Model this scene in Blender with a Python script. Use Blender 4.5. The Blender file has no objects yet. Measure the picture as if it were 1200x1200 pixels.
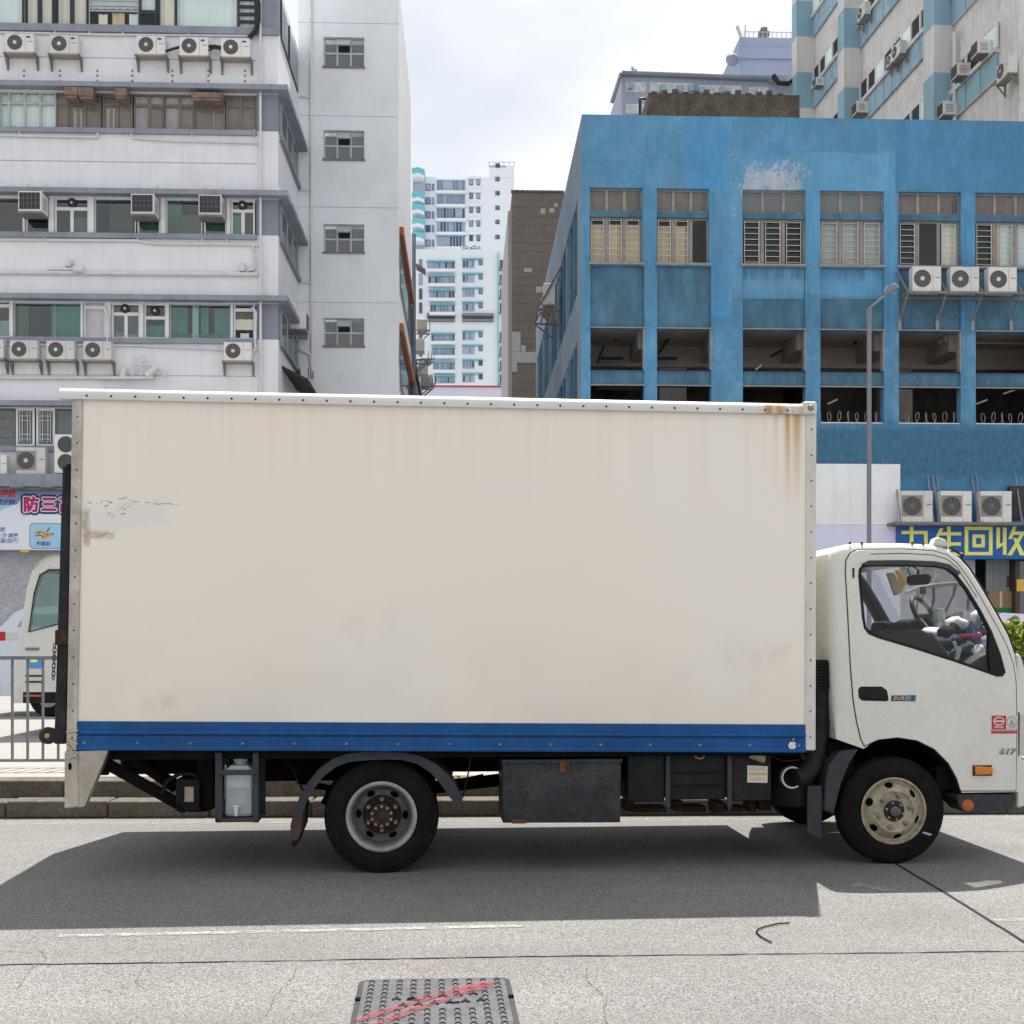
import bpy, bmesh, math, random
from mathutils import Vector, Matrix
from mathutils.geometry import tessellate_polygon
random.seed(7)
SC = bpy.context.scene
COL = SC.collection

# ---------------------------------------------------------------- camera
FOC, CX, CY, HC = 1450.0, 600.0, 748.0, 1.6      # focal length / principal point in photo pixels, eye height in m
cam = bpy.data.objects.new('camera', bpy.data.cameras.new('camera'))
COL.objects.link(cam)
cam.location = (0, 0, HC)
cam.rotation_euler = (math.radians(90), 0, 0)
cam.data.sensor_width = 36.0
cam.data.lens = 36.0 * FOC / 1200.0
cam.data.shift_y = (CY - 600.0) / 1200.0
cam.data.clip_end = 6000
SC.camera = cam

# ---------------------------------------------------------------- sky and sun
SUN = Vector((0.32, 1.40, 3.23)).normalized()
world = bpy.data.worlds.new('World'); SC.world = world
world.use_nodes = True
nt = world.node_tree; nt.nodes.clear()
wo = nt.nodes.new('ShaderNodeOutputWorld'); bg = nt.nodes.new('ShaderNodeBackground')
sky = nt.nodes.new('ShaderNodeTexSky'); sky.sky_type = 'NISHITA'; sky.sun_disc = False
sky.sun_elevation = math.asin(SUN.z); sky.sun_rotation = math.atan2(SUN.x, SUN.y)
sky.dust_density = 2.0
tc = nt.nodes.new('ShaderNodeTexCoord'); mp = nt.nodes.new('ShaderNodeMapping')
mp.inputs['Scale'].default_value = (1.5, 1.5, 2.2); mp.inputs['Location'].default_value = (0.9, 0.1, 0.2)
nz = nt.nodes.new('ShaderNodeTexNoise'); nz.inputs['Scale'].default_value = 2.3
nz.inputs['Detail'].default_value = 7; nz.inputs['Roughness'].default_value = 0.55
cr = nt.nodes.new('ShaderNodeValToRGB')
cr.color_ramp.elements[0].position = 0.36; cr.color_ramp.elements[0].color = (.80, .80, .80, 1)
cr.color_ramp.elements[1].position = 0.58; cr.color_ramp.elements[1].color = (1, 1, 1, 1)
nz2 = nt.nodes.new('ShaderNodeTexNoise'); nz2.inputs['Scale'].default_value = 3.4; nz2.inputs['Detail'].default_value = 6
cc = nt.nodes.new('ShaderNodeValToRGB')
cc.color_ramp.elements[0].position = 0.32; cc.color_ramp.elements[0].color = (8.1, 8.55, 9.2, 1)
cc.color_ramp.elements[1].position = 0.62; cc.color_ramp.elements[1].color = (10.5, 10.5, 10.5, 1)
mx = nt.nodes.new('ShaderNodeMix'); mx.data_type = 'RGBA'
L = nt.links.new
L(tc.outputs['Generated'], mp.inputs['Vector']); L(mp.outputs[0], nz.inputs['Vector']); L(mp.outputs[0], nz2.inputs['Vector'])
L(nz.outputs['Fac'], cr.inputs[0]); L(nz2.outputs['Fac'], cc.inputs[0])
L(cr.outputs[0], mx.inputs['Factor']); L(sky.outputs[0], mx.inputs['A']); L(cc.outputs[0], mx.inputs['B'])
L(mx.outputs['Result'], bg.inputs['Color']); bg.inputs['Strength'].default_value = 0.065
L(bg.outputs[0], wo.inputs[0])
sun = bpy.data.objects.new('sun', bpy.data.lights.new('sun', 'SUN')); COL.objects.link(sun)
sun.data.energy = 5.0; sun.data.angle = math.radians(0.5); sun.data.color = (1, .955, .89)
sun.location = SUN * 60; sun.rotation_euler = (-SUN).to_track_quat('-Z', 'Y').to_euler()
SC.view_settings.view_transform = 'Standard'; SC.view_settings.look = 'None'
SC.view_settings.exposure = 0.72; SC.view_settings.gamma = 1.0; SC.view_settings.use_curve_mapping = False
SC.cycles.max_bounces = 8; SC.cycles.transparent_max_bounces = 12

# ---------------------------------------------------------------- materials
def lin(c):
    c /= 255.0
    return c / 12.92 if c <= .04045 else ((c + .055) / 1.055) ** 2.4
def S(r, g, b, k=1.25):
    """surface colour from a colour as it appears in open shade"""
    return tuple(min(.85, lin(x) * k * q) for x, q in zip((r, g, b), (.945, .95, .955)))
MATS = {}
class NB:
    def __init__(s, name):
        s.m = bpy.data.materials.new(name); s.m.use_nodes = True
        s.t = s.m.node_tree; s.b = s.t.nodes['Principled BSDF']; s.n = s.t.nodes.new
        s.tc = s.n('ShaderNodeTexCoord')
        s.o = s.tc.outputs['Object']
    def link(s, a, b): s.t.links.new(a, b)
    def noise(s, scale, detail=5, rough=.55, stretch=None, off=None):
        n = s.n('ShaderNodeTexNoise'); n.inputs['Scale'].default_value = scale
        n.inputs['Detail'].default_value = detail; n.inputs['Roughness'].default_value = rough
        if stretch or off:
            m = s.n('ShaderNodeMapping'); s.link(s.o, m.inputs[0])
            if stretch: m.inputs['Scale'].default_value = stretch
            if off: m.inputs['Location'].default_value = off
            s.link(m.outputs[0], n.inputs['Vector'])
        else: s.link(s.o, n.inputs['Vector'])
        return n.outputs['Fac']
    def ramp(s, fac, p0, p1, c0=(0, 0, 0, 1), c1=(1, 1, 1, 1)):
        r = s.n('ShaderNodeValToRGB'); e = r.color_ramp.elements
        e[0].position = p0; e[1].position = p1
        e[0].color = tuple(c0) + (1,) if len(c0) == 3 else c0
        e[1].color = tuple(c1) + (1,) if len(c1) == 3 else c1
        s.link(fac, r.inputs[0]); return r.outputs[0]
    def mix(s, fac, a, b, mode='MIX'):
        m = s.n('ShaderNodeMix'); m.data_type = 'RGBA'; m.blend_type = mode
        for sock, v in ((m.inputs['Factor'], fac), (m.inputs['A'], a), (m.inputs['B'], b)):
            if isinstance(v, (int, float)): sock.default_value = v
            elif isinstance(v, tuple): sock.default_value = v + (1,) if len(v) == 3 else v
            else: s.link(v, sock)
        return m.outputs['Result']
    def math(s, op, a, b=None):
        m = s.n('ShaderNodeMath'); m.operation = op
        for i, v in enumerate((a, b)):
            if v is None: continue
            if isinstance(v, (int, float)): m.inputs[i].default_value = v
            else: s.link(v, m.inputs[i])
        return m.outputs[0]
    def xyz(s):
        x = s.n('ShaderNodeSeparateXYZ'); s.link(s.o, x.inputs[0]); return x.outputs
    def band(s, v, a, b, soft):
        """1 inside [a,b] with soft edges"""
        def stp(v, e0, e1):
            m = s.n('ShaderNodeMapRange'); m.inputs['From Min'].default_value = e0; m.inputs['From Max'].default_value = e1
            s.link(v, m.inputs['Value']); return m.outputs[0]
        return s.math('MULTIPLY', stp(v, a - soft, a + soft), stp(v, b + soft, b - soft))
    def bump(s, h, strength=.3, dist=.01):
        b = s.n('ShaderNodeBump'); b.inputs['Strength'].default_value = strength; b.inputs['Distance'].default_value = dist
        s.link(h, b.inputs['Height']); s.link(b.outputs[0], s.b.inputs['Normal'])
    def done(s, col, rough=.7, metal=0., spec=.5):
        if isinstance(col, tuple): s.b.inputs['Base Color'].default_value = col + (1,) if len(col) == 3 else col
        else: s.link(col, s.b.inputs['Base Color'])
        if isinstance(rough, (int, float)): s.b.inputs['Roughness'].default_value = rough
        else: s.link(rough, s.b.inputs['Roughness'])
        s.b.inputs['Metallic'].default_value = metal
        s.b.inputs['Specular IOR Level'].default_value = spec
        return s.m
def mk(name, col, rough=.7, var=.12, scale=1.5, dirt=0., dirtcol=(.10, .085, .07), streak=0., fine=.06, fscale=40, bump=.0, metal=0., spec=.4):
    n = NB(name)
    a = tuple(c * (1 - var) for c in col); b = tuple(min(.9, c * (1 + var)) for c in col)
    c = n.mix(n.ramp(n.noise(scale), .3, .7), a, b)
    if fine: c = n.mix(fine, c, n.ramp(n.noise(fscale, 3), .35, .65), 'OVERLAY')
    if streak: c = n.mix(n.math('MULTIPLY', n.ramp(n.noise(1, 6, .6, (5, 5, .35)), .48, .78), streak), c, dirtcol)
    if dirt: c = n.mix(n.math('MULTIPLY', n.ramp(n.noise(scale * 2.3, 8, .65, off=(3, 7, 1)), .5, .72), dirt), c, dirtcol)
    if bump: n.bump(n.noise(fscale * 1.5, 4), bump, .01)
    r = n.ramp(n.noise(scale * 3, 4), .3, .7, (max(.02, rough - .1),) * 3, (min(1, rough + .1),) * 3)
    MATS[name] = n.done(c, r, metal, spec); return MATS[name]
def glass(name, tint, gloss=.12, body=None, bodyfac=0.):
    m = bpy.data.materials.new(name); m.use_nodes = True; t = m.node_tree; t.nodes.clear()
    out = t.nodes.new('ShaderNodeOutputMaterial'); tr = t.nodes.new('ShaderNodeBsdfTransparent'); gl = t.nodes.new('ShaderNodeBsdfGlossy')
    tr.inputs[0].default_value = tint + (1,); gl.inputs['Roughness'].default_value = .03
    fr = t.nodes.new('ShaderNodeLayerWeight'); fr.inputs['Blend'].default_value = .5
    pw = t.nodes.new('ShaderNodeMath'); pw.operation = 'POWER'; pw.inputs[1].default_value = 5.; t.links.new(fr.outputs['Facing'], pw.inputs[0])
    ad = t.nodes.new('ShaderNodeMath'); ad.operation = 'ADD'; ad.inputs[1].default_value = gloss + .03; ad.use_clamp = True
    t.links.new(pw.outputs[0], ad.inputs[0])
    mxs = t.nodes.new('ShaderNodeMixShader'); t.links.new(ad.outputs[0], mxs.inputs[0]); t.links.new(tr.outputs[0], mxs.inputs[1]); t.links.new(gl.outputs[0], mxs.inputs[2])
    last = mxs.outputs[0]
    if body:
        df = t.nodes.new('ShaderNodeBsdfDiffuse'); df.inputs[0].default_value = body + (1,)
        tcn = t.nodes.new('ShaderNodeTexCoord'); nn = t.nodes.new('ShaderNodeTexNoise'); nn.inputs['Scale'].default_value = 3; nn.inputs['Detail'].default_value = 6
        t.links.new(tcn.outputs['Object'], nn.inputs['Vector'])
        mr = t.nodes.new('ShaderNodeMapRange'); mr.inputs['From Min'].default_value = .3; mr.inputs['From Max'].default_value = .7
        mr.inputs['To Min'].default_value = bodyfac * .6; mr.inputs['To Max'].default_value = min(1, bodyfac * 1.4)
        t.links.new(nn.outputs['Fac'], mr.inputs['Value'])
        m2 = t.nodes.new('ShaderNodeMixShader'); t.links.new(mr.outputs[0], m2.inputs[0])
        t.links.new(last, m2.inputs[1]); t.links.new(df.outputs[0], m2.inputs[2]); last = m2.outputs[0]
    t.links.new(last, out.inputs[0]); MATS[name] = m; return m

# ---------------------------------------------------------------- mesh helpers
class MB:
    def __init__(s): s.v = []; s.f = []
    def add(s, vs, fs):
        o = len(s.v); s.v += [tuple(v) for v in vs]; s.f += [tuple(i + o for i in f) for f in fs]; return s
    def box(s, x0, x1, y0, y1, z0, z1):
        return s.add([(x0, y0, z0), (x1, y0, z0), (x1, y1, z0), (x0, y1, z0), (x0, y0, z1), (x1, y0, z1), (x1, y1, z1), (x0, y1, z1)],
                     [(3, 2, 1, 0), (4, 5, 6, 7), (0, 1, 5, 4), (1, 2, 6, 5), (2, 3, 7, 6), (3, 0, 4, 7)])
    def prism(s, pts, y0, y1):
        """polygon in (x,z), extruded along y"""
        n = len(pts)
        vs = [(p[0], y0, p[1]) for p in pts] + [(p[0], y1, p[1]) for p in pts]
        return s.add(vs, [tuple(range(n)), tuple(range(2 * n - 1, n - 1, -1))] + [(i, i + n, (i + 1) % n + n, (i + 1) % n) for i in range(n)])
    def prismx(s, pts, x0, x1):
        """polygon in (y,z), extruded along x"""
        n = len(pts)
        vs = [(x0, p[0], p[1]) for p in pts] + [(x1, p[0], p[1]) for p in pts]
        return s.add(vs, [tuple(range(n)), tuple(range(2 * n - 1, n - 1, -1))] + [(i, i + n, (i + 1) % n + n, (i + 1) % n) for i in range(n)])
    def prismz(s, pts, z0, z1):
        n = len(pts)
        vs = [(p[0], p[1], z0) for p in pts] + [(p[0], p[1], z1) for p in pts]
        return s.add(vs, [tuple(range(n)), tuple(range(2 * n - 1, n - 1, -1))] + [(i, i + n, (i + 1) % n + n, (i + 1) % n) for i in range(n)])
    def beam(s, p0, p1, w, h=None):
        """square bar from p0 to p1"""
        h = h or w; p0 = Vector(p0); p1 = Vector(p1); d = (p1 - p0).normalized()
        up = Vector((0, 0, 1)) if abs(d.z) < .95 else Vector((0, 1, 0))
        a = d.cross(up).normalized() * w / 2; b = a.cross(d).normalized() * h / 2
        q = [-a - b, a - b, a + b, -a + b]
        return s.add([p0 + x for x in q] + [p1 + x for x in q], [(3, 2, 1, 0), (4, 5, 6, 7), (0, 1, 5, 4), (1, 2, 6, 5), (2, 3, 7, 6), (3, 0, 4, 7)])
    def tube(s, pts, r, n=8, r2=None):
        pts = [Vector(p) for p in pts]; rings = []; ref = None
        for i, p in enumerate(pts):
            d = (pts[min(i + 1, len(pts) - 1)] - pts[max(i - 1, 0)]).normalized()
            if ref is None: ref = Vector((0, 0, 1)) if abs(d.z) < .9 else Vector((1, 0, 0))
            a = d.cross(ref).normalized(); b = a.cross(d).normalized(); ref = b
            rr = r if r2 is None else r + (r2 - r) * i / (len(pts) - 1)
            rings.append([p + (a * math.cos(t) + b * math.sin(t)) * rr for t in [2 * math.pi * k / n for k in range(n)]])
        vs = [v for rg in rings for v in rg]; fs = []
        for i in range(len(pts) - 1):
            for k in range(n): fs.append((i * n + k, i * n + (k + 1) % n, (i + 1) * n + (k + 1) % n, (i + 1) * n + k))
        fs.append(tuple(range(n - 1, -1, -1))); fs.append(tuple(range((len(pts) - 1) * n, len(pts) * n)))
        return s.add(vs, fs)
    def lathe(s, prof, cx, cz, n=40, y=0.):
        """profile of (radius, y) turned about an axis along y"""
        vs = []; fs = []; m = len(prof)
        for k in range(n):
            t = 2 * math.pi * k / n
            for r, yy in prof: vs.append((cx + r * math.cos(t), y + yy, cz + r * math.sin(t)))
        for k in range(n):
            for j in range(m - 1):
                a = k * m + j; b = ((k + 1) % n) * m + j
                fs.append((a, b, b + 1, a + 1))
        return s.add(vs, fs)
    def lathez(s, prof, cx, cy, n=20, z=0.):
        vs = []; fs = []; m = len(prof)
        for k in range(n):
            t = 2 * math.pi * k / n
            for r, zz in prof: vs.append((cx + r * math.cos(t), cy + r * math.sin(t), z + zz))
        for k in range(n):
            for j in range(m - 1):
                a = k * m + j; b = ((k + 1) % n) * m + j
                fs.append((a, b, b + 1, a + 1))
        return s.add(vs, fs)
    def disc(s, cx, cz, r, y, n=16, th=.004):
        return s.prism([(cx + r * math.cos(2 * math.pi * k / n), cz + r * math.sin(2 * math.pi * k / n)) for k in range(n)], y - th, y)
    def ribbon(s, pts, w, z):
        """flat line on the ground through (x,y) points; w may be a list"""
        vs = []; n = len(pts)
        for i, p in enumerate(pts):
            d = Vector(pts[min(i + 1, n - 1)]) - Vector(pts[max(i - 1, 0)]); d = Vector((d[0], d[1], 0)).normalized()
            ww = w[i] if isinstance(w, list) else w
            q = Vector((-d.y, d.x, 0)) * ww / 2
            vs += [(p[0] + q.x, p[1] + q.y, z), (p[0] - q.x, p[1] - q.y, z)]
        return s.add(vs, [(2 * i, 2 * i + 1, 2 * i + 3, 2 * i + 2) for i in range(n - 1)])
    def plate(s, loops, vf, th, back=False):
        """flat panel with holes: loops of (x,z), front at y = vf(z), edges turned in by th"""
        flat = [p for lp in loops for p in lp]
        tri = tessellate_polygon([[Vector((p[0], p[1], 0)) for p in lp] for lp in loops])
        n = len(flat)
        vs = [(p[0], vf(p[1]), p[1]) for p in flat] + [(p[0], vf(p[1]) + th, p[1]) for p in flat]
        fs = [tuple(t) for t in tri]
        if back: fs += [tuple(i + n for i in reversed(t)) for t in tri]
        o = 0
        for lp in loops:
            m = len(lp)
            for i in range(m): fs.append((o + i, o + (i + 1) % m, o + (i + 1) % m + n, o + i + n))
            o += m
        return s.add(vs, fs)
    def build(s, name, mat, parent=None, smooth=0, bevel=0, kind=None, recalc=True, label=None):
        me = bpy.data.meshes.new(name); me.from_pydata(s.v, [], s.f); me.update()
        if recalc:
            bm = bmesh.new(); bm.from_mesh(me); bmesh.ops.recalc_face_normals(bm, faces=bm.faces); bm.to_mesh(me); bm.free()
        me.materials.append(MATS[mat] if isinstance(mat, str) else mat)
        if smooth:
            me.shade_smooth(); me.set_sharp_from_angle(angle=math.radians(smooth))
        o = bpy.data.objects.new(name, me); COL.objects.link(o)
        if parent: o.parent = parent
        if bevel:
            b = o.modifiers.new('bevel', 'BEVEL'); b.width = bevel; b.segments = 2; b.limit_method = 'ANGLE'; b.angle_limit = math.radians(40)
            me.shade_smooth(); b.harden_normals = True
        if kind: o['kind'] = kind
        if label: o['label'] = label
        return o
def wall(mb, u0, u1, z0, z1, holes, v0=0., th=.3):
    """front wall in the x-z plane with rectangular holes (x0,x1,z0,z1[,recess]); reveals th deep; recess closes the hole that far in"""
    us = sorted({u0, u1} | {max(u0, min(u1, h[i])) for h in holes for i in (0, 1)})
    zs = sorted({z0, z1} | {max(z0, min(z1, h[i])) for h in holes for i in (2, 3)})
    def hole(u, z):
        for h in holes:
            if h[0] < u < h[1] and h[2] < z < h[3]: return h
    for j in range(len(zs) - 1):
        i = 0
        while i < len(us) - 1:
            zc = (zs[j] + zs[j + 1]) / 2
            if hole((us[i] + us[i + 1]) / 2, zc): i += 1; continue
            k = i
            while k < len(us) - 1 and not hole((us[k] + us[k + 1]) / 2, zc): k += 1
            mb.add([(us[i], v0, zs[j]), (us[k], v0, zs[j]), (us[k], v0, zs[j + 1]), (us[i], v0, zs[j + 1])], [(0, 1, 2, 3)])
            i = k
    for h in holes:
        d = h[4] if len(h) > 4 else th
        a, b, c, e = max(u0, h[0]), min(u1, h[1]), max(z0, h[2]), min(z1, h[3])
        q = [(a, v0, c), (b, v0, c), (b, v0, e), (a, v0, e)]; r = [(x, v0 + d, z) for x, _, z in q]
        f = [(0, 4, 5, 1), (1, 5, 6, 2), (2, 6, 7, 3), (3, 7, 4, 0)]
        if len(h) > 4: f.append((4, 7, 6, 5))
        mb.add(q + r, f)
    return mb

class Fr:
    """an upright frame standing on the ground: x along a facade, y away from the viewer, z up"""
    def __init__(s, ox, oy, tan, u0=0.):
        s.c = 1 / math.sqrt(1 + tan * tan); s.s = tan * s.c
        s.ox = ox + u0 * s.c; s.oy = oy + u0 * s.s; s.ang = math.atan(tan)
    def p(s, px, py, v=0.):
        a = (px - CX) / FOC
        u = (a * (s.oy + v * s.c) - s.ox + v * s.s) / (s.c - a * s.s)
        return u, v, HC + (CY - py) / FOC * (s.oy + u * s.s + v * s.c)
    def uz(s, px, py, v=0.):
        q = s.p(px, py, v); return q[0], q[2]
    def side(s, px, py, u):
        """the point of the plane x = u"""
        a = (px - CX) / FOC
        v = (s.ox + u * s.c - a * (s.oy + u * s.s)) / (a * s.c + s.s)
        return u, v, HC + (CY - py) / FOC * (s.oy + u * s.s + v * s.c)
    def world(s, q):
        return (s.ox + q[0] * s.c - q[1] * s.s, s.oy + q[0] * s.s + q[1] * s.c, q[2])
def gnd(px, py, z=0.):
    D = (HC - z) * FOC / (py - CY); return ((px - CX) / FOC * D, D)
def thing(name, label, cat, loc=(0, 0, 0), rz=0., group=None):
    o = bpy.data.objects.new(name, None); COL.objects.link(o); o.empty_display_size = .2
    o.location = loc; o.rotation_euler = (0, 0, rz); o['label'] = label; o['category'] = cat
    if group: o['group'] = group
    return o
def tag(o, label, cat, group=None):
    o['label'] = label; o['category'] = cat
    if group: o['group'] = group
    return o
def ftop(fr, name, label, cat, group=None): return thing(name, label, cat, (fr.ox, fr.oy, 0), fr.ang, group)
KIDS = {}
def dup(root, loc, rz, label, scale=None, group=None, sub=None):
    r = root.copy(); COL.objects.link(r); r.location = loc; r.rotation_euler = (0, 0, rz); r['label'] = label
    if group: r['group'] = group
    if scale: r.scale = scale
    for ch in (sub if sub is not None else list(root.children)):
        c = ch.copy(); COL.objects.link(c); c.parent = r
        for g in ch.children:
            d = g.copy(); COL.objects.link(d); d.parent = c
    return r
def text(s, size, mat, parent, loc, rot=(math.radians(90), 0, 0), name='lettering', off=0., ext=.0, shear=0., sx=1., spacing=1.):
    cu = bpy.data.curves.new(name, 'FONT'); cu.body = s; cu.size = size; cu.align_x = 'CENTER'; cu.align_y = 'CENTER'
    cu.offset = off; cu.extrude = ext; cu.shear = shear; cu.space_character = spacing; cu.resolution_u = 3
    t = bpy.data.objects.new('tmp', cu); COL.objects.link(t)
    dg = bpy.context.evaluated_depsgraph_get()
    me = bpy.data.meshes.new_from_object(t.evaluated_get(dg)); bpy.data.objects.remove(t)
    me.name = name; me.materials.clear(); me.materials.append(MATS[mat])
    me.transform(Matrix.LocRotScale(Vector(loc), Matrix.Identity(3) if rot is None else __import__('mathutils').Euler(rot).to_matrix(), Vector((sx, 1, 1))))
    o = bpy.data.objects.new(name, me); COL.objects.link(o); o.parent = parent
    return o

def fat_text(s, size, mat, parent, loc, r, name='lettering', steps=14, **kw):
    """lettering thickened by r: shifted copies joined into one mesh"""
    o = text(s, size, mat, parent, loc, name=name, **kw); me = o.data
    bm = bmesh.new(); bm.from_mesh(me); src = bm.copy() if False else None
    geom = [v.co.copy() for v in bm.verts]; faces = [[v.index for v in f.verts] for f in bm.faces]
    bm.free(); vs = []; fs = []
    for k in range(steps + 1):
        t = 2 * math.pi * k / steps; q = 0 if k == steps else r
        b = len(vs); vs += [(c.x + q * math.cos(t), c.y - .00006 * k, c.z + q * math.sin(t)) for c in geom]; fs += [tuple(i + b for i in f) for f in faces]
    m2 = bpy.data.meshes.new(name); m2.from_pydata(vs, [], fs); m2.materials.append(MATS[mat]); o.data = m2
    return o

# ---------------------------------------------------------------- material library
def road_mat():
    n = NB('road_surface'); v = n.n('ShaderNodeTexVoronoi'); v.inputs['Scale'].default_value = 160; n.link(n.o, v.inputs['Vector'])
    sp = n.n('ShaderNodeSeparateColor'); n.link(v.outputs['Color'], sp.inputs[0])
    base = n.mix(n.ramp(n.noise(.7, 6), .3, .7), (.152, .149, .145), (.200, .196, .190))
    grain = n.ramp(sp.outputs[0], .0, 1.0, (.11,) * 3, (.89,) * 3)
    c = n.mix(.8, base, grain, 'OVERLAY')
    c = n.mix(n.math('MULTIPLY', n.ramp(n.noise(85, 3), .58, .68), .5), c, (.40, .385, .365))
    c = n.mix(n.math('MULTIPLY', n.ramp(n.noise(60, 3, off=(3, 8, 2)), .62, .70), .6), c, (.06, .058, .055))
    c = n.mix(n.math('MULTIPLY', n.ramp(n.noise(.5, 5, .6, (.12, 3, 1)), .42, .72), .4), c, (.135, .128, .121))
    c = n.mix(n.math('MULTIPLY', n.ramp(n.noise(1.3, 8, .7, (.5, 1.2, 1), (7, 2, 1)), .58, .72), .35), c, (.11, .105, .10))
    c = n.mix(n.math('MULTIPLY', n.ramp(n.noise(3.5, 7, .7), .6, .75), .3), c, (.15, .14, .13))
    n.bump(v.outputs['Distance'], .35, .006)
    MATS['road'] = n.done(c, .85, 0, .25)
road_mat()
mk('far_road', (.26, .252, .24), .9, .08, .4, fine=.25, fscale=60)
mk('kerb', (.105, .09, .072), .9, .25, 3, .5, fine=.25, fscale=30, bump=.4)
mk('kerbtop', (.34, .31, .27), .9, .15, 4, .25, fine=.25, fscale=40, bump=.3)
mk('paving', (.31, .28, .255), .9, .12, 3, .2, fine=.2)
mk('joint', (.035, .03, .028), .95, .2, 8, spec=.1)
def worn(name, col, lo, hi, under=None, sc=9):
    n = NB(name); t = n.t
    f = n.ramp(n.noise(sc, 8, .7), lo, hi); f2 = n.ramp(n.noise(60, 3), .3, .6)
    fac = n.math('MULTIPLY', f, f2)
    n.done(col, .8, 0, .3)
    tr = n.n('ShaderNodeBsdfTransparent'); m = n.n('ShaderNodeMixShader'); n.link(fac, m.inputs[0]); n.link(tr.outputs[0], m.inputs[1]); n.link(n.b.outputs[0], m.inputs[2])
    n.link(m.outputs[0], t.nodes['Material Output'].inputs[0]); MATS[name] = n.m
worn('lane_paint', (.40, .39, .37), .36, .56)
worn('yellow_paint', (.45, .38, .22), .46, .7)
worn('red_spray', (.30, .055, .07), .33, .60, sc=18)
worn('pink_spray', (.32, .17, .155), .48, .85, sc=6)
mk('iron', (.088, .091, .10), .55, .2, 6, .35, (.05, .05, .05), fine=.2, fscale=60, bump=.3, metal=.25)
mk('iron_dark', (.05, .05, .053), .6, .2, 8, spec=.12)
mk('crack', (.12, .11, .10), .95, .2, 8, spec=.1)
mk('rubber_hose', (.015, .015, .015), .5, spec=.12)
mk('rail_paint', (.16, .175, .19), .5, .15, 6, .2, fine=.1)

# truck
T = Fr(0, 8.39, .0725)
def box_mat():
    n = NB('box_panel'); x, y, z = n.xyz()
    c = n.mix(n.ramp(n.noise(.8, 5), .3, .7), (.825, .745, .635), (.84, .775, .69))
    c = n.mix(n.math('MULTIPLY', n.ramp(n.noise(.55, 5, off=(5, 1, 3)), .45, .62), .85), c, (.82, .77, .715))
    u0, z0 = T.uz(520, 466); topz = z0
    # water stains under the top rail
    mr = n.n('ShaderNodeMapRange'); mr.inputs['From Min'].default_value = topz - 1.1; mr.inputs['From Max'].default_value = topz; n.link(z, mr.inputs['Value'])
    st = n.math('MULTIPLY', n.ramp(n.noise(1, 6, .65, (14, 14, .10)), .46, .74), n.math('POWER', mr.outputs[0], 2.2))
    c = n.mix(n.math('MULTIPLY', st, .2), c, (.50, .40, .27))
    # faint grime along the foot of the panel
    zb = T.uz(520, 847)[1]
    mb_ = n.n('ShaderNodeMapRange'); mb_.inputs['From Min'].default_value = zb + .75; mb_.inputs['From Max'].default_value = zb; n.link(z, mb_.inputs['Value'])
    c = n.mix(n.math('MULTIPLY', n.math('MULTIPLY', mb_.outputs[0], n.ramp(n.noise(1.6, 6, off=(2, 2, 8)), .4, .7)), .22), c, (.42, .37, .30))
    # rust runs at the top front corner
    ur = T.uz(912, 500)[0]
    mr2 = n.n('ShaderNodeMapRange'); mr2.inputs['From Min'].default_value = topz - .8; mr2.inputs['From Max'].default_value = topz - .1; n.link(z, mr2.inputs['Value'])
    run = n.math('MULTIPLY', n.ramp(n.noise(1, 2, .5, (26, 26, .22), (4, 0, 0)), .42, .60), n.band(x, ur - .07, ur + .17, .04))
    c = n.mix(n.math('MULTIPLY', n.math('MULTIPLY', run, n.math('POWER', mr2.outputs[0], 1.3)), .9), c, (.52, .30, .07))
    # scraped, repainted patch near the rear
    def patch(px0, py0, px1, py1, soft, warp, lo, hi, amt, col, c):
        a = T.uz(px0, py1); b = T.uz(px1, py0)
        w = n.math('MULTIPLY', n.math('SUBTRACT', n.noise(3.2, 5), .5), warp)
        xx = n.math('ADD', x, w); zz = n.math('ADD', z, w)
        m = n.math('MULTIPLY', n.band(xx, a[0], b[0], soft), n.band(zz, a[1], b[1], soft))
        m = n.math('MULTIPLY', m, n.ramp(n.noise(7, 7, .7), lo, hi))
        return n.mix(n.math('MULTIPLY', m, amt), c, col)
    c = patch(97, 588, 195, 622, .02, .55, .30, .36, .75, (.73, .715, .70), c)
    c = patch(97, 596, 106, 640, .012, .12, .40, .52, .8, (.40, .32, .19), c)
    c = patch(100, 622, 134, 630, .012, .10, .36, .5, .7, (.43, .34, .2), c)
    c = patch(160, 700, 260, 790, .1, .5, .5, .8, .12, (.45, .40, .33), c)
    c = patch(845, 750, 925, 785, .06, .5, .42, .7, .3, (.43, .38, .33), c)
    c = patch(395, 720, 460, 748, .05, .4, .45, .75, .26, (.45, .39, .32), c)
    c = patch(165, 815, 205, 832, .03, .15, .42, .65, .35, (.38, .33, .26), c)
    c = n.mix(n.math('MULTIPLY', n.ramp(n.noise(9, 8, .75, off=(1, 4, 2)), .68, .76), .4), c, (.40, .33, .25))
    n.bump(n.noise(2.2, 3), .12, .02)
    MATS['box_panel'] = n.done(c, .42, 0, .35)
box_mat()
def rail_mat():
    n = NB('rail_white'); x, y, z = n.xyz()
    c = n.mix(n.ramp(n.noise(3, 5), .3, .7), (.60, .60, .59), (.68, .68, .67))
    ur = T.uz(912, 478)[0]
    c = n.mix(n.math('MULTIPLY', n.ramp(n.noise(17, 6, .6, (1, 1, .3)), .36, .58), n.band(x, ur - .12, ur + .16, .06)), c, (.42, .20, .03))
    MATS['rail_white'] = n.done(c, .35, 0, .5)
rail_mat()
mk('post_white', (.62, .61, .57), .45, .1, 2.5, .25, (.35, .25, .12), streak=.35)
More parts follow.
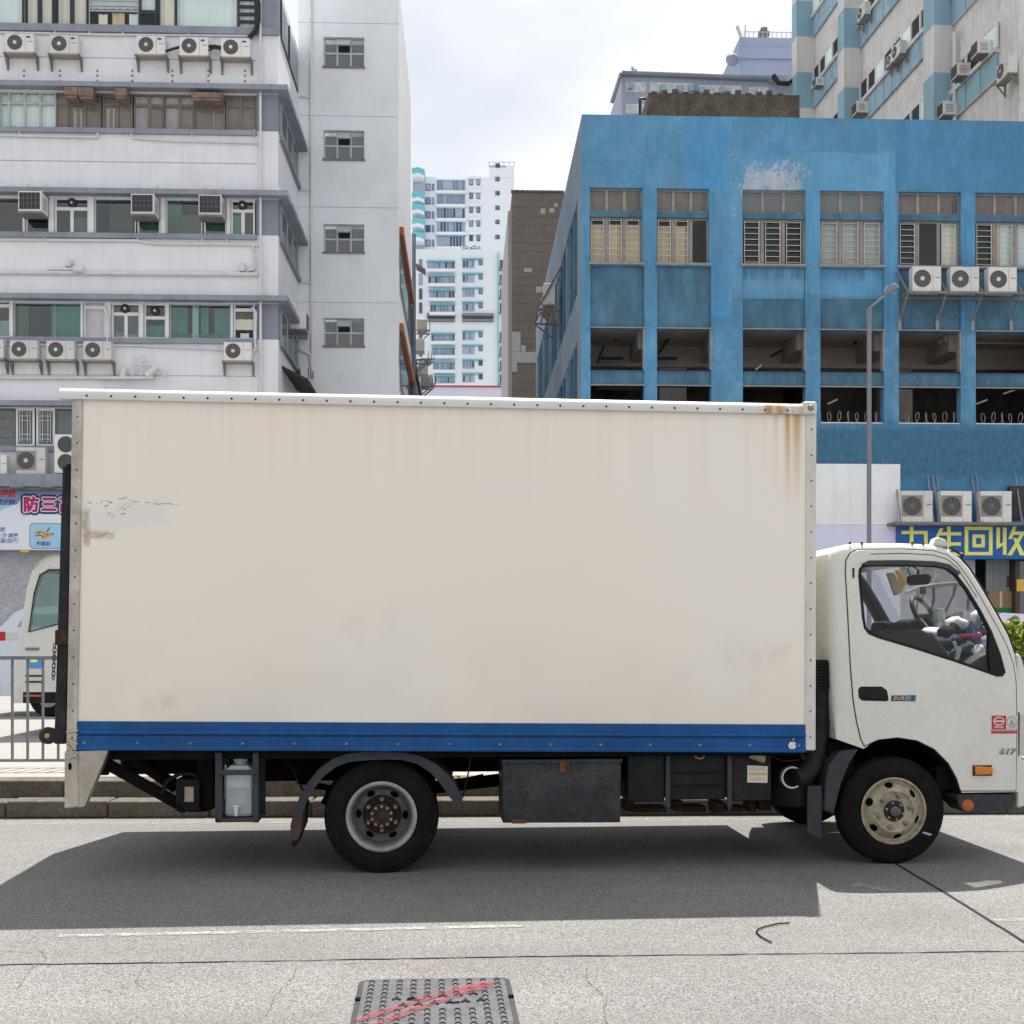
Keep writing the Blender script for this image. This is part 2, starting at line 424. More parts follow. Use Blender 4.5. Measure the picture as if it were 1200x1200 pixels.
mk('stainless', (.46, .42, .37), .38, .25, 2.5, .4, (.15, .11, .07), streak=.5, metal=.55, bump=.08)
mk('skirt_blue', (.0068, .072, .235), .4, .25, 2, .18, (.06, .08, .12), fine=.1, spec=.22)
mk('truck_black', (.013, .013, .0135), .6, .3, 3, .3, (.07, .06, .05), spec=.12)
mk('chassis', (.009, .0085, .008), .8, .3, 3, .4, (.022, .017, .012), spec=.06)
mk('lift_black', (.022, .024, .027), .5, .3, 4, .35, (.10, .07, .05), spec=.12)
mk('fender_grey', (.045, .049, .057), .55, .2, 3, .3, (.12, .10, .08), spec=.12)
mk('rust_brown', (.14, .055, .025), .85, .35, 9, .4, (.05, .03, .02))
mk('flap_brown', (.075, .042, .034), .8, .3, 8, .3)
mk('tool_steel', (.045, .049, .054), .5, .35, 4, .45, (.10, .075, .05), fine=.2, fscale=55, bump=.5, metal=.3, spec=.12)
mk('tank_black', (.016, .017, .019), .5, .25, 3, .3, (.07, .06, .05), spec=.12)
mk('tyre', (.0125, .0118, .0118), .9, .25, 5, .35, (.028, .023, .019), fine=.15, bump=.2, spec=.08)
mk('rim_silver', (.33, .32, .295), .45, .25, 7, .45, (.08, .055, .035), metal=.3, spec=.3)
mk('rim_shaded', (.16, .157, .147), .5, .25, 7, .5, (.07, .045, .028), metal=.3, spec=.2)  # darker copy of the rim metal, shade inside the deep dish put into the colour
mk('rim_cream', (.36, .315, .235), .55, .2, 9, .5, (.16, .09, .04), fine=.2, metal=.1)
mk('hub_rust', (.036, .018, .010), .85, .5, 22, .6, (.03, .025, .02))
mk('nut', (.26, .23, .20), .5, .3, 30, .3, metal=.5)
mk('hub_cap', (.12, .12, .125), .5, .2, 10, .3, metal=.3, spec=.12)
mk('hole_black', (.004, .004, .004), .9, spec=.05)
mk('cab_paint', (.63, .62, .575), .28, .05, 1.6, .14, (.42, .36, .28), streak=.10, spec=.5)
mk('cab_seal', (.018, .018, .018), .6, spec=.12)
mk('cab_trim', (.035, .042, .047), .6, .15, 3)
mk('cab_lining', (.48, .46, .42), .8, .1, 3)
mk('seat_brown', (.035, .022, .017), .8, .25, 5)
mk('seat_black', (.014, .014, .016), .8, .2, 5, spec=.12)
mk('orange_lens', (.60, .17, .01), .25, .15, 20, spec=.6)
mk('orange_dull', (.38, .10, .03), .35)
mk('lamp_clear', (.50, .50, .48), .2, spec=.7)
mk('lamp_glass', (.33, .28, .20), .3, .3, 12, .4)
mk('sticker_red', (.42, .035, .045), .5)
mk('sticker_white', (.62, .60, .57), .5)
mk('sticker_grey', (.30, .30, .29), .5)
mk('sticker_teal', (.02, .22, .30), .4)
mk('badge_dark', (.05, .05, .05), .4)
mk('badge_silver', (.42, .41, .39), .3, metal=.6)
mk('label_yellow', (.60, .40, .10), .6)
mk('jug', (.52, .56, .58), .35, .06, 4, .12, (.35, .33, .28), spec=.5)
mk('jug_water', (.36, .41, .44), .3, .08, 4, .15, (.25, .24, .2), spec=.5)
mk('apple_white', (.68, .68, .68), .45)
glass('cab_glass', (.93, .95, .95), .0)
glass('windscreen', (.90, .92, .91), .0, (.5, .5, .5), .16)
mk('white_cloth', (.66, .66, .68), .85, .1, 9)
mk('blue_plastic', (.02, .11, .33), .35)
mk('purple_plastic', (.13, .03, .36), .35)
mk('navy_cloth', (.03, .045, .085), .9, .3, 8)
mk('hoard_lilac_cup', (.42, .38, .58), .4)
mk('scuff', (.20, .16, .11), .8, .4, 40)
mk('wood', (.11, .05, .025), .7)
mk('brass', (.45, .30, .08), .4, metal=.6)
glass('clear_plastic', (.78, .82, .82), .10, (.6, .64, .64), .35)

# ---------------------------------------------------------------- the setting: roads, kerbs, pavements
R = Fr(0, 11.12, .030)
def rw(u, v): q = R.world((u, v, 0)); return (q[0], q[1])
FARZ = .27
def sheet(name, mat, pts, z, kind='structure'):
    o = MB().add([(p[0], p[1], z) for p in pts], [tuple(range(len(pts)))]).build(name, mat, recalc=False, kind=kind); return o
sheet('ground', 'far_road', [(-2500, -200), (2500, -200), (2500, 3500), (-2500, 3500)], -.25)
sheet('road', 'road', [rw(-90, -45), rw(90, -45), rw(90, .02), rw(-90, .02)], 0.)
m = MB()
fr0, fr1 = rw(-110, 2.0), rw(110, 2.0); fr2, fr3 = rw(110, 21.5), rw(-110, 21.5)
m.add([fr0 + (FARZ,), fr1 + (FARZ,), fr2 + (FARZ,), fr3 + (FARZ,), fr0 + (-.2,), fr1 + (-.2,)], [(0, 1, 2, 3), (4, 5, 1, 0)])
m.build('far_road', 'far_road', kind='structure')
m = MB()
q = [rw(-110, 21.5), rw(110, 21.5), rw(110, 95), rw(-110, 95)]
m.add([p + (.40,) for p in q] + [q[0] + (.1,), q[1] + (.1,)], [(0, 1, 2, 3), (4, 5, 1, 0)])
m.build('far_pavement', 'paving', kind='structure')
# median between the carriageways: two steps of kerb stones and a paved top
med = bpy.data.objects.new('median', None); COL.objects.link(med); med.location = (R.ox, R.oy, 0); med.rotation_euler = (0, 0, R.ang); med['kind'] = 'structure'
MB().box(-60, 60, .62, 1.98, 0, .30).build('paved_top', 'paving', med)
MB().box(-60, -7.2, 0, .62, 0, .15).box(-60, -7.2, .31, .62, .15, .295).box(7.2, 60, 0, .62, 0, .15).box(7.2, 60, .31, .62, .15, .295).build('kerb_run', 'kerb', med)
def stone(u0, u1, v0, v1, z0, z1, name='kerb_stone'):
    return MB().box(u0, u1, v0, v1, z0, z1)
lo = stone(0, .888, 0, .305, 0, .15).build('kerb_stone', 'kerb', med, bevel=.018)
hi = stone(0, .888, .315, .615, .13, .298).build('kerb_stone', 'kerb', med, bevel=.018)
for k in range(16):
    for src, off in ((lo, 0), (hi, .41)):
        o = src if k == 0 else src.copy()
        if k: COL.objects.link(o)
        o.location = (-7.19 + .9 * k + random.uniform(-.003, .003) + off * (k < 15), random.uniform(-.008, .0), random.uniform(-.004, .004))
MB().box(-7.2, 7.2, .02, .6, -.01, .13).build('kerb_bed', 'crack', med)
# drain slab / gully plate seen by the rear of the truck
u, z = R.uz(42, 935, .1)

def ground_line(name, mat, pix, w, z, kind='structure'):
    pts = [gnd(*p) for p in pix]
    return MB().ribbon(pts, w, z).build(name, mat, recalc=False, kind=kind)
def dense(p, n=10, jit=0.):
    out = []
    for a, b in zip(p[:-1], p[1:]):
        for k in range(n): out.append((a[0] + (b[0] - a[0]) * k / n + random.uniform(-jit, jit), a[1] + (b[1] - a[1]) * k / n + random.uniform(-jit, jit) * .4))
    return out + [p[-1]]
ground_line('lane_marking', 'lane_paint', dense([(68, 1097.5), (330, 1092), (612, 1085.5)], 5), .062, .004)
ground_line('lane_marking', 'lane_paint', dense([(1165, 1079), (1420, 1073)], 4), .062, .004)
ground_line('kerb_line', 'yellow_paint', [(-300, 967.5), (100, 965.5), (600, 962.5), (1260, 958.5)], .11, .004)
ground_line('paint_scrap', 'lane_paint', [(1000, 1037), (1030, 1042), (1042, 1044)], .10, .0045)
ground_line('paint_scrap', 'lane_paint', [(1148, 1034), (1172, 1033)], .05, .0045)
ground_line('road_joint', 'joint', dense([(-200, 1134), (0, 1131), (300, 1127), (600, 1121.5), (900, 1118.5), (1300, 1114)], 14, .8), [random.uniform(.006, .02) for _ in range(71)], .003)
ground_line('road_joint', 'joint', dense([(1020, 995), (1052, 1014), (1110, 1048), (1200, 1104), (1300, 1165)], 8, .5), .021, .0035)
for pix in ([(690, 1129), (686, 1142), (691, 1152), (702, 1163), (711, 1172), (708, 1186), (712, 1200), (708, 1215)],
            [(348, 1134), (345, 1144), (335, 1155), (322, 1168), (318, 1180), (305, 1198)],
            [(-20, 1118), (8, 1115), (34, 1116), (48, 1115), (54, 1122), (50, 1130), (38, 1134), (30, 1146), (20, 1160)],
            [(100, 1166), (118, 1160), (132, 1163)], [(168, 1135), (160, 1150), (170, 1162)], [(380, 1132), (430, 1128), (480, 1131)]):
    d = dense(pix, 9, 1.5)
    ground_line('road_crack', 'crack', d, [random.choice([.0008, .0015, .003, .0055]) for _ in d], .003)
ground_line('paint_haze', 'pink_spray', [(470, 1145), (500, 1140), (540, 1131)], .22, .0025)

# ---------------------------------------------------------------- manhole cover
a0 = gnd(424, 1150); b0 = gnd(594, 1147)
mang = math.atan2(b0[1] - a0[1], b0[0] - a0[0]); mw = math.hypot(b0[0] - a0[0], b0[1] - a0[1]); md = .74
mh = thing('manhole_cover', 'grey cast iron manhole cover with red spray stripe set in the road', 'manhole cover', (a0[0], a0[1], 0), mang)
def rr(x0, x1, y0, y1, r, n=5):
    pts = []
    for cx, cy, t0 in ((x1 - r, y1 - r, 0), (x0 + r, y1 - r, 90), (x0 + r, y0 + r, 180), (x1 - r, y0 + r, 270)):
        for k in range(n + 1):
            t = math.radians(t0 + 90 * k / n); pts.append((cx + r * math.cos(t), cy + r * math.sin(t)))
    return pts
MB().prismz(rr(-.012, mw + .012, -md - .012, .012, .055), -.02, .004).build('frame', 'iron_dark', mh)
cov = MB().prismz(rr(.012, mw - .012, -md + .012, -.012, .045), .0, .0085).build('cover_plate', 'iron', mh, bevel=.002)
st = MB(); nc = 10
for r_ in range(11):
    for c_ in range(nc):
        x = .05 + c_ * (mw - .1) / (nc - 1); y = -.05 - r_ * (md - .1) / 10
        if 4 <= r_ <= 6 and 2 <= c_ <= 7: continue
        st.box(x - .014, x + .014, y + .009, y + .015, .008, .0135); st.box(x - .014, x - .008, y - .013, y + .009, .008, .0135); st.box(x + .008, x + .014, y - .013, y + .009, .008, .0135)
for r_ in range(2):
    for c_ in range(6):
        x = mw * .5 - .17 + c_ * .068 + r_ * .03; y = -md * .44 - r_ * .1 + c_ * .012
        st.beam((x - .014, y - .02, .012), (x + .004, y + .024, .012), .009, .008); st.beam((x + .018, y - .022, .012), (x + .002, y + .024, .012), .009, .008); st.box(x - .012, x + .012, y - .006, y + .002, .008, .015)
st.build('stud', 'iron_dark', mh, kind='stuff')
for x in (0., mw):
    MB().box(x - .012, x + .012, -md * .42 - .018, -md * .42 + .018, .004, .011).build('lifting_slot', 'hole_black', mh)
for x in (mw * .36, mw * .62):
    MB().prismz(rr(x - .03, x + .03, -.28 - x * .3, -.255 - x * .3, .012), .0085, .0105).build('key_hole', 'hole_black', mh)
for d in (0, .055):
    MB().ribbon([(.02 + d, -md + .1 - d * 1.5), (mw * .3 + d, -md * .58 - d), (mw * .65 + d * .8, -md * .27 - d * .7), (mw - .07, -.09 - d)], .05, .0145).build('spray_stripe', 'red_spray', mh, recalc=False)

# scrap of hose on the road
hs = [gnd(*p) for p in ((925, 1083), (912, 1084), (898, 1087), (889, 1090), (886, 1094), (891, 1099), (898, 1103), (904, 1106))]
tag(MB().tube([(p[0], p[1], .008) for p in hs], .0042, 6).build('hose_scrap', 'rubber_hose', smooth=50), 'thin black bent scrap of hose lying on the road', 'hose scrap')

# ---------------------------------------------------------------- pedestrian railing on the median
RY = 1.45
rl = thing('pedestrian_railing', 'grey metal pedestrian railing with upright bars on the median', 'railing', tuple(R.world((-7.0, RY, .30))), R.ang)
rlen = 5.2
MB().box(0, rlen, -.02, .02, 1.085, 1.125).build('top_rail', 'rail_paint', rl, bevel=.008)
MB().box(0, rlen, -.015, .015, .06, .09).build('bottom_rail', 'rail_paint', rl, bevel=.006)
bar = MB().box(-.011, .011, -.011, .011, .09, 1.085).build('bar', 'rail_paint', rl)
nb = int(rlen / .152)
for k in range(nb + 1):
    o = bar if k == 0 else bar.copy()
    if k: COL.objects.link(o)
    o.location = (.05 + k * .152, 0, 0)
for x in (.75, 3.1, 5.2):
    MB().box(x - .03, x + .03, -.03, .03, 0, 1.15).build('post', 'rail_paint', rl, bevel=.008)

# ---------------------------------------------------------------- the box truck
tr = ftop(T, 'box_truck', 'white cab lorry with big cream box body and blue skirt rail on the road', 'truck')
def tp(px, py, v=0.): return T.p(px, py, v)
def t2(px, py, v=0.): return T.uz(px, py, v)
TL, TR_, BR, BL = t2(97, 466), t2(945, 484), t2(943.5, 849), t2(90.5, 845)
W = 2.42
MB().plate([[TL, TR_, BR, BL]], lambda z: 0, .03).build('side_panel', 'box_panel', tr)
a, b = t2(84, 460), t2(957, 476); c, d = t2(956, 880), t2(77, 880)
MB().add([(a[0], .03, a[1]), (b[0], .03, b[1]), (c[0], .03, c[1]), (d[0], .03, d[1]), (a[0], W, a[1]), (b[0], W, b[1]), (c[0], W, c[1]), (d[0], W, d[1])],
         [(0, 1, 2, 3), (7, 6, 5, 4), (0, 4, 5, 1), (1, 5, 6, 2), (2, 6, 7, 3), (3, 7, 4, 0)]).build('box_body', 'post_white', tr)
for scuff in ([(101, 588), (112, 590), (124, 587), (131, 588), (128, 592), (121, 594)], [(122, 594), (136, 586), (147, 583), (157, 588), (148, 595), (140, 600)], [(124, 606), (129, 601), (122, 600), (127, 594)], [(126, 607), (136, 603), (150, 602)], [(103, 602), (106, 615), (104, 632)], [(157, 588), (175, 590), (200, 591), (215, 593)], [(104, 631), (118, 628), (131, 623)], [(138, 598), (147, 590), (155, 585)]):
    vs = []; fs = []
    pts = [tp(x, y) for x, y in scuff]; fine = []
    for A_, B_ in zip(pts[:-1], pts[1:]):
        for k in range(5): fine.append((A_[0] + (B_[0] - A_[0]) * k / 5 + random.uniform(-.006, .006), A_[2] + (B_[2] - A_[2]) * k / 5 + random.uniform(-.006, .006)))
    for x, z in fine: w_ = random.uniform(.0004, .003); vs += [(x, -.0008, z - w_), (x, -.0008, z + w_)]
    MB().add(vs, [(2 * k, 2 * k + 2, 2 * k + 3, 2 * k + 1) for k in range(len(fine) - 1) if random.random() > .38]).build('scuff', 'scuff', tr, recalc=False)
# top rail: rounded aluminium capping
p0, p1 = t2(69, 452, -.03), t2(953, 471, -.03); h = .085
sec = [(.12, .0), (.10, -.004), (.02, -.006), (-.012, -.016), (-.030, -.036), (-.034, -.06), (-.030, -h), (.03, -h), (.12, -h + .03)]
mrl = MB(); n = len(sec)
mrl.add([(p0[0], y, p0[1] + z) for y, z in sec] + [(p1[0], y, p1[1] + z) for y, z in sec],
        [tuple(range(n)), tuple(range(2 * n - 1, n - 1, -1))] + [(i, (i + 1) % n, (i + 1) % n + n, i + n) for i in range(n)])
mrl.build('top_rail', 'rail_white', tr, smooth=35)
rv = MB()
for k in range(32):
    t = (k + 1.15) / 32.3; x = p0[0] + (p1[0] - p0[0]) * t; z = p0[1] + (p1[1] - p0[1]) * t - .062
    rv.lathe([(0, -.005), (.005, -.0045), (.008, 0)], x, z, 8, -.034)
rv.build('rivet', 'iron_dark', tr, kind='stuff')
# posts
fp = [t2(945, 482, -.012), t2(957, 482, -.012), t2(956, 879, -.012), t2(943.5, 879, -.012)]
MB().plate([fp], lambda z: -.012, .06).build('front_post', 'post_white', tr, bevel=.006)
cc_ = tp(950, 477, -.04)
cn = MB().box(cc_[0] - .05, cc_[0] + .046, -.042, .09, cc_[2] - .05, cc_[2] + .04).build('corner_casting', 'post_white', tr, bevel=.014)
MB().lathe([(0, -.012), (.016, -.010), (.022, 0)], cc_[0], cc_[2] - .005, 14, -.044).build('corner_bolt', 'nut', tr, smooth=40)
rp = [t2(84.5, 466, -.012), t2(97, 466, -.012), t2(90.5, 880, -.012), t2(77.5, 880, -.012)]
MB().plate([rp], lambda z: -.012, .08).build('rear_post', 'stainless', tr, bevel=.006)
rv = MB()
for k in range(13):
    t = (k + .7) / 13.2
    for (A, B) in ((fp[0], fp[3]), (rp[0], rp[3])):
        x = A[0] + (B[0] - A[0]) * t + .037; z = A[1] + (B[1] - A[1]) * t
        rv.lathe([(0, -.004), (.004, -.0035), (.0065, 0)], x, z, 8, -.012)
rv.build('post_rivet', 'iron_dark', tr, kind='stuff')
# lower rear bracket with fold, slot and torn plating
br = [t2(75.5, 880, -.02), t2(91, 880, -.02), t2(92, 946, -.02), t2(75.5, 948, -.02)]
MB().plate([br], lambda z: -.02, .10).build('rear_leg', 'stainless', tr, bevel=.008)
br = [t2(91, 880, -.012), t2(127, 879, -.012), t2(122, 893, -.012), t2(99, 946, -.012), t2(91, 947, -.012)]
MB().plate([br], lambda z: -.012, .07).build('rear_gusset', 'stainless', tr, bevel=.006)
sl = t2(82, 898, -.02)
MB().prism([(sl[0] + .012 * math.cos(t * .7854), sl[1] + .026 * math.sin(t * .7854)) for t in range(8)], -.023, -.0205).build('slot', 'hole_black', tr)
mt = MB()
for (x, y, x2, y2, w_) in ((78, 858, 92, 856, .03), (79, 866, 91, 872, .02), (78, 872, 90, 888, .014), (80, 890, 90, 884, .012)):
    mt.beam(tp(x, y, -.028), tp(x2, y2, -.033), w_, .012)
mt.build('torn_plating', 'stainless', tr, bevel=.004)
# blue skirt rail, an extruded ribbed section
z1, z0 = t2(520, 847)[1], t2(520, 880.5)[1]; H = z1 - z0
ua, ub = t2(90.5, 862)[0], t2(943.5, 862)[0]
sec = [(0.0, 1), (-.012, .985), (-.012, .80), (-.012, .68), (-.020, .66), (-.024, .62), (-.024, .575), (-.006, .55), (-.006, .52), (-.014, .50), (-.014, .17), (-.020, .14), (-.026, .10), (-.026, .02), (-.020, 0), (.05, 0), (.05, 1)]
msk = MB(); n = len(sec)
tilt = t2(943.5, 849)[1] - t2(90.5, 845)[1]
msk.add([(ua, y, z0 + H * z - tilt / 2) for y, z in sec] + [(ub, y, z0 + H * z + tilt / 2) for y, z in sec],
        [tuple(range(n)), tuple(range(2 * n - 1, n - 1, -1))] + [(i, (i + 1) % n, (i + 1) % n + n, i + n) for i in range(n)])
sk = msk.build('skirt_rail', 'skirt_blue', tr)
rv = MB()
for k in range(15):
    x = ua + .05 + k * (ub - ua - .1) / 14
    rv.lathe([(0, -.006), (.007, -.005), (.011, 0)], x, z0 + H * .25 + tilt * (k / 14 - .5), 8, -.014)
rv.build('skirt_bolt', 'nut', tr, kind='stuff')
# apple shaped sticker
ac = tp(928.5, 872.5, -.0265); sc = .0295
def apple(t):
    r = 1 - .10 * math.cos(2 * t) + .06 * math.sin(3 * t)
    return r
body = []
for k in range(40):
    t = math.pi / 2 + 2 * math.pi * k / 40
    r = .86 + .10 * abs(math.cos(t)) - (.16 if abs(math.cos(t)) < .16 and math.sin(t) > 0 else 0) - (.06 if abs(math.cos(t)) < .16 and math.sin(t) < 0 else 0)
    x, z = r * math.cos(t), r * math.sin(t) * 1.02
    bx, bz = x - 1.08, z - .18
    dd = math.hypot(bx, bz)
    if dd < .42: x, z = 1.08 + bx / dd * .42, .18 + bz / dd * .42
    body.append((ac[0] + x * sc, ac[2] - .006 + z * sc))
lf = [(ac[0] + (.02 + .40 * s_) * sc, ac[2] + (.88 + q_) * sc) for s_, q_ in ((0, 0), (.3, .08), (.7, .30), (.95, .62), (.6, .55), (.2, .32))]
MB().prism(body, -.0275, -.0262).prism(lf, -.0275, -.0262).build('apple_sticker', 'apple_white', sk)
# folded tail lift behind the box
tl = MB()
for (xa, xb, v0, v1) in ((63.5, 78, .02, 2.1),):
    q = [t2(73, 546, .02), t2(84, 546, .02), t2(77, 872, .02), t2(63, 872, .02)]
    tl.plate([q], lambda z: .02, 2.1, True)
lift = tl.build('tail_lift', 'lift_black', tr, bevel=.01)
q = [t2(80, 545, .05), t2(86, 545, .05), t2(84, 577, .05), t2(78, 575, .05)]
MB().plate([q], lambda z: .005, .1, True).build('hinge_block', 'truck_black', lift)
q = tp(70, 747, 0)
MB().box(q[0] - .03, q[0] + .06, -.01, .06, q[2] - .05, q[2] + .05).build('hinge', 'hub_rust', lift, bevel=.008)
ch = MB()
for k in range(9):
    z = tp(63, 757, 0)[2] - k * .026
    x = tp(64 - k * .2, 757, 0)[0]
    ch.tube([(x + .011 * math.cos(t * math.pi / 4) * (1 if k % 2 else .4), -.0 + (.0 if k % 2 else .008) * math.cos(t * math.pi / 4), z + .019 * math.sin(t * math.pi / 4)) for t in range(9)], .0035, 5)
ch.build('chain', 'iron_dark', lift, smooth=60)
q = tp(56.5, 862, .05)
cw = MB().lathe([(.0, -.02), (.028, -.02), (.036, -.024), (.055, -.02), (.058, .0), (.055, .02), (.0, .02)], q[0], q[2], 22, .05).build('castor', 'lift_black', lift, smooth=40)
MB().lathe([(0, -.03), (.016, -.028), (.02, -.02)], q[0], q[2], 14, .05).build('castor_hub', 'brass', lift, smooth=40)
MB().beam((q[0], .05, q[2]), (q[0] + .06, .05, q[2] - .01), .03, .02).build('castor_arm', 'lift_black', lift)
# chassis
cf = MB()
zc = t2(520, 881, .7)[1]
for v in (.72, 1.42): cf.box(ua + .12, t2(1185, 900)[0], v, v + .07, .62, .84)
for k in range(7): cf.box(ua + .3 + k * .75, ua + .37 + k * .75, .72, 1.46, .66, .80)
for k in range(10): cf.box(ua + .1 + k * .53, ua + .15 + k * .53, .06, 2.1, .80, .865)
cf.box(ua, ub, .05, .10, .79, .85); cf.box(ua, ub, 2.05, 2.12, .79, .85)
cf.box(ua + 1.0, ua + 2.35, .55, .72, .58, .86); cf.box(ua + .62, ua + 1.0, .40, 1.2, .55, .84)
cf.build('chassis_frame', 'chassis', tr)
MB().box(ua + .02, ub, .04, W - .02, .868, .9).build('floor_pan', 'chassis', tr)
ur_, zr_ = tp(447, 958, .08)[0], .387
uf_, zf_ = tp(1047.8, 948, .16)[0], .379
ax = MB().tube([(ur_, .3, zr_), (ur_, W - .3, zr_)], .06, 12).tube([(uf_, .4, zf_), (uf_, W - .4, zf_)], .045, 10)
ax.lathe([(0, -.14), (.12, -.1), (.17, 0), (.12, .1), (0, .14)], ur_, zr_, 16, W / 2)
ax.tube([(ur_, W / 2, zr_ + .02), (ur_ + 1.4, W / 2, .56), (ur_ + 2.4, W / 2, .60)], .05, 10)
ax.build('axle', 'chassis', tr, smooth=40)
ls = MB()
for v in (.62, 1.5):
    for k in range(6):
        L_ = .72 - k * .10; zz = .50 - k * .014
        ls.tube([(ur_ - L_, v, zz + .10 * (L_ / .7) ** 2), (ur_ - L_ / 2, v, zz + .025), (ur_, v, zz - .005), (ur_ + L_ / 2, v, zz + .025), (ur_ + L_, v, zz + .10 * (L_ / .7) ** 2)], .012, 6)
    ls.box(ur_ - .06, ur_ + .06, v - .04, v + .04, .33, .54)
    ls.tube([(ur_ - .42, v - .1, .30 + .12), (ur_ - .3, v, .62)], .03, 8)
ls.build('leaf_spring', 'chassis', tr)
# tail lift arms, tank and lamp under the rear overhang
la = MB()
la.beam(tp(122, 893, .25), tp(214, 945, .35), .10, .07); la.beam(tp(140, 883, .7), tp(235, 935, .8), .10, .07); la.beam(tp(122, 893, 1.6), tp(214, 945, 1.6), .10, .07)
la.beam(tp(150, 888, .3), tp(205, 925, .4), .05, .05); la.tube([tp(214, 945, .2), tp(214, 945, 1.8)], .045, 10)
la.beam(tp(119, 880, .3), tp(119, 908, .3), .09, .06); la.box(tp(125, 900, .5)[0], tp(255, 900, .5)[0], .9, 1.3, .6, .84)
la.build('lift_arm', 'chassis', tr)
def hose_(pts, r, n=6): MB().tube(pts, r, n).build('hose', 'rubber_hose', tr, smooth=50)
hose_([tp(148, 880, .2), tp(143, 890, .2), tp(144, 902, .22), tp(152, 910, .3)], .012, 6)
hose_([tp(190, 930, .25), tp(196, 915, .25), tp(210, 907, .25), tp(226, 907, .25), tp(236, 915, .25)], .015, 8)
hose_([tp(100 + 28, 886, .06), tp(170, 882, .06), tp(260, 882, .06)], .004, 5)
hose_([tp(330, 884, .3), tp(345, 905, .3), tp(358, 932, .3)], .008, 6); hose_([tp(552, 884, .1), tp(549, 905, .1), tp(542, 935, .1)], .006, 6)
rb = [t2(206, 913, .2), t2(234, 913, .2), t2(234, 951, .2), t2(206, 951, .2)]
MB().plate([rb], lambda z: .2, .25, True).build('rear_lamp_box', 'truck_black', tr, bevel=.01)
rb = [t2(216, 922, .19), t2(227, 922, .19), t2(227, 940, .19), t2(216, 940, .19)]
MB().plate([rb], lambda z: .19, .03).build('rear_lamp_lens', 'lamp_glass', tr, bevel=.006)
MB().box(tp(232, 900, .3)[0], tp(252, 900, .3)[0], .25, .8, .42, .82).box(tp(212, 900, .3)[0], tp(240, 900, .3)[0], .45, .9, .38, .8).build('lift_pump', 'chassis', tr, bevel=.02)
# frame that carries the water container
wf = MB()
for x0, x1 in ((252, 260), (296, 303)):
    a = t2(x0, 882, .02); b = t2(x1, 964, .02); wf.box(a[0], b[0], .02, .07, b[1], a[1])
    wf.box(a[0], b[0], .36, .40, b[1], a[1])
a = t2(252, 964, .02); b = t2(303, 959, .02); wf.box(a[0], b[0], .02, .40, a[1], b[1])
a = t2(255, 908.5, .015); b = t2(301, 902, .015); wf.box(a[0], b[0], .008, .022, a[1], b[1])
wf.build('container_frame', 'fender_grey', tr, bevel=.004)
# side tool box
tb = [t2(589, 892, .03), t2(728, 893, .03), t2(727, 964, .03), t2(589, 964.5, .03)]
to = MB().plate([tb], lambda z: .03, .45, True).build('tool_box', 'tool_steel', tr, bevel=.008)
q = tp(659.5, 897, .025)
MB().box(q[0] - .022, q[0] + .022, .012, .03, q[2] - .045, q[2] + .03).beam((q[0] + .03, .015, q[2] + .02), (q[0] + .04, .015, q[2] - .03), .012).build('hasp', 'rust_brown', to, bevel=.004)
a = t2(589, 894, .03); b = t2(728, 894, .03); MB().box(a[0] - .006, b[0] + .006, .018, .06, a[1] - .004, a[1] + .022).build('lid_edge', 'tool_steel', to, bevel=.004)
q = t2(600, 962, .03); MB().box(q[0], q[0] + .1, .02, .05, q[1] - .018, q[1] + .01).build('bottom_lip', 'rust_brown', to)
# battery / fuel tank behind straps
a = t2(735, 885, .12); b = t2(903, 938, .12)
tk = MB()
xs = [a[0], t2(778, 900, .12)[0], t2(785, 900, .12)[0], t2(850, 900, .12)[0], t2(857, 900, .12)[0], b[0]]
tk.box(xs[0], xs[1], .10, .62, b[1], a[1]).box(xs[2], xs[3], .12, .62, b[1] + .01, a[1]).box(xs[4], xs[5], .10, .62, b[1], a[1]); tk.box(xs[0], xs[5], .14, .6, b[1] + .02, a[1] - .01)
for zz in (.3, .58): tk.box(xs[2] + .02, xs[3] - .02, .108, .13, b[1] + (a[1] - b[1]) * zz, b[1] + (a[1] - b[1]) * zz + .02)
tnk = tk.build('fuel_tank', 'tank_black', tr, bevel=.012)
for px0, px1, y0, y1 in ((731, 742, 938, 950), (742, 780, 945, 951), (788, 800, 938, 950), (800, 826, 944, 951), (835, 848, 939, 952), (849, 872, 945, 950), (876, 884, 940, 951), (888, 902, 937, 949)):
    a_, b_ = t2(px0, y1, .6), t2(px1, y0, .6); MB().box(a_[0], b_[0], .55, .75, a_[1], b_[1]).build('tank_bracket', 'hub_rust', tnk, bevel=.006)
for k in (1, 3):
    x = (xs[k] + xs[k + 1]) / 2
    MB().box(x - .016, x + .016, .075, .1, b[1] - .04, a[1]).build('tank_strap', 'fender_grey', tnk, bevel=.004)
    MB().tube([(x, .085, b[1] - .06), (x, .085, b[1] + .03)], .008, 6).build('strap_bolt', 'iron_dark', tnk)
lb = [t2(876, 897, .09), t2(900, 898, .09), t2(899.5, 917.5, .09), t2(876, 917, .09)]
lab = MB().plate([lb], lambda z: .094, .006).build('paper_label', 'sticker_white', tnk)
z9 = (lb[0][1] + lb[2][1]) / 2
mm = MB().box(lb[0][0] + .006, lb[1][0] - .006, .0925, .0938, z9 - .006, z9 + .008)
for k in (-.04, -.028, .03, .042): mm.box(lb[0][0] + .012, lb[1][0] - .02, .0925, .0938, z9 + k - .002, z9 + k + .002)
mm.build('label_print', 'label_yellow', lab)
q = tp(889, 888, .06)
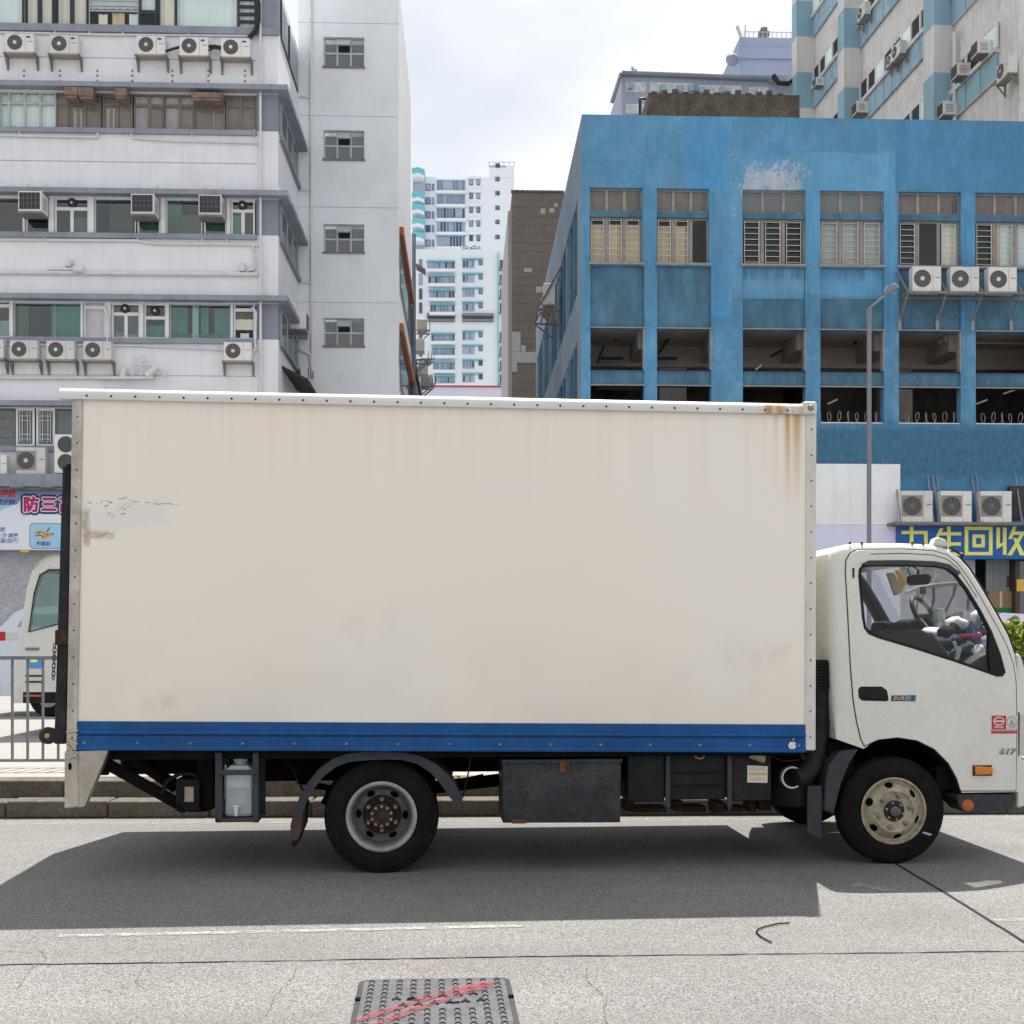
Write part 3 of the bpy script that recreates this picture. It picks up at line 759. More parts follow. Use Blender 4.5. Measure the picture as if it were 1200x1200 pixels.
MB().tube([(q[0] - .06, .08, q[2] + .012), (q[0] + .045, .06, q[2] - .012)], .016, 10, .03).build('work_lamp', 'lamp_glass', tr, smooth=40)
q = tp(820, 886, .06)
MB().tube([(q[0] + .03 * math.cos(t * .63), .06, q[2] + .018 * math.sin(t * .63)) for t in range(11)], .006, 6).build('tow_ring', 'lamp_glass', tr, smooth=60)
def cable_(pts, r, n=6): MB().tube(pts, r, n).build('cable', 'rubber_hose', tr, smooth=50)
cable_([tp(848, 882, .05), tp(862, 888, .05), tp(878, 886, .05), tp(884, 882, .05)], .005, 6); cable_([tp(903, 886, .05), tp(918, 892, .05), tp(935, 891, .05), tp(944, 884, .05)], .006, 6)
cable_([tp(690, 883, .06), tp(780, 884, .06)], .006, 6); cable_([tp(938, 882, .04), tp(942, 890, .04)], .012, 6)
# air cleaner and intake duct between box and cab
q = tp(930, 918, .35)
MB().lathez([(0, 0), (.16, 0), (.17, .02), (.17, .24), (.15, .27), (0, .27)], q[0], .38, 24, tp(930, 943, .35)[2]).build('air_cleaner', 'tank_black', tr, smooth=40)
ad = MB().tube([tp(931, 912, .16), tp(940, 909, .18), tp(950, 898, .22), tp(956, 880, .26), tp(960, 850, .28), tp(962, 800, .28), tp(962, 775, .28)], .075, 14).build('intake_duct', 'tank_black', tr, smooth=50)
gi = MB(); q = tp(962, 790, .22)
for k in range(9): gi.box(q[0] - .07, q[0] + .07, .18, .24, q[2] - .1 + k * .022, q[2] - .09 + k * .022)
gi.box(q[0] - .08, q[0] + .08, .2, .4, q[2] - .11, q[2] + .1)
gi.build('intake_grille', 'truck_black', tr)
MB().lathe([(.066, -.012), (.078, -.012), (.08, 0), (.08, .03)], tp(928, 911, .15)[0], tp(928, 911, .15)[2], 18, .15).build('hose_clip', 'stainless', tr, smooth=40)

# wheels
def wheel(u, z, v, front, out=-1, name='wheel'):
    """outer face at v, facing out (-1 towards the viewer)"""
    s_ = -out
    def P(pr): return [(r, y * s_) for r, y in pr]
    rt = .390 if not front else .381; rr_ = .235 if not front else .231
    tyre = [(rr_ - .012, .06), (rr_, .02), (rr_ + .010, .010), (rr_ + .03, .006), (rr_ + .035, .003), (rr_ + .06, 0), (rr_ + .065, .002), (rr_ + .1, .006), (rr_ + .103, .003), (rr_ + .115, .010), (rt - .012, .022), (rt - .003, .038), (rt, .055), (rt, .08), (rt - .008, .082), (rt - .008, .09), (rt, .092), (rt, .118), (rt - .008, .12), (rt - .008, .128), (rt, .13), (rt, .155), (rt - .01, .175), (rt - .05, .2), (rr_ + .02, .205), (rr_, .18)]
    ty = MB().lathe(P(tyre), u, z, 72, v).build('wheel', 'tyre', tr, smooth=35)
    if front:
        rim = [(rr_ + .004, .012), (rr_ + .006, .006), (rr_ - .004, .003), (rr_ - .010, .012), (rr_ - .016, .035), (rr_ - .03, .040), (rr_ - .055, .012), (rr_ - .075, -.010), (rr_ - .085, -.018), (rr_ - .095, -.016), (rr_ - .10, -.006), (.085, -.004), (.075, .0), (.072, .03), (0, .03)]
        rm = MB().lathe(P(rim), u, z, 56, v).build('rim', 'rim_cream', ty, smooth=45)
        for k in range(6):
            t = math.radians(75 + 60 * k)
            c0 = Vector((u + math.cos(t) * .118, v + (-.012) * s_, z + math.sin(t) * .118))
            nb_ = MB().lathe(P([(0, -.030), (.012, -.030), (.013, -.016), (.020, -.014), (.023, -.010), (.025, .012)]), c0.x, c0.z, 6, c0.y + .006 * s_)
            nb_.build('wheel_nut', 'nut', ty)
            t = math.radians(100 + 60 * k)
            hb = MB(); rc = rr_ - .047
            pts = []
            for j in range(14):
                w_ = 2 * math.pi * j / 14
                rr2 = rc + .019 * math.sin(w_); tt = t + .030 / rc * math.cos(w_)
                yy = .0285 - (rr_ - .03 - rr2) * 1.12 + .001 + .005 if False else (.040 - (rr_ - .03 - rr2) * 1.12 - .002)
                pts.append((u + rr2 * math.cos(tt), v + yy * s_, z + rr2 * math.sin(tt)))
            hb.add(pts, [tuple(range(14))]); hb.build('hand_hole', 'hole_black', ty, recalc=False)
        MB().lathe(P([(.074, .0), (.07, -.008), (.045, -.008), (.043, .02), (.0, .02)]), u, z, 24, v).build('hub', 'hub_rust', ty, smooth=30)
        MB().lathe(P([(0, -.038), (.030, -.037), (.037, -.032), (.040, .01)]), u, z, 24, v).build('hub_cap', 'hub_cap', ty, smooth=40)
        hb = MB()
        for k in range(6):
            t = math.radians(45 + 60 * k); hb.lathe(P([(0, -.016), (.009, -.016), (.009, 0)]), u + .06 * math.cos(t), z + .06 * math.sin(t), 6, v)
        hb.build('hub_bolt', 'nut', ty, kind='stuff')
    else:
        rim = [(rr_ + .004, .012), (rr_ + .006, .004), (rr_ - .006, .0), (rr_ - .018, .004), (rr_ - .022, .014), (rr_ - .030, .03), (rr_ - .040, .05), (rr_ - .046, .08), (rr_ - .05, .125), (rr_ - .065, .137), (rr_ - .10, .132), (rr_ - .11, .126), (.118, .128), (.06, .128), (0, .128)]
        MB().lathe(P(rim[:6]), u, z, 64, v).build('rim', 'rim_silver', ty, smooth=40); MB().lathe(P(rim[5:]), u, z, 64, v).build('wheel_dish', 'rim_shaded', ty, smooth=40)
        MB().lathe(P([(.135, .13), (.133, .118), (.127, .118), (.125, .126), (.10, .122), (.09, .124), (.075, .124), (0, .124)]), u, z, 40, v).build('hub', 'hub_rust', ty, smooth=35)
        MB().lathe(P([(.086, .124), (.083, .04), (.078, .032), (.055, .03), (0, .032)]), u, z, 32, v).build('hub_cap', 'hub_rust', ty, smooth=35)
        for k in range(6):
            t = math.radians(90 + 60 * k)
            MB().lathe(P([(0, .085), (.012, .085), (.013, .10), (.018, .104), (.02, .126)]), u + math.cos(t) * .106, z + math.sin(t) * .106, 6, v).build('wheel_nut', 'nut', ty)
            t = math.radians(30 + 60 * k + 28)
            pts = []
            for j in range(14):
                w_ = 2 * math.pi * j / 14; rr2 = .160 + .019 * math.sin(w_); tt = t + .185 * math.cos(w_)
                pts.append((u + rr2 * math.cos(tt), v + .1285 * s_, z + rr2 * math.sin(tt)))
            MB().add(pts, [tuple(range(14))]).build('hand_hole', 'hole_black', ty, recalc=False)
        hb = MB()
        for k in range(10):
            t = math.radians(18 + 36 * k); hb.lathe(P([(0, .016), (.011, .017), (.012, .034)]), u + .067 * math.cos(t), z + .067 * math.sin(t), 6, v)
        hb.build('hub_bolt', 'nut', ty, kind='stuff')
    return ty
fw = wheel(uf_, zf_, .16, True)
wt = [(uf_ + r * math.cos(t), zf_ + r * math.sin(t)) for r, t in ((.255, -.62), (.30, -.62), (.30, -.55), (.255, -.55))]
MB().prism([(uf_ + r * math.cos(t), zf_ + r * math.sin(t)) for r, t in ((.255, -.66), (.315, -.60), (.322, -.54), (.262, -.60))], .157, .163).build('tyre_tag', 'badge_silver', fw)
wheel(uf_, zf_, W - .16, True, 1)
wheel(ur_, zr_, .08, False)
MB().lathe([(.2, .02), (.24, .0), (.38, .02), (.389, .05), (.389, .16), (.37, .2), (.22, .2)], ur_, zr_, 56, .31).build('wheel', 'tyre', tr, smooth=35)
wheel(ur_, zr_, W - .08, False, 1)
MB().lathe([(.2, .02), (.24, .0), (.38, .02), (.389, .05), (.389, .16), (.37, .2), (.22, .2)], ur_, zr_, 56, W - .51).build('wheel', 'tyre', tr, smooth=35)

# rear mudguard
def arc_guard(outer, th_px, v0, v1, name, mat):
    pts = [Vector((*t2(*p, v0), 0)) for p in outer]; n_ = len(pts); vs = []; fs = []
    for i, p in enumerate(pts):
        d_ = (pts[min(i + 1, n_ - 1)] - pts[max(i - 1, 0)]).normalized(); nrm = Vector((d_.y, -d_.x, 0))
        w_ = th_px[i] / 173
        q_ = p + nrm * w_
        vs += [(p.x, v0, p.y), (q_.x, v0, q_.y), (p.x, v1, p.y), (q_.x + nrm.x * -.5 * w_, v1, q_.y - nrm.y * .5 * w_)]
    for i in range(n_ - 1):
        a_, b_ = 4 * i, 4 * i + 4
        fs += [(a_, b_, b_ + 1, a_ + 1), (a_, a_ + 2, b_ + 2, b_), (a_ + 1, b_ + 1, b_ + 3, a_ + 3), (a_ + 2, a_ + 3, b_ + 3, b_ + 2)]
    fs += [(0, 1, 3, 2), (4 * n_ - 4, 4 * n_ - 2, 4 * n_ - 1, 4 * n_ - 3)]
    return MB().add(vs, fs).build(name, mat, tr, smooth=40)
guard = arc_guard([(343, 956), (350, 936), (360, 918), (373, 902), (389, 890), (408, 883), (430, 881), (452, 881), (474, 882), (493, 886), (512, 896), (528, 911), (539, 929), (545, 948)],
          [10, 10, 10, 10, 10, 10, 10, 9, 9, 10, 12, 14, 13, 6], .03, .56, 'rear_mudguard', 'fender_grey')
fl = [t2(346, 944, .04), t2(355, 948, .04), t2(353, 975, .04), t2(349, 985, .04), t2(341, 986, .04), t2(340, 968, .04)]
MB().plate([fl], lambda z: .04, .5, True).build('mud_flap', 'flap_brown', guard, bevel=.008)
fl = [t2(342, 984, .03), t2(350, 983, .03), t2(347, 992, .03), t2(341, 993, .03)]
MB().plate([fl], lambda z: .05, .4, True).build('flap_tip', 'truck_black', guard)

# ---------------------------------------------------------------- cab
CV = .12
def c2(px, py, v=CV): return T.uz(px, py, v)
def vcab(z): return CV + max(0, z - 1.35) * .05
Spx = [(980, 866), (977, 830), (975, 780), (974, 700), (974, 662), (977, 648), (986, 639), (1004, 635.5), (1060, 635), (1098, 637), (1116, 642.5), (1130, 653), (1141, 667), (1156, 692), (1171, 719), (1184, 744), (1192, 768), (1196, 800), (1198, 850), (1199, 900), (1198, 928),
       (1127, 929), (1122.5, 911), (1112.5, 892.5), (1096, 876.5), (1075, 866), (1051, 862.5), (1029, 865), (1012, 877.5)]
SL = [c2(*p) for p in Spx]
rad = [.0, .05, .07, .08, .08, .08, .08, .075, .07, .06, .05, .04, .035, .035, .035, .035, .035, .03, .03, .02, .0] + [0] * 8
Wpx = [(1007.5, 676), (1008, 667), (1012, 662), (1020, 660.5), (1060, 660), (1098, 661), (1112, 664), (1122, 671), (1136, 690), (1150, 714), (1163, 740), (1172, 765), (1177, 785), (1175, 792), (1168, 793), (1120, 776), (1070, 760), (1030, 748), (1018, 743), (1013, 736), (1011, 725)]
WL = [c2(*p) for p in Wpx]
def offs(loop, d):
    """move a loop inwards by d (number or list)"""
    n = len(loop); out = []
    area = sum(loop[i][0] * loop[(i + 1) % n][1] - loop[(i + 1) % n][0] * loop[i][1] for i in range(n))
    sg = 1 if area > 0 else -1
    for i, p in enumerate(loop):
        a = Vector(p) - Vector(loop[i - 1]); b = Vector(loop[(i + 1) % n]) - Vector(p)
        t = (a.normalized() + b.normalized()); t.normalize()
        nrm = Vector((-t.y, t.x)) * sg
        dd = d[i] if isinstance(d, list) else d
        out.append((p[0] + nrm.x * dd, p[1] + nrm.y * dd))
    return out
WF = [(u + max(0., (u - WL[5][0]) / (WL[17][0] - WL[5][0])) * .075, z + (.012 if z > 2.0 else 0)) for u, z in WL]
WSEG = range(11, 16)                       # outline edges that are the windscreen
def shell():
    mb = MB(); n = len(SL); K = 5
    rings = []
    for side in (0, 1):
        for k in range(K + 1):
            ph = math.pi / 2 * k / K
            lp = offs(SL, [r * (1 - math.sin(ph)) for r in rad])
            ring = []
            for i, (u, z) in enumerate(lp):
                vv = vcab(z) + rad[i] * (1 - math.cos(ph)); ring.append((u, vv if side == 0 else W - vv, z))
            rings.append(ring)
    near = rings[:K + 1]; far = rings[K + 1:]
    order = near + far[::-1]
    base = len(mb.v); vs = [v for r in order for v in r]; fs = []
    for j in range(len(order) - 1):
        for i in range(n):
            if j == K and (i in WSEG or 21 <= i <= 27): continue
            fs.append((j * n + i, j * n + (i + 1) % n, (j + 1) * n + (i + 1) % n, (j + 1) * n + i))
    mb.add(vs, fs)
    for side, ring in ((0, near[0]), (1, far[0])):
        loops = [[(p[0], p[2]) for p in ring], WL if side == 0 else WF]
        flat = [p for lp in loops for p in lp]
        tri = tessellate_polygon([[Vector((p[0], p[1], 0)) for p in lp] for lp in loops])
        mb.add([(p[0], vcab(p[1]) if side == 0 else W - vcab(p[1]), p[1]) for p in flat], [tuple(t) for t in tri])
    # windscreen surround between the pillars
    for i in WSEG:
        a, b = SL[i], SL[i + 1]
        for v0, v1 in ((vcab(a[1]) + rad[i], vcab(a[1]) + .055), (W - vcab(a[1]) - .055, W - vcab(a[1]) - rad[i])):
            mb.add([(a[0], v0, a[1]), (b[0], v0, b[1]), (b[0], v1, b[1]), (a[0], v1, a[1])], [(0, 1, 2, 3)])
    return mb
bm_ = shell()
cab = bm_.build('cab', 'cab_paint', tr, smooth=32)
wsm = MB()
for i in WSEG:
    a, b = SL[i], SL[i + 1]; v0, v1 = vcab(a[1]) + .055, W - vcab(a[1]) - .055
    wsm.add([(a[0], v0, a[1]), (b[0], v0, b[1]), (b[0], v1, b[1]), (a[0], v1, a[1])], [(0, 1, 2, 3)])
wsm.build('windscreen', 'windscreen', cab, smooth=60, recalc=False)
# black weatherstrip down the windscreen edge
ed = []
for i in range(11, 18):
    u, z = SL[i]; ed.append((u + .004, vcab(z) + .045, z + .006))
MB().tube(ed, .014, 6).build('pillar_seal', 'cab_seal', cab, smooth=60)
# door with shut line, window rubber and glass
Dpx = [(993, 668), (994, 656), (999, 648), (1008, 644), (1060, 643.5), (1096, 645.5), (1112, 650), (1124, 660), (1137, 678), (1152, 703), (1167, 731), (1180, 757), (1187, 778), (1190, 800), (1191, 850), (1190, 926.5), (1125.5, 926.5), (1121, 912), (1111, 894), (1095, 878), (1074, 867.5), (1051, 864), (1029, 866.5), (1013, 874), (1009, 866), (1004, 845), (1000, 820), (997, 780), (995, 720)]
DL = [c2(*p) for p in Dpx]
DL_in = offs(DL, .0)
MB().plate([offs(DL, -.007), offs(WL, -.008)], lambda z: vcab(z) - .0015, .03).build('door_gap', 'cab_seal', cab)
door = MB().plate([DL_in, WL], lambda z: vcab(z) - .009, .035).build('door', 'cab_paint', cab, bevel=.004)
WI = offs(WL, .019)
MB().plate([WL, WI], lambda z: vcab(z) - .012, .03).build('window_rubber', 'cab_seal', cab, bevel=.004)
rb = [c2(*p) for p in ((1010, 661), (1020, 656.5), (1060, 656), (1098, 657.5), (1114, 661), (1127, 671), (1124, 674), (1111, 666), (1097, 663), (1060, 662), (1020, 662.5))]
MB().plate([rb], lambda z: vcab(z) - .020, .02).build('rain_visor', 'cab_trim', cab, bevel=.003)
MB().add([(p[0], vcab(p[1]) + .008, p[1]) for p in WI], [tuple(range(len(WI)))]).build('side_window', 'cab_glass', cab, recalc=False)
MB().add([(p[0], W - vcab(p[1]) - .008, p[1]) for p in WF], [tuple(range(len(WF)))]).build('far_window', 'cab_glass', cab, recalc=False)
tri_ = [c2(*p) for p in ((1160, 741), (1166, 748), (1173, 768), (1178, 788), (1174, 793), (1160, 790), (1158, 770))]
MB().plate([tri_], lambda z: vcab(z) - .014, .05).build('mirror_base', 'cab_seal', cab, bevel=.006)
# door skin details
hn = [c2(*p) for p in ((1005, 808), (1008, 804.5), (1033, 804.5), (1039, 809), (1041, 819), (1039, 822), (1009, 821), (1005.5, 817))]
hd = MB().plate([hn], lambda z: CV - .012, .012).build('door_handle', 'cab_seal', door, bevel=.004)
a, b = c2(1012, 813.5), c2(1033, 818); MB().box(a[0], b[0], CV - .024, CV - .012, b[1], a[1]).build('pull', 'tank_black', door, bevel=.004)
a = c2(1001.5, 672); MB().box(a[0] - .006, a[0] + .006, vcab(a[1]) - .014, vcab(a[1]) - .008, a[1] - .03, a[1] + .04).build('vent_slot', 'cab_seal', door)
sm = MB()
sm.tube([(c2(*p)[0], vcab(c2(*p)[1]) - .010, c2(*p)[1]) for p in ((1022, 649), (1060, 648), (1096, 650), (1112, 655), (1124, 665), (1146, 700))], .0025, 5)
sm.build('drip_seam', 'cab_seal', door)
# writing on the door
def bar_badge(px0, px1, py0, py1, mat, name, v=-.0115, parent=None, sh=0):
    a, b = c2(px0, py1), c2(px1, py0)
    return MB().prism([(a[0], a[1]), (b[0] - sh, a[1]), (b[0], b[1]), (a[0] + sh, b[1])], CV + v, CV + v + .003).build(name, mat, parent or door)
bd = bar_badge(1043.5, 1066, 814.8, 821.5, 'badge_dark', 'emission_badge', sh=.004)
b5 = bar_badge(1064, 1073, 814.4, 821.8, 'sticker_teal', 'badge_number_plate', sh=.006, v=-.0118)
q = c2(1055.3, 818.2); fat_text('EURO', .034, 'badge_silver', door, (q[0], CV - .0124, q[1]), .0012, shear=.2, sx=1.25, spacing=1.08)
q = c2(1068.6, 818.1); fat_text('5', .044, 'badge_dark', door, (q[0], CV - .0124, q[1]), .003, shear=.2, sx=1.1)
rs = bar_badge(1161.5, 1178, 838.5, 854.5, 'sticker_red', 'brand_sticker')
bar_badge(1161, 1191, 855, 859.5, 'sticker_red', 'sticker_strip')
bar_badge(1162, 1190, 855.8, 856.5, 'sticker_white', 'sticker_strip_print', v=-.0118)
q = c2(1169.7, 845)
em = MB()
def ring2(mb, cx, cz, a, b, t, y, n=24):
    vs = []
    for k in range(n):
        w_ = 2 * math.pi * k / n; vs += [(cx + a * math.cos(w_), y, cz + b * math.sin(w_)), (cx + (a - t) * math.cos(w_), y, cz + (b - t) * math.sin(w_))]
    mb.add(vs, [(2 * k, 2 * k + 1, (2 * k + 3) % (2 * n), (2 * k + 2) % (2 * n)) for k in range(n)])
ring2(em, q[0], q[1], .040, .031, .007, CV - .0122)
em.add([(q[0] - .036, CV - .0122, q[1] - .005), (q[0] + .036, CV - .0122, q[1] - .005), (q[0] + .036, CV - .0122, q[1] + .005), (q[0] - .036, CV - .0122, q[1] + .005)], [(0, 1, 2, 3)])
em.build('emblem', 'sticker_white', door, recalc=False)
q = c2(1169.7, 852); fat_text('HINO', .020, 'sticker_white', door, (q[0], CV - .0122, q[1]), .0010, sx=1.3)
ws = bar_badge(1178.2, 1191, 838.5, 854.5, 'sticker_white', 'round_seal_sticker')
q = c2(1184.6, 846); em = MB(); ring2(em, q[0], q[1], .036, .045, .006, CV - .0122)
em.add([(q[0] - .02, CV - .0122, q[1] - .02), (q[0] + .02, CV - .0122, q[1] - .02), (q[0], CV - .0122, q[1] + .028)], [(0, 1, 2)]); em.add([(q[0] - .024, CV - .0122, q[1] - .030), (q[0] + .024, CV - .0122, q[1] - .030), (q[0] + .024, CV - .0122, q[1] - .024), (q[0] - .024, CV - .0122, q[1] - .024)], [(0, 1, 2, 3)])
em.build('seal_print', 'sticker_grey', door, recalc=False)
q = c2(1178.5, 880.5); fat_text('617', .052, 'badge_dark', door, (q[0] + .002, CV - .0105, q[1] - .002), .0042, shear=.25, sx=1.3, spacing=1.15); fat_text('617', .052, 'badge_silver', door, (q[0] - .002, CV - .0122, q[1] + .002), .0012, shear=.25, sx=1.3, spacing=1.15)
a, b = c2(1139, 909), c2(1161.5, 896.5)
MB().box(a[0], b[0], CV - .014, CV - .008, a[1], b[1]).build('marker_base', 'cab_seal', door, bevel=.002)
MB().prism([(a[0] + .012, a[1] + .008), (b[0] - .004, a[1] + .012), (b[0] - .002, b[1] - .012), (a[0] + .008, b[1] - .004)], CV - .036, CV - .012).build('side_marker', 'orange_lens', door, bevel=.006)
# step panel, reflector, rear fender, mud flap
sp = [c2(*p) for p in ((1122, 931), (1190, 931), (1189, 945), (1186, 949), (1140, 953), (1131, 952), (1125, 945))]
stp = MB().plate([sp], lambda z: CV + .01, .25, True).build('step_panel', 'fender_grey', tr, bevel=.01)
q = c2(1135, 944); MB().lathe([(0, -.012), (.030, -.010), (.034, -.004), (.042, -.004), (.044, 0)], q[0], q[1], 18, CV + .01).build('reflector', 'orange_dull', stp, smooth=30)
rf = [c2(*p) for p in ((985, 881), (1008, 877.5), (997, 894), (987, 918), (978, 955), (967, 950), (969, 915), (972, 897))]
MB().plate([rf], lambda z: CV + .02, .4).build('front_mudguard', 'fender_grey', tr, bevel=.008)
mf = [c2(*p) for p in ((949, 922), (966, 922), (965, 985), (949, 976))]
MB().plate([mf], lambda z: CV + .05, .02, True).build('mud_flap', 'fender_grey', tr)
lin_ = MB(); ap = []
for k in range(19):
    t = math.radians(-8 + 196 * k / 18); ap.append((uf_ + .455 * math.cos(t), zf_ + .10 + .43 * math.sin(t)))
for k in range(18):
    a, b = ap[k], ap[k + 1]
    lin_.add([(a[0], CV + .02, a[1]), (b[0], CV + .02, b[1]), (b[0], .75, b[1]), (a[0], .75, a[1])], [(0, 1, 2, 3)])
lin_.add([(p[0], .75, p[1]) for p in ap], [tuple(range(19))])
lin_.build('wheel_arch_liner', 'truck_black', tr, recalc=False)
MB().box(t2(985, 900)[0], t2(1015, 900)[0], .25, 1.9, .50, .86).box(t2(1112, 900)[0], t2(1195, 900)[0], .2, 2., .52, .70).build('cab_underbody', 'chassis', tr)
# roof marker lamp and studs
q = tp(1101, 636.5, .22)
MB().prism([(q[0] - .058, q[2] - .02), (q[0] + .056, q[2] - .025), (q[0] + .046, q[2] + .022), (q[0] + .016, q[2] + .034), (q[0] - .018, q[2] + .04), (q[0] - .036, q[2] + .03)], .20, .30).build('roof_lamp', 'post_white', cab, bevel=.014)
q = tp(1120, 643, .2); MB().beam((q[0] - .05, .2, q[2] + .01), (q[0] + .06, .2, q[2] - .055), .02, .012).build('gutter_clip', 'cab_seal', cab, bevel=.004)
st = MB()
for px in (996, 1010, 1069, 1082):
    q = tp(px, 635, .2); st.tube([(q[0], .2, q[2] - .02), (q[0], .2, q[2] - .001)], .009, 6)
st.build('roof_stud', 'badge_dark', cab, kind='stuff')
# nose
fr_ = [c2(*p) for p in ((1192.5, 765), (1197, 768), (1206, 800), (1209, 850), (1209, 886), (1193, 886))]
nose = MB().plate([fr_], lambda z: CV + .005, W - 2 * CV - .01, True).build('nose_panel', 'cab_paint', tr, bevel=.02)
a, b = c2(1194.5, 884), c2(1209.5, 836); MB().box(a[0], b[0] + .01, CV - .004, .5, a[1], b[1]).build('headlight', 'lamp_clear', nose, bevel=.012)
MB().box(a[0] - .008, a[0], CV - .002, .5, a[1] - .01, b[1] + .01).build('headlight_rim', 'cab_seal', nose)
MB().box(a[0], b[0] + .015, 2.2 - .5, W - CV + .004, a[1], b[1]).build('headlight', 'lamp_clear', nose, bevel=.012)
bp = [c2(*p) for p in ((1193, 890), (1213, 890), (1213, 940), (1193, 948))]
MB().plate([bp], lambda z: CV - .002, W - 2 * CV, True).build('bumper', 'cab_paint', tr, bevel=.02)
# ---------- inside the cab
it = MB()
# far side skin, roof lining, rear wall, floor, far A pillar trim
ins = offs(SL[:21] + [c2(1130, 870), c2(1000, 840)], .03)
for side in (0, 1):
    loops = [ins, offs(WF if side else WL, .003)]
    flat = [p for lp in loops for p in lp]
    trs = tessellate_polygon([[Vector((p[0], p[1], 0)) for p in lp] for lp in loops])
    it.add([(p[0], W - vcab(p[1]) - .045 if side else vcab(p[1]) + .03, p[1]) for p in flat], [tuple(t) for t in trs])
for v in (vcab(2.) + .06, W - vcab(2.) - .085):
    it.tube([(SL[i][0] - .025, v, SL[i][1] - .02) for i in range(11, 17)], .026, 8)
zf = c2(1100, 850)[1]
it.box(c2(985, 700)[0], c2(1185, 700)[0], .2, 2.0, zf - .05, zf)
it.box(c2(979, 700)[0], c2(983, 700)[0], .2, 2.0, zf, c2(980, 655)[1])
it.build('interior_trim', 'cab_trim', cab, recalc=False)
a, b = c2(986, 646), c2(1118, 648); MB().box(a[0], b[0] - .1, .22, 1.98, a[1] - .03, a[1] - .012).build('roof_lining', 'cab_lining', cab)
# seats
def seat(v0, v1, mat, px0, top):
    s_ = MB(); a = T.uz(px0, 800, (v0 + v1) / 2)[0]; zt = T.uz(1050, top, (v0 + v1) / 2)[1]
    s_.prismx([(v0, 1.18), (v1, 1.18), (v1, 1.30), (v0, 1.30)], a, a + .5)
    s_.add([(a - .02, v0, 1.25), (a + .12, v0, 1.25), (a + .02, v0 + .05, zt), (a - .10, v0 + .05, zt), (a - .02, v1, 1.25), (a + .12, v1, 1.25), (a + .02, v1 - .05, zt), (a - .10, v1 - .05, zt)],
           [(0, 1, 2, 3), (7, 6, 5, 4), (0, 4, 5, 1), (1, 5, 6, 2), (2, 6, 7, 3), (3, 7, 4, 0)])
    return s_.build('seat', mat, cab, bevel=.05)
seat(.30, .80, 'seat_brown', 1030, 745); seat(.9, 1.35, 'seat_black', 1022, 738); seat(1.4, 1.85, 'seat_black', 1040, 728)
bk = [T.uz(*p, .5) for p in ((1020, 748), (1045, 738), (1075, 738), (1092, 746), (1105, 762), (1128, 790), (1080, 800), (1030, 790))]
MB().plate([bk], lambda z: .42, .4, True).build('seat_cover', 'seat_brown', cab, bevel=.05)
cu_ = [T.uz(*p, 1.1) for p in ((1042, 742), (1056, 730), (1068, 725), (1078, 729), (1086, 742), (1086, 760), (1042, 760))]
MB().plate([cu_], lambda z: 1.0, .3, True).build('headrest', 'seat_black', cab, bevel=.05)
# dashboard along the windscreen
dp = [T.uz(*p, .35) for p in ((1122, 782), (1142, 768), (1162, 760), (1174, 764), (1178, 790), (1160, 815), (1112, 800))]
MB().plate([dp], lambda z: .26, .75, True).build('dashboard', 'cab_trim', cab, bevel=.03)
dp = [T.uz(*p, 1.2) for p in ((1072, 760), (1088, 738), (1106, 730), (1128, 727), (1140, 738), (1140, 800), (1072, 800))]
MB().plate([dp], lambda z: 1.02, 1.12, True).build('dashboard_cowl', 'cab_trim', cab, bevel=.03)
MB().tube([T.p(*p, .95) for p in ((1098, 728), (1112, 724), (1128, 717))], .016, 8).tube([T.p(1126, 718, .95), T.p(1127, 735, .95)], .014, 6).build('grab_rail', 'cab_seal', cab, smooth=50)
def ringtube(c, ru, rz, tilt, r, n=28, yaw=0.):
    """steering ring; disc normal leans in the u-z plane by tilt"""
    pts = []
    for k in range(n + 1):
        t = 2 * math.pi * k / n; a_, b_ = math.cos(t) * ru, math.sin(t) * rz
        pts.append((c[0] + b_ * math.cos(tilt) + a_ * math.sin(yaw), c[1] + a_ * math.cos(yaw), c[2] + b_ * math.sin(tilt)))
    return pts
c0 = tp(1084, 722, 1.25)
sw = MB().tube(ringtube(c0, .19, .17, math.radians(118), .02, yaw=.75), .019, 8)
sw.beam((c0[0] - .02, c0[1] - .12, c0[2]), (c0[0] + .02, c0[1] + .14, c0[2]), .05, .03)
sw.tube([c0, (c0[0] + .25, c0[1], c0[2] - .3)], .03, 8)
sw.build('steering_wheel', 'cab_trim', cab, smooth=50)
c0 = tp(1164, 736, .55)
MB().tube(ringtube(c0, .17, .165, math.radians(115), .02, yaw=.2), .017, 8).build('steering_rim', 'wood', cab, smooth=50)
# mirror, sun visor papers, hanging tag
q = tp(1077, 679, 1.0)
mi = MB().prism([(q[0] - .092, q[2] - .030), (q[0] - .07, q[2] - .046), (q[0] + .06, q[2] - .040), (q[0] + .088, q[2] - .02), (q[0] + .09, q[2] + .03), (q[0] + .05, q[2] + .045), (q[0] - .05, q[2] + .036), (q[0] - .092, q[2] + .022)], .97, 1.03).build('rear_view_mirror', 'seat_black', cab, bevel=.012)
MB().tube([(q[0] - .0, 1.02, q[2] + .04), (q[0] + .01, 1.04, q[2] + .075), (q[0] - .03, 1.06, q[2] + .12)], .012, 6).tube([(q[0] - .06, 1.02, q[2] + .03), (q[0] - .08, 1.03, q[2] + .08), (q[0] - .04, 1.05, q[2] + .12)], .005, 5).build('mirror_stalk', 'seat_black', cab, smooth=50)
vz = [T.uz(*p, 1.45) for p in ((1039, 672), (1048, 670), (1060, 690), (1053, 697), (1048, 698))]
MB().plate([vz], lambda z: 1.45, .02, True).build('sun_visor', 'cab_lining', cab, bevel=.006)
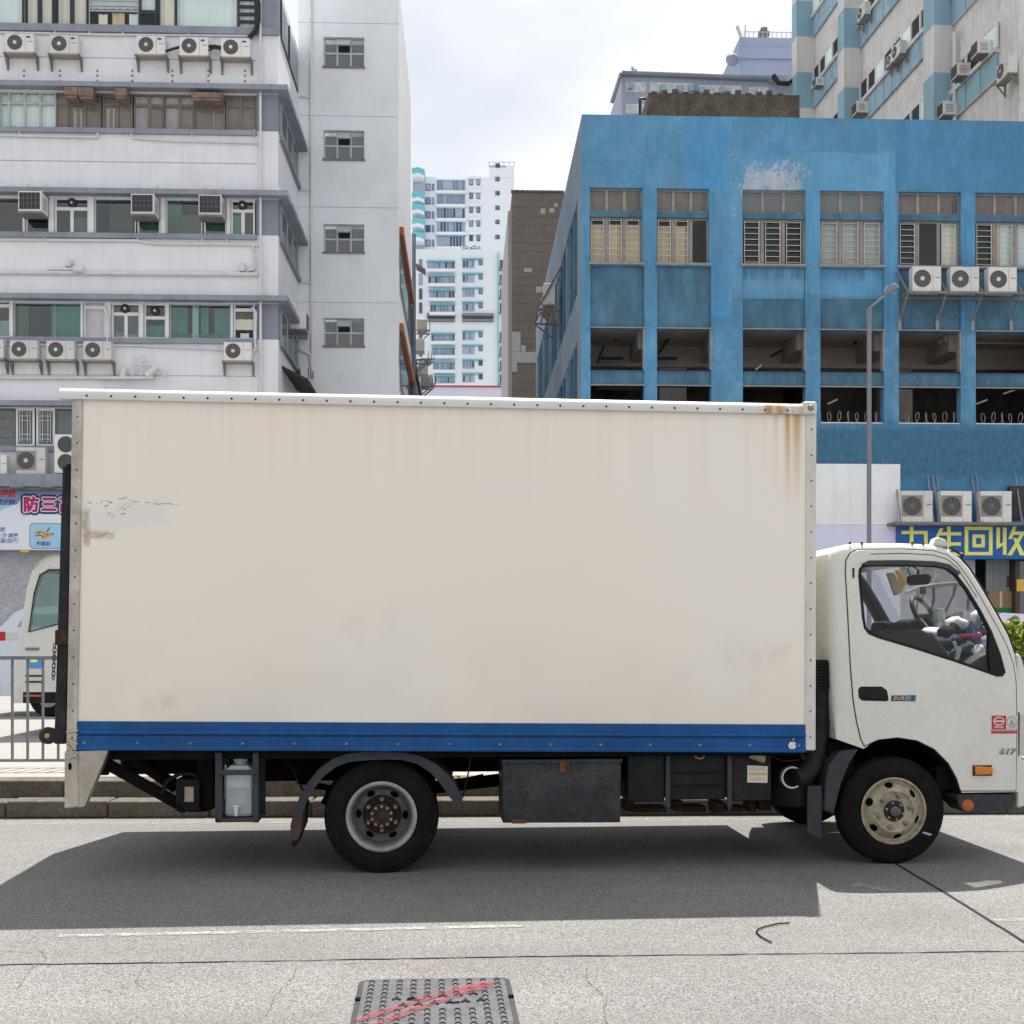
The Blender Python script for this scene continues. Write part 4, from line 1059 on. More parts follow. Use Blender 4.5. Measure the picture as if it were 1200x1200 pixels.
pp = [T.uz(*p, 1.40) for p in ((1049, 668.5), (1056, 667), (1063.5, 684), (1058, 688))]
MB().plate([pp], lambda z: 1.40, .012, True).build('visor_card', 'label_yellow', cab)
q = tp(1081.5, 692, .98)
hg = MB().box(q[0] - .022, q[0] + .022, .972, .988, q[2] - .028, q[2] + .026).build('hanging_charm', 'wood'); hg.location = (T.ox, T.oy, 0); hg.rotation_euler = (0, 0, T.ang)
tag(hg, 'small brown wooden charm hanging under the mirror inside the truck cab', 'charm')
tz = MB().tube([(q[0], .98, q[2] - .028), (q[0], .98, q[2] - .055)], .006, 5).tube([(q[0], .98, q[2] + .02), (q[0], .98, q[2] + .05)], .002, 4); tz.build('tassel', 'brass', hg)
# loose things on the dashboard and seats
def loose(mb, name, mat, label, cat, smooth=0, bevel=0):
    o = mb.build(name, mat, smooth=smooth, bevel=bevel); o.location = (T.ox, T.oy, 0); o.rotation_euler = (0, 0, T.ang); tag(o, label, cat); return o
def blob(mb, c, rx, ry, rz, seed, n=14, m=9, amp=.22):
    r_ = random.Random(seed); vs = []; ph = [r_.uniform(0, 6) for _ in range(8)]
    for j in range(m + 1):
        th = math.pi * j / m
        for k in range(n):
            t = 2 * math.pi * k / n
            f = 1 + amp * (math.sin(3 * t + ph[0]) * math.sin(2 * th + ph[1]) + .6 * math.sin(5 * t + ph[2]) * math.sin(3 * th + ph[3]))
            vs.append((c[0] + rx * f * math.sin(th) * math.cos(t), c[1] + ry * f * math.sin(th) * math.sin(t), c[2] + rz * f * math.cos(th)))
    fs = [(j * n + k, j * n + (k + 1) % n, (j + 1) * n + (k + 1) % n, (j + 1) * n + k) for j in range(m) for k in range(n)]
    return mb.add(vs, fs)
q = tp(1101, 727, .9)
loose(MB().lathez([(0, 0), (.036, 0), (.04, .05), (.042, .20), (.034, .23), (.0, .235)], q[0], q[1], 16, q[2] - .14), 'plastic_tube', 'clear_plastic', 'clear plastic tube standing upright among the clutter in the cab', 'plastic tube', 40)
loose(blob(MB(), tp(1098, 741, .75), .12, .13, .035, 3), 'white_cloth', 'white_cloth', 'crumpled white cloth on the seat inside the cab', 'cloth', 60)
loose(blob(MB(), tp(1120, 731, .85), .085, .1, .05, 5), 'plastic_bag', 'white_cloth', 'white plastic bag on the middle of the dashboard', 'bag', 60)
loose(blob(MB(), tp(1150, 722, .8), .07, .1, .05, 6), 'paper_bundle', 'white_cloth', 'bundle of white papers on the dashboard beside the windscreen pillar', 'papers', 30)
q = tp(1138, 738, .7)
loose(MB().lathez([(0, 0), (.024, 0), (.026, .01), (.026, .08), (.012, .10), (.012, .115), (.016, .116), (.016, .135), (0, .136)], q[0], q[1], 14, q[2] - .07), 'spray_bottle', 'blue_plastic', 'small blue bottle on the dashboard of the truck', 'bottle', 40)
loose(blob(MB(), tp(1147, 744, .6), .024, .024, .022, 9, amp=.02), 'purple_ball', 'purple_plastic', 'small purple ball resting on the dashboard clutter', 'ball', 60)
loose(blob(blob(MB(), tp(1112, 752, .6), .13, .12, .05, 11), tp(1132, 760, .5), .08, .1, .05, 12), 'crumpled_jacket', 'navy_cloth', 'crumpled dark navy jacket over the seat inside the cab', 'jacket', 60)
q = tp(1132, 745, .55)
loose(MB().box(q[0] - .06, q[0] + .10, .5, .6, q[2] - .012, q[2] + .012), 'red_folder', 'sticker_red', 'red folder lying on the dashboard under the blue bottle', 'folder', 0, .004)
loose(blob(MB(), tp(1148, 766, .4), .05, .05, .06, 15, amp=.3), 'glove', 'white_cloth', 'pale work glove hanging low behind the cab door window', 'glove', 60)
loose(MB().tube([tp(1125, 758, .4), tp(1120, 775, .4), tp(1127, 785, .4)], .02, 8).tube([tp(1118, 752, .4), tp(1123, 768, .4)], .014, 8), 'spare_hose', 'jug_water', 'short grey hose piece beside the seat in the cab', 'hose', 50)

q = tp(1109, 742, .62)
loose(blob(blob(MB(), q, .07, .08, .055, 21, amp=.1), (q[0] + .06, q[1], q[2] + .03), .04, .05, .04, 22), 'dark_bag', 'seat_black', 'black soft bag wedged between the seat and the dashboard', 'bag', 60)
q = tp(1147, 727, .75)
loose(MB().lathez([(0, 0), (.018, 0), (.02, .01), (.02, .07), (.008, .085), (.008, .10), (0, .10)], q[0], q[1], 12, q[2] - .05), 'small_bottle', 'sticker_teal', 'small teal bottle standing behind the purple ball in the cab', 'bottle', 40)
loose(MB().tube([tp(x, y, .5) for x, y in ((1112, 764), (1122, 752), (1137, 748), (1146, 756), (1141, 768), (1128, 774))], .008, 6), 'black_cable', 'rubber_hose', 'loop of black cable lying over the dashboard clutter', 'cable', 60)
loose(MB().beam(tp(1150, 772, .34), tp(1163, 764, .34), .05, .03), 'white_card', 'sticker_white', 'white card tucked at the lower corner of the cab window', 'card', 0, .004)
loose(blob(MB(), tp(1157, 752, .42), .035, .05, .045, 31, amp=.15), 'lilac_cup', 'hoard_lilac_cup', 'pale lilac cup on the dashboard next to the window frame', 'cup', 60)
loose(MB().box(*(lambda q: (q[0] - .02, q[0] + .02))(tp(1127, 741, .66)), .62, .68, tp(1127, 741, .66)[2] - .07, tp(1127, 741, .66)[2] + .02), 'black_phone_holder', 'seat_black', 'black phone holder standing left of the blue bottle', 'phone holder', 0, .005)

# water container held in the frame under the box
a, b = t2(263, 958, .06), t2(296, 958, .06); zt = t2(280, 897, .06)[1]; cxm = (a[0] + b[0]) / 2; hw = (b[0] - a[0]) / 2
jug = thing('water_container', 'translucent white plastic water container in a frame under the truck box', 'water container', T.world((cxm, .2, a[1])), T.ang)
hz_ = zt - a[1]
sec = [(-hw, .0), (hw, .0), (hw, hz_ * .86), (hw * .93, hz_ * .93), (hw * .6, hz_), (-hw * .6, hz_), (-hw * .93, hz_ * .93), (-hw, hz_ * .86)]
MB().prism([(x, z) for x, z in sec], -.125, .12).build('container_body', 'jug', jug, bevel=.022)
MB().prism([(-hw * .97, .012), (hw * .97, .012), (hw * .97, hz_ * .60), (-hw * .97, hz_ * .60)], -.1265, -.10).build('water_level', 'jug_water', jug, bevel=.012)
MB().lathez([(0, .05), (.045, .05), (.05, .045), (.05, .015), (.04, .01), (.04, -.02), (0, -.02)], .0, -.03, 18, hz_).build('cap', 'jug', jug, smooth=35)
tpz = .06
MB().tube([(-.01, -.13, tpz), (-.01, -.19, tpz)], .016, 10).tube([(-.01, -.18, tpz + .005), (-.01, -.185, tpz - .045)], .012, 8).box(-.03, .012, -.19, -.17, tpz + .015, tpz + .028).build('tap', 'lamp_clear', jug, smooth=40)
MB().tube([(-hw + .0, -.09, .12), (-hw, -.09, .35)], .006, 6).build('sight_tube', 'jug', jug)

# ---------------------------------------------------------------- building materials
mk('wall_grey', S(199, 200, 204, 1.32), .85, .04, .35, .12, S(120, 118, 120, 1.), streak=.16, fine=.05, fscale=12, bump=.08)
mk('wall_tower', S(200, 203, 208, 1.3), .85, .05, .3, .14, S(130, 128, 128, 1.), streak=.06, fine=.05, fscale=12, bump=.08)
mk('band_grey', S(122, 127, 140, 1.22), .75, .08, .6, .15, streak=.25)
mk('ledge_blue', S(128, 134, 147, 1.2), .7, .12, .8, .25, streak=.3)
mk('alu', S(165, 168, 172, 1.2), .45, .08, 2, .15, metal=.2)
mk('white_frame', S(205, 206, 208, 1.2), .5, .05, 2)
mk('navy_frame', S(40, 44, 58, 1.2), .5, .1, 3)
mk('bronze_frame', S(112, 105, 98, 1.2), .55, .15, 3, .3)
mk('pipe_white', S(195, 196, 198, 1.2), .5, .06, 2, .2, S(120, 115, 110, 1.))
mk('pipe_dark', (.02, .02, .022), .6)
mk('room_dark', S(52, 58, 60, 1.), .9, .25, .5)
mk('room_brown', S(105, 92, 82, 1.1), .9, .25, 1.5)
mk('curtain_teal', S(80, 128, 124, 1.5), .9, .25, 1, fine=.1)
mk('curtain_aqua', S(190, 215, 208, 1.5), .9, .07, .6)
mk('curtain_cream', (.80, .765, .66), .9, .06, .6)
mk('curtain_mauve', S(180, 172, 182, 1.6), .9, .1, 2)
mk('curtain_brown', S(135, 112, 98, 1.4), .9, .3, 3, .3)
mk('curtain_green', S(92, 112, 96, 1.3), .9, .2, 1)
mk('blind_tan', (.66, .52, .345), .8, .1, 2, .15)
glass('pane_clear', (.93, .95, .94), .02)
glass('pane_teal', (.50, .70, .67), .10)
glass('pane_dusty', (.80, .82, .80), .03, (.36, .34, .32), .28)
glass('pane_grey', (.62, .68, .70), .12, (.19, .23, .245), .45)
mk('rust', S(124, 106, 98, 1.05), .9, .35, 4, .35)
mk('ac_white', S(206, 205, 202, 1.2), .5, .05, 2, .12, S(120, 110, 95, 1.), spec=.4)
def vary(name, amt):
    m = MATS[name]; t = m.node_tree; b = t.nodes['Principled BSDF']; src = b.inputs['Base Color'].links[0].from_socket
    oi = t.nodes.new('ShaderNodeObjectInfo'); hs = t.nodes.new('ShaderNodeHueSaturation'); mr = t.nodes.new('ShaderNodeMapRange')
    mr.inputs['To Min'].default_value = 1 - amt; mr.inputs['To Max'].default_value = 1 + amt * .3
    t.links.new(oi.outputs['Random'], mr.inputs['Value']); t.links.new(mr.outputs[0], hs.inputs['Value']); t.links.new(src, hs.inputs['Color']); t.links.new(hs.outputs[0], b.inputs['Base Color'])
vary('ac_white', .22)
mk('ac_grille', S(112, 112, 112, 1.), .6, .1, 4)
mk('ac_dark', S(60, 62, 64, .9), .7)
mk('ac_tan', S(150, 142, 130, 1.), .6, .1)
mk('ac_badge', S(40, 70, 140, 1.), .5)
mk('bracket', S(120, 119, 119, 1.05), .7, .2, 4, .4, S(90, 60, 45, 1.))
mk('orange_ledge', S(172, 104, 66, .95), .7, .1, 1)
mk('stone_wall', S(158, 160, 166, 1.3), .85, .12, 1.6, .2, S(110, 110, 112, 1.), fine=.15, fscale=14, bump=.15)
mk('awning_black', (.02, .022, .024), .7)

FL = 42.0
F = Fr(0, FL, .037)
UB = -16.0
LF = Fr(0, FL, .037, UB)
lb = ftop(LF, 'grey_factory_building', 'pale grey industrial building with strip windows, blue grey ledges and a windowed stair tower', 'building')
def lz(px, py): return LF.uz(px, py)[1]
uR = LF.uz(326, 300)[0]; uE = -6.0; uC = LF.uz(300.5, 300)[0]
ZT = 23.7
bands = []          # (z_low, z_high) of each strip window
B = {0: (lz(150, 30), ZT - .25), 1: (lz(150, 151.5), lz(150, 108)), 2: (lz(150, 274), lz(150, 231.5)), 3: (lz(150, 396.5), lz(150, 354.5)), 4: (lz(40, 523), lz(40, 478))}
holes = [(uE, uC, z0, z1) for z0, z1 in B.values()]
groove = [(uE, uC, lz(150, py) - .02, lz(150, py) + .02, .04) for py in (68.5, 190, 440)]
wall(MB(), uE, uC, 0, ZT, holes + groove, 0, .45).build('wall', 'wall_grey', lb, recalc=False)
# corner pier in bands
zs = [0] + [z for k in (4, 3, 2, 1, 0) for z in B[k]] + [ZT]
mw_, mg_ = MB(), MB()
DEP = LF.side(349.5, 250, uR)[1]
for i in range(len(zs) - 1):
    tgt = mg_ if i % 2 else mw_
    if zs[i + 1] - zs[i] < .01: continue
    tgt.add([(uC, 0, zs[i]), (uR, 0, zs[i]), (uR, 0, zs[i + 1]), (uC, 0, zs[i + 1]), (uR, DEP, zs[i]), (uR, DEP, zs[i + 1])], [(0, 1, 2, 3), (1, 4, 5, 2)])
mw_.build('corner_pier', 'wall_grey', lb, recalc=False); mg_.build('corner_pier_band', 'band_grey', lb, recalc=False)
# rooms behind the glass and roof
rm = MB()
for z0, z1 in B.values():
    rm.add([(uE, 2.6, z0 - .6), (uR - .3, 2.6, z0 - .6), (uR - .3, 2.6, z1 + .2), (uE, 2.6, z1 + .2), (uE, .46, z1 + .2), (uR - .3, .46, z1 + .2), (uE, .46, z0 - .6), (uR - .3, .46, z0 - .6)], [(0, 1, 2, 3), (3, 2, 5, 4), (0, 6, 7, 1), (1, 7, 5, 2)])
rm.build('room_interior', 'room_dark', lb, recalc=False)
MB().box(uE, uR - .01, .01, 14, ZT - .02, ZT + .1).build('roof_slab', 'wall_grey', lb)
# hoods above and sills below each strip
for k in (1, 2, 3, 4):
    z0, z1 = B[k]
    MB().box(uE, uR + .36, -.36, .0, z1 + .02, z1 + .19).box(uR, uR + .36, 0, DEP, z1 + .02, z1 + .19).build('hood_ledge', 'ledge_blue', lb)
    MB().box(uE, uC + .02, -.10, .02, z0 - .17, z0).box(uE, uC, .0, .3, z0 - .03, z0 + .02).build('sill', 'ledge_blue', lb)
z0 = B[0][0]
MB().box(uE, uR + .05, -.10, 0, z0 - .26, z0 - .02).build('sill', 'ledge_blue', lb)

# strip windows
def window(fr, parent, x0, x1, z0, z1, cols, rows, fmat, pane, v=.12, behind=None, hangd=.09, ft=.045, skip=(), gmats=None, depth=.06):
    """frame mesh + one pane per light (+ what hangs behind); x, z in metres; cols/rows are fractions"""
    mb = MB(); xs = [x0 + (x1 - x0) * c for c in cols]; zz = [z0 + (z1 - z0) * r for r in rows]
    for i, x in enumerate(xs): mb.box(max(x0, x - ft), min(x1, x + ft), v, v + depth, z0, z1)
    for j, z in enumerate(zz): mb.box(x0, x1, v + .004, v + depth - .004, max(z0, z - ft), min(z1, z + ft))
    w = mb.build('window', fmat, parent)
    for i in range(len(xs) - 1):
        for j in range(len(zz) - 1):
            if (i, j) in skip: continue
            mb2 = MB().add([(xs[i] + .01, v + .03, zz[j] + .01), (xs[i + 1] - .01, v + .03, zz[j] + .01), (xs[i + 1] - .01, v + .03, zz[j + 1] - .01), (xs[i] + .01, v + .03, zz[j + 1] - .01)], [(0, 1, 2, 3)])
            mb2.build('pane', (gmats or {}).get((i, j), pane), w, recalc=False)
    if behind:
        for (a, b, c, d, mat) in behind:      # fractions of the window
            n_ = max(2, int((b - a) * (x1 - x0) / .12)); vs = []; fs = []
            for q in range(n_ + 1):
                xx = x0 + (x1 - x0) * (a + (b - a) * q / n_); vs += [(xx, v + hangd + (.04 if q % 2 else 0), z0 + (z1 - z0) * c), (xx, v + hangd + (.04 if q % 2 else 0), z0 + (z1 - z0) * d)]
            fs = [(2 * q, 2 * q + 2, 2 * q + 3, 2 * q + 1) for q in range(n_)]
            MB().add(vs, fs).build('curtain', mat, w, recalc=False)
    return w
def lw(k, px0, px1, cols, rows, fm, pane, behind=None, **kw):
    z0, z1 = B[k]; a = LF.uz(px0, 300)[0]; b = LF.uz(px1, 300)[0]
    return window(LF, lb, a, b, z0 + .02, z1, cols, rows, fm, pane, behind=behind, **kw)
H1, T30 = [0, 1], [0, .70, 1]
# top floor
lw(0, -90, -10, [0, .5, 1], H1, 'alu', 'pane_clear', [(0, 1, 0, 1, 'curtain_aqua')])
lw(0, -10, 27, H1, [0, .95], 'alu', 'pane_clear', [(0, 1, .0, 1, 'curtain_aqua')])
lw(0, 28, 62, [0, .5, 1], [0, .9], 'navy_frame', 'pane_clear', [(0, 1, 0, 1, 'curtain_cream')], ft=.07)
lw(0, 64, 102, [0, .5, 1], [0, .9], 'navy_frame', 'pane_clear', [(0, 1, 0, 1, 'curtain_cream')], ft=.07)
lw(0, 103, 161, H1, [0, .42, .56, .7, .84, 1], 'alu', 'pane_clear', [(0, 1, .5, 1, 'curtain_aqua'), (.18, .36, 0, .36, 'curtain_cream'), (.46, .70, 0, .40, 'blind_tan'), (.8, .98, 0, .38, 'curtain_aqua')], ft=.02)
lw(0, 162, 183, H1, [0, .4, .95], 'navy_frame', 'pane_clear', [(0, 1, .42, 1, 'curtain_aqua')], ft=.07)
lw(0, 184, 206, H1, [0, .95], 'navy_frame', 'pane_clear', [(0, 1, 0, 1, 'curtain_cream')], ft=.07)
lw(0, 207, 277, H1, H1, 'alu', 'pane_clear', [(0, 1, 0, 1, 'curtain_aqua')])
lw(0, 278, 299, H1, [0, .2, .4, .6, .8, 1], 'navy_frame', 'pane_clear', [(0, 1, 0, 1, 'curtain_aqua')], ft=.05)
# third floor, old aluminium lights
grp = [(-70, -2, 4, 'aqua'), (-1, 9, 1, 'aqua'), (9, 64, 3, 'aqua'), (64, 79, 1, 'brown'), (80, 117, 2, 'mixed'), (119, 154, 2, 'mixed'), (156, 191, 2, 'dusty'), (192, 227, 2, 'dusty'), (228, 263, 2, 'brown'), (264, 299, 2, 'brown')]
for px0, px1, n_, kind in grp:
    cols = [i / n_ for i in range(n_ + 1)]
    if kind == 'aqua': bh = [(0, 1, 0, .97, 'curtain_aqua')]; pn = 'pane_clear'
    elif kind == 'mixed': bh = [(0, .5, 0, .66, 'curtain_brown'), (.12, .38, .08, .62, 'curtain_aqua'), (.55, 1, 0, .95, 'curtain_brown')]; pn = 'pane_dusty'
    elif kind == 'dusty': bh = [(0, 1, .72, .95, 'curtain_aqua'), (0, .55, 0, .65, 'curtain_mauve'), (.55, .9, 0, .6, 'curtain_brown')]; pn = 'pane_dusty'
    else: bh = [(0, 1, 0, .98, 'curtain_brown'), (.45, .62, .05, .62, 'curtain_aqua')] if px0 == 228 else [(0, 1, 0, .98, 'curtain_brown')]; pn = 'pane_dusty'
    lw(1, px0, px1, cols, T30, 'bronze_frame' if kind != 'aqua' else 'alu', pn, bh, ft=.04)
# second floor
lw(2, -60, 26, [0, .55, 1], H1, 'white_frame', 'pane_teal', None, ft=.03)
lw(2, 29, 57, H1, [0, .62, 1], 'white_frame', 'pane_teal', None, ft=.055)
lw(2, 63, 103, [0, .5, 1], T30, 'white_frame', 'pane_teal', [(.55, 1, 0, .5, 'curtain_green')], ft=.055)
lw(2, 110, 158, H1, H1, 'white_frame', 'pane_teal', [(.35, .9, .1, .9, 'room_brown')], ft=.03)
lw(2, 160, 187, H1, [0, .5, 1], 'white_frame', 'pane_teal', [(0, 1, 0, .5, 'curtain_green')], ft=.055)
lw(2, 194, 236, H1, H1, 'white_frame', 'pane_teal', [(0, 1, 0, .6, 'curtain_green'), (0, .4, .6, 1, 'curtain_teal')], ft=.03)
lw(2, 238, 265, H1, [0, .52, 1], 'white_frame', 'pane_teal', [(0, 1, 0, .5, 'curtain_green')], ft=.055)
lw(2, 270, 298, [0, .5, 1], T30, 'white_frame', 'pane_teal', [(0, .5, 0, .6, 'curtain_teal')], ft=.055)
for a, b in ((57.5, 62.5), (103.5, 109.5), (188, 193.5), (265.5, 269.5), (26.5, 28.5)): MB().box(LF.uz(a, 250)[0], LF.uz(b, 250)[0], .02, .3, B[2][0], B[2][1]).build('mullion_pier', 'white_frame', lb)
# first floor
lw(3, -60, -26, H1, H1, 'white_frame', 'pane_teal')
lw(3, -25, 11, [0, .5, 1], [0, .9], 'white_frame', 'pane_teal', [(.5, 1, 0, .5, 'curtain_mauve')], ft=.055)
lw(3, 15, 94, [0, 1], H1, 'alu', 'pane_teal', [(.05, .2, 0, 1, 'curtain_green'), (.54, 1, 0, 1, 'curtain_teal'), (.54, .6, 0, 1, 'curtain_aqua')], ft=.04)
lw(3, 97, 123, H1, [0, .88], 'white_frame', 'pane_clear', [(0, 1, 0, 1, 'curtain_mauve')], ft=.06)
lw(3, 130, 163, [0, .5, 1], T30, 'white_frame', 'pane_grey', [(.1, .4, 0, .2, 'blind_tan'), (.55, .95, 0, .16, 'curtain_cream')], ft=.055)
lw(3, 168, 194, H1, [0, .6, 1], 'white_frame', 'pane_teal', [(0, 1, 0, .4, 'curtain_teal')], ft=.055)
lw(3, 198, 270, H1, H1, 'alu', 'pane_teal', [(.0, .28, 0, 1, 'curtain_teal'), (.36, .46, 0, 1, 'curtain_aqua'), (.5, .62, .1, 1, 'curtain_teal'), (.72, 1, 0, .9, 'curtain_teal'), (.1, .9, 0, .18, 'curtain_green')], ft=.04)
lw(3, 273, 298, H1, [0, .85], 'white_frame', 'pane_clear', [(0, 1, .3, .6, 'curtain_cream'), (0, 1, .6, .8, 'room_brown'), (.3, .7, 0, .2, 'curtain_aqua')], ft=.055)
for a, b in ((11.5, 14.5), (94.5, 96.5), (123.5, 129.5), (163.5, 167.5), (194.5, 197.5), (270.5, 272.5)): MB().box(LF.uz(a, 375)[0], LF.uz(b, 375)[0], .02, .3, B[3][0], B[3][1]).build('mullion_pier', 'white_frame', lb)
# low floor by the sign
lw(4, -60, 16, H1, [0, .25, .5, .75, 1], 'bronze_frame', 'pane_grey', None, ft=.02)
for a, b in ((17, 39), (41, 63)):
    w_ = lw(4, a, b, H1, [0, 1], 'white_frame', 'pane_grey', None, ft=.07)
    ua_, ub_ = LF.uz(a, 500)[0], LF.uz(b, 500)[0]; g = MB(); z0, z1 = B[4]
    for f0 in (.22, .36, .64, .78): g.box(ua_ + (ub_ - ua_) * f0 - .008, ua_ + (ub_ - ua_) * f0 + .008, .085, .1, z0 + .15, z1 - .1)
    for f1 in (.2, .32, .68, .8): g.box(ua_ + .12, ub_ - .12, .08, .084, z0 + (z1 - z0) * f1 - .008, z0 + (z1 - z0) * f1 + .008)
    g.build('window_guard', 'white_frame', w_)
lw(4, 64, 140, [0, .5, 1], H1, 'bronze_frame', 'pane_grey', None, ft=.03)
lw(4, 140, 298, [0, .25, .5, .75, 1], H1, 'bronze_frame', 'pane_grey', None, ft=.03)
# extractor fans in the transoms
def fan(px, py, name='extractor_fan'):
    q = LF.p(px, py, .1)
    MB().lathe([(.0, -.02), (.03, -.02), (.05, .0), (.12, .01), (.13, -.015), (.15, -.015), (.155, .02)], q[0], q[2], 16, .10).build(name, 'ac_dark', lb, smooth=40)
    MB().lathe([(.0, -.03), (.045, -.02)], q[0], q[2], 12, .09).build('fan_hub', 'ac_white', lb)
for p in ((84, 237.5), (284, 240.5), (146.5, 361.5), (181.5, 364)): fan(*p)
# rusty hoods hanging over the old windows
for x0, x1, y0, y1 in ((80, 95.5, 108, 120), (95.8, 113, 108.5, 121), (138, 152, 109, 121), (227, 263, 114.5, 123)):
    a, b = LF.uz(x0, y1), LF.uz(x1, y0)
    MB().box(a[0], b[0], -.42, .1, a[1] + .08, b[1]).box(a[0] + .02, b[0] - .02, -.38, .1, a[1], a[1] + .08).build('window_hood', 'rust', lb, bevel=.02)
# pipes on the facade
def pipe(pts, r, mat='pipe_white', name='pipe', fr=LF, par=None, v=-.06, n=8):
    return MB().tube([fr.p(p[0], p[1], p[2] if len(p) > 2 else v) for p in pts], r, n).build(name, mat, par or lb, smooth=50)
pipe([(305, -30), (305.5, 470)], .045, v=-.12)
pipe([(-60, 36.5), (113, 40.5), (296, 42)], .035)
pipe([(-60, 32), (300, 38.5)], .02)
pipe([(-60, 157.5), (115, 161), (115, 154)], .035); pipe([(154, 154), (155, 161.5), (200, 165), (302, 167.5)], .035)
pipe([(-60, 281), (52, 281.5), (53, 273)], .03); pipe([(54, 281.5), (160, 282), (180, 285.5), (296, 286.5), (303, 288)], .045)
pipe([(161, 276), (161, 283)], .03); pipe([(237, 277), (237, 285)], .03); pipe([(266, 277), (266, 287)], .03); pipe([(296, 287), (298, 305), (298, 316)], .04)
pipe([(-60, 318.5), (150, 320.5), (303, 321.5)], .075); pipe([(56, 315), (95, 315.5)], .05)
pipe([(-60, 442.5), (120, 443), (182, 442)], .06); pipe([(118, 443), (180, 443)], .05, v=-.3)
pipe([(-60, 403), (160, 405), (260, 410), (303, 411)], .03)
pipe([(122, 360), (127, 372), (126, 400)], .05); pipe([(296, 360), (300, 366), (299, 408), (295, 416)], .05)
pipe([(165, 443, -.2), (165, 420, -.2), (156, 419, -.2)], .03); pipe([(155, 443, -.2), (155, 427, -.2), (178, 428, -.2), (190, 434, -.2), (193, 442, -.2)], .04); pipe([(172, 441, -.25), (184, 430, -.25)], .12, n=10); pipe([(144, 442, -.2), (145, 431, -.2)], .1, n=10); pipe([(167, 425, -.2), (167, 416, -.2)], .05)
pipe([(80, 312), (81, 308), (85, 306)], .1); pipe([(86, 316), (98, 316)], .1, v=-.2); pipe([(284, 318), (284, 309)], .1); pipe([(294, 318), (294, 312)], .1)
hb = [(292, 43), (299, 36), (303, 22), (303, 2), (300, -10)]
for k in range(4): pipe([(p[0] + (1.0 * k - 1.5), p[1] + .8 * k, -.15 - .05 * (k % 2)) for p in hb] , .035, 'pipe_dark', 'cable_bundle')
pipe([(194, 60, -.25), (204, 57, -.25), (211, 55, -.25)], .045, 'pipe_dark', 'cable_bundle'); pipe([(241, 55, -.25), (252, 54, -.25), (261, 56, -.25)], .05, 'pipe_dark', 'cable_bundle'); pipe([(241, 61, -.25), (251, 56, -.25), (261, 58, -.25)], .04, 'pipe_dark', 'cable_bundle')
pipe([(27, -10), (27, 38)], .035, 'pipe_dark', 'cable'); pipe([(63, -10), (63, 38)], .04, 'pipe_dark', 'cable')
for x in (27, 64, 105, 144, 221): pipe([(x, 33), (x, 40)], .035)
for x in (23, 114, 154, 225, 298): pipe([(x, 152), (x, 160)], .03)
bt = MB()
for x in (28, 70, 114, 155, 202, 244, 287):
    for y in (82, 87.5, 94): q = LF.p(x, y + .8, -.02); bt.box(q[0] - .03, q[0] + .03, -.02, 0, q[2] - .03, q[2] + .03)
bt.build('wall_fixing', 'bracket', lb, kind='stuff')
# fascia, canopy and ground floor wall under the sign
a, b = LF.uz(-90, 574)[1], LF.uz(40, 559)[1]
MB().box(uE, uR, -.9, 0, a + .02, b).build('canopy', 'ledge_blue', lb, bevel=.02)
MB().box(uE, uR, -.8, -.02, a - .08, a + .01).build('canopy_soffit', 'bracket', lb)
for px in (21, 56):
    q = LF.p(px, 570, -.95); MB().box(q[0] - .22, q[0] + .2, -1.12, -.9, q[2] - .06, q[2] + .03).build('canopy_lamp', 'band_grey', lb, bevel=.03)
MB().box(uE, uR - .02, -.03, 0, .35, LF.uz(20, 646)[1]).build('stone_facing', 'stone_wall', lb)
# return wall beside the tower: windows under each hood
for k in (1, 2, 3):
    z0, z1 = B[k]; m = MB()
    v0, v1 = .55, DEP - .25
    m.box(uR, uR + .04, v0, v1, z0, z0 + .06).box(uR, uR + .04, v0, v1, z1 - .1, z1)
    for f in (0, .33, .66, 1): vv = v0 + (v1 - v0) * f; m.box(uR, uR + .045, vv - .04, vv + .04, z0, z1)
    w_ = m.build('window', 'alu', lb)
    for f in (0, .33, .66): MB().add([(uR + .02, v0 + (v1 - v0) * f, z0), (uR + .02, v0 + (v1 - v0) * (f + .33), z0), (uR + .02, v0 + (v1 - v0) * (f + .33), z1), (uR + .02, v0 + (v1 - v0) * f, z1)], [(0, 1, 2, 3)]).build('pane', 'pane_grey', w_, recalc=False)
    MB().box(uR, uR + .12, .3, DEP, z0 - .16, z0 - .02).build('sill', 'band_grey', lb)
z0, z1 = B[0]
w_ = MB().box(uR, uR + .04, .5, DEP - .3, z0 - .1, z0 + .0).box(uR, uR + .05, .5, .6, z0, z1).box(uR, uR + .05, 2.4, 2.5, z0, z1).build('window', 'navy_frame', lb)
MB().add([(uR + .02, .5, z0), (uR + .02, DEP - .3, z0), (uR + .02, DEP - .3, z1), (uR + .02, .5, z1)], [(0, 1, 2, 3)]).build('pane', 'pane_teal', w_, recalc=False)

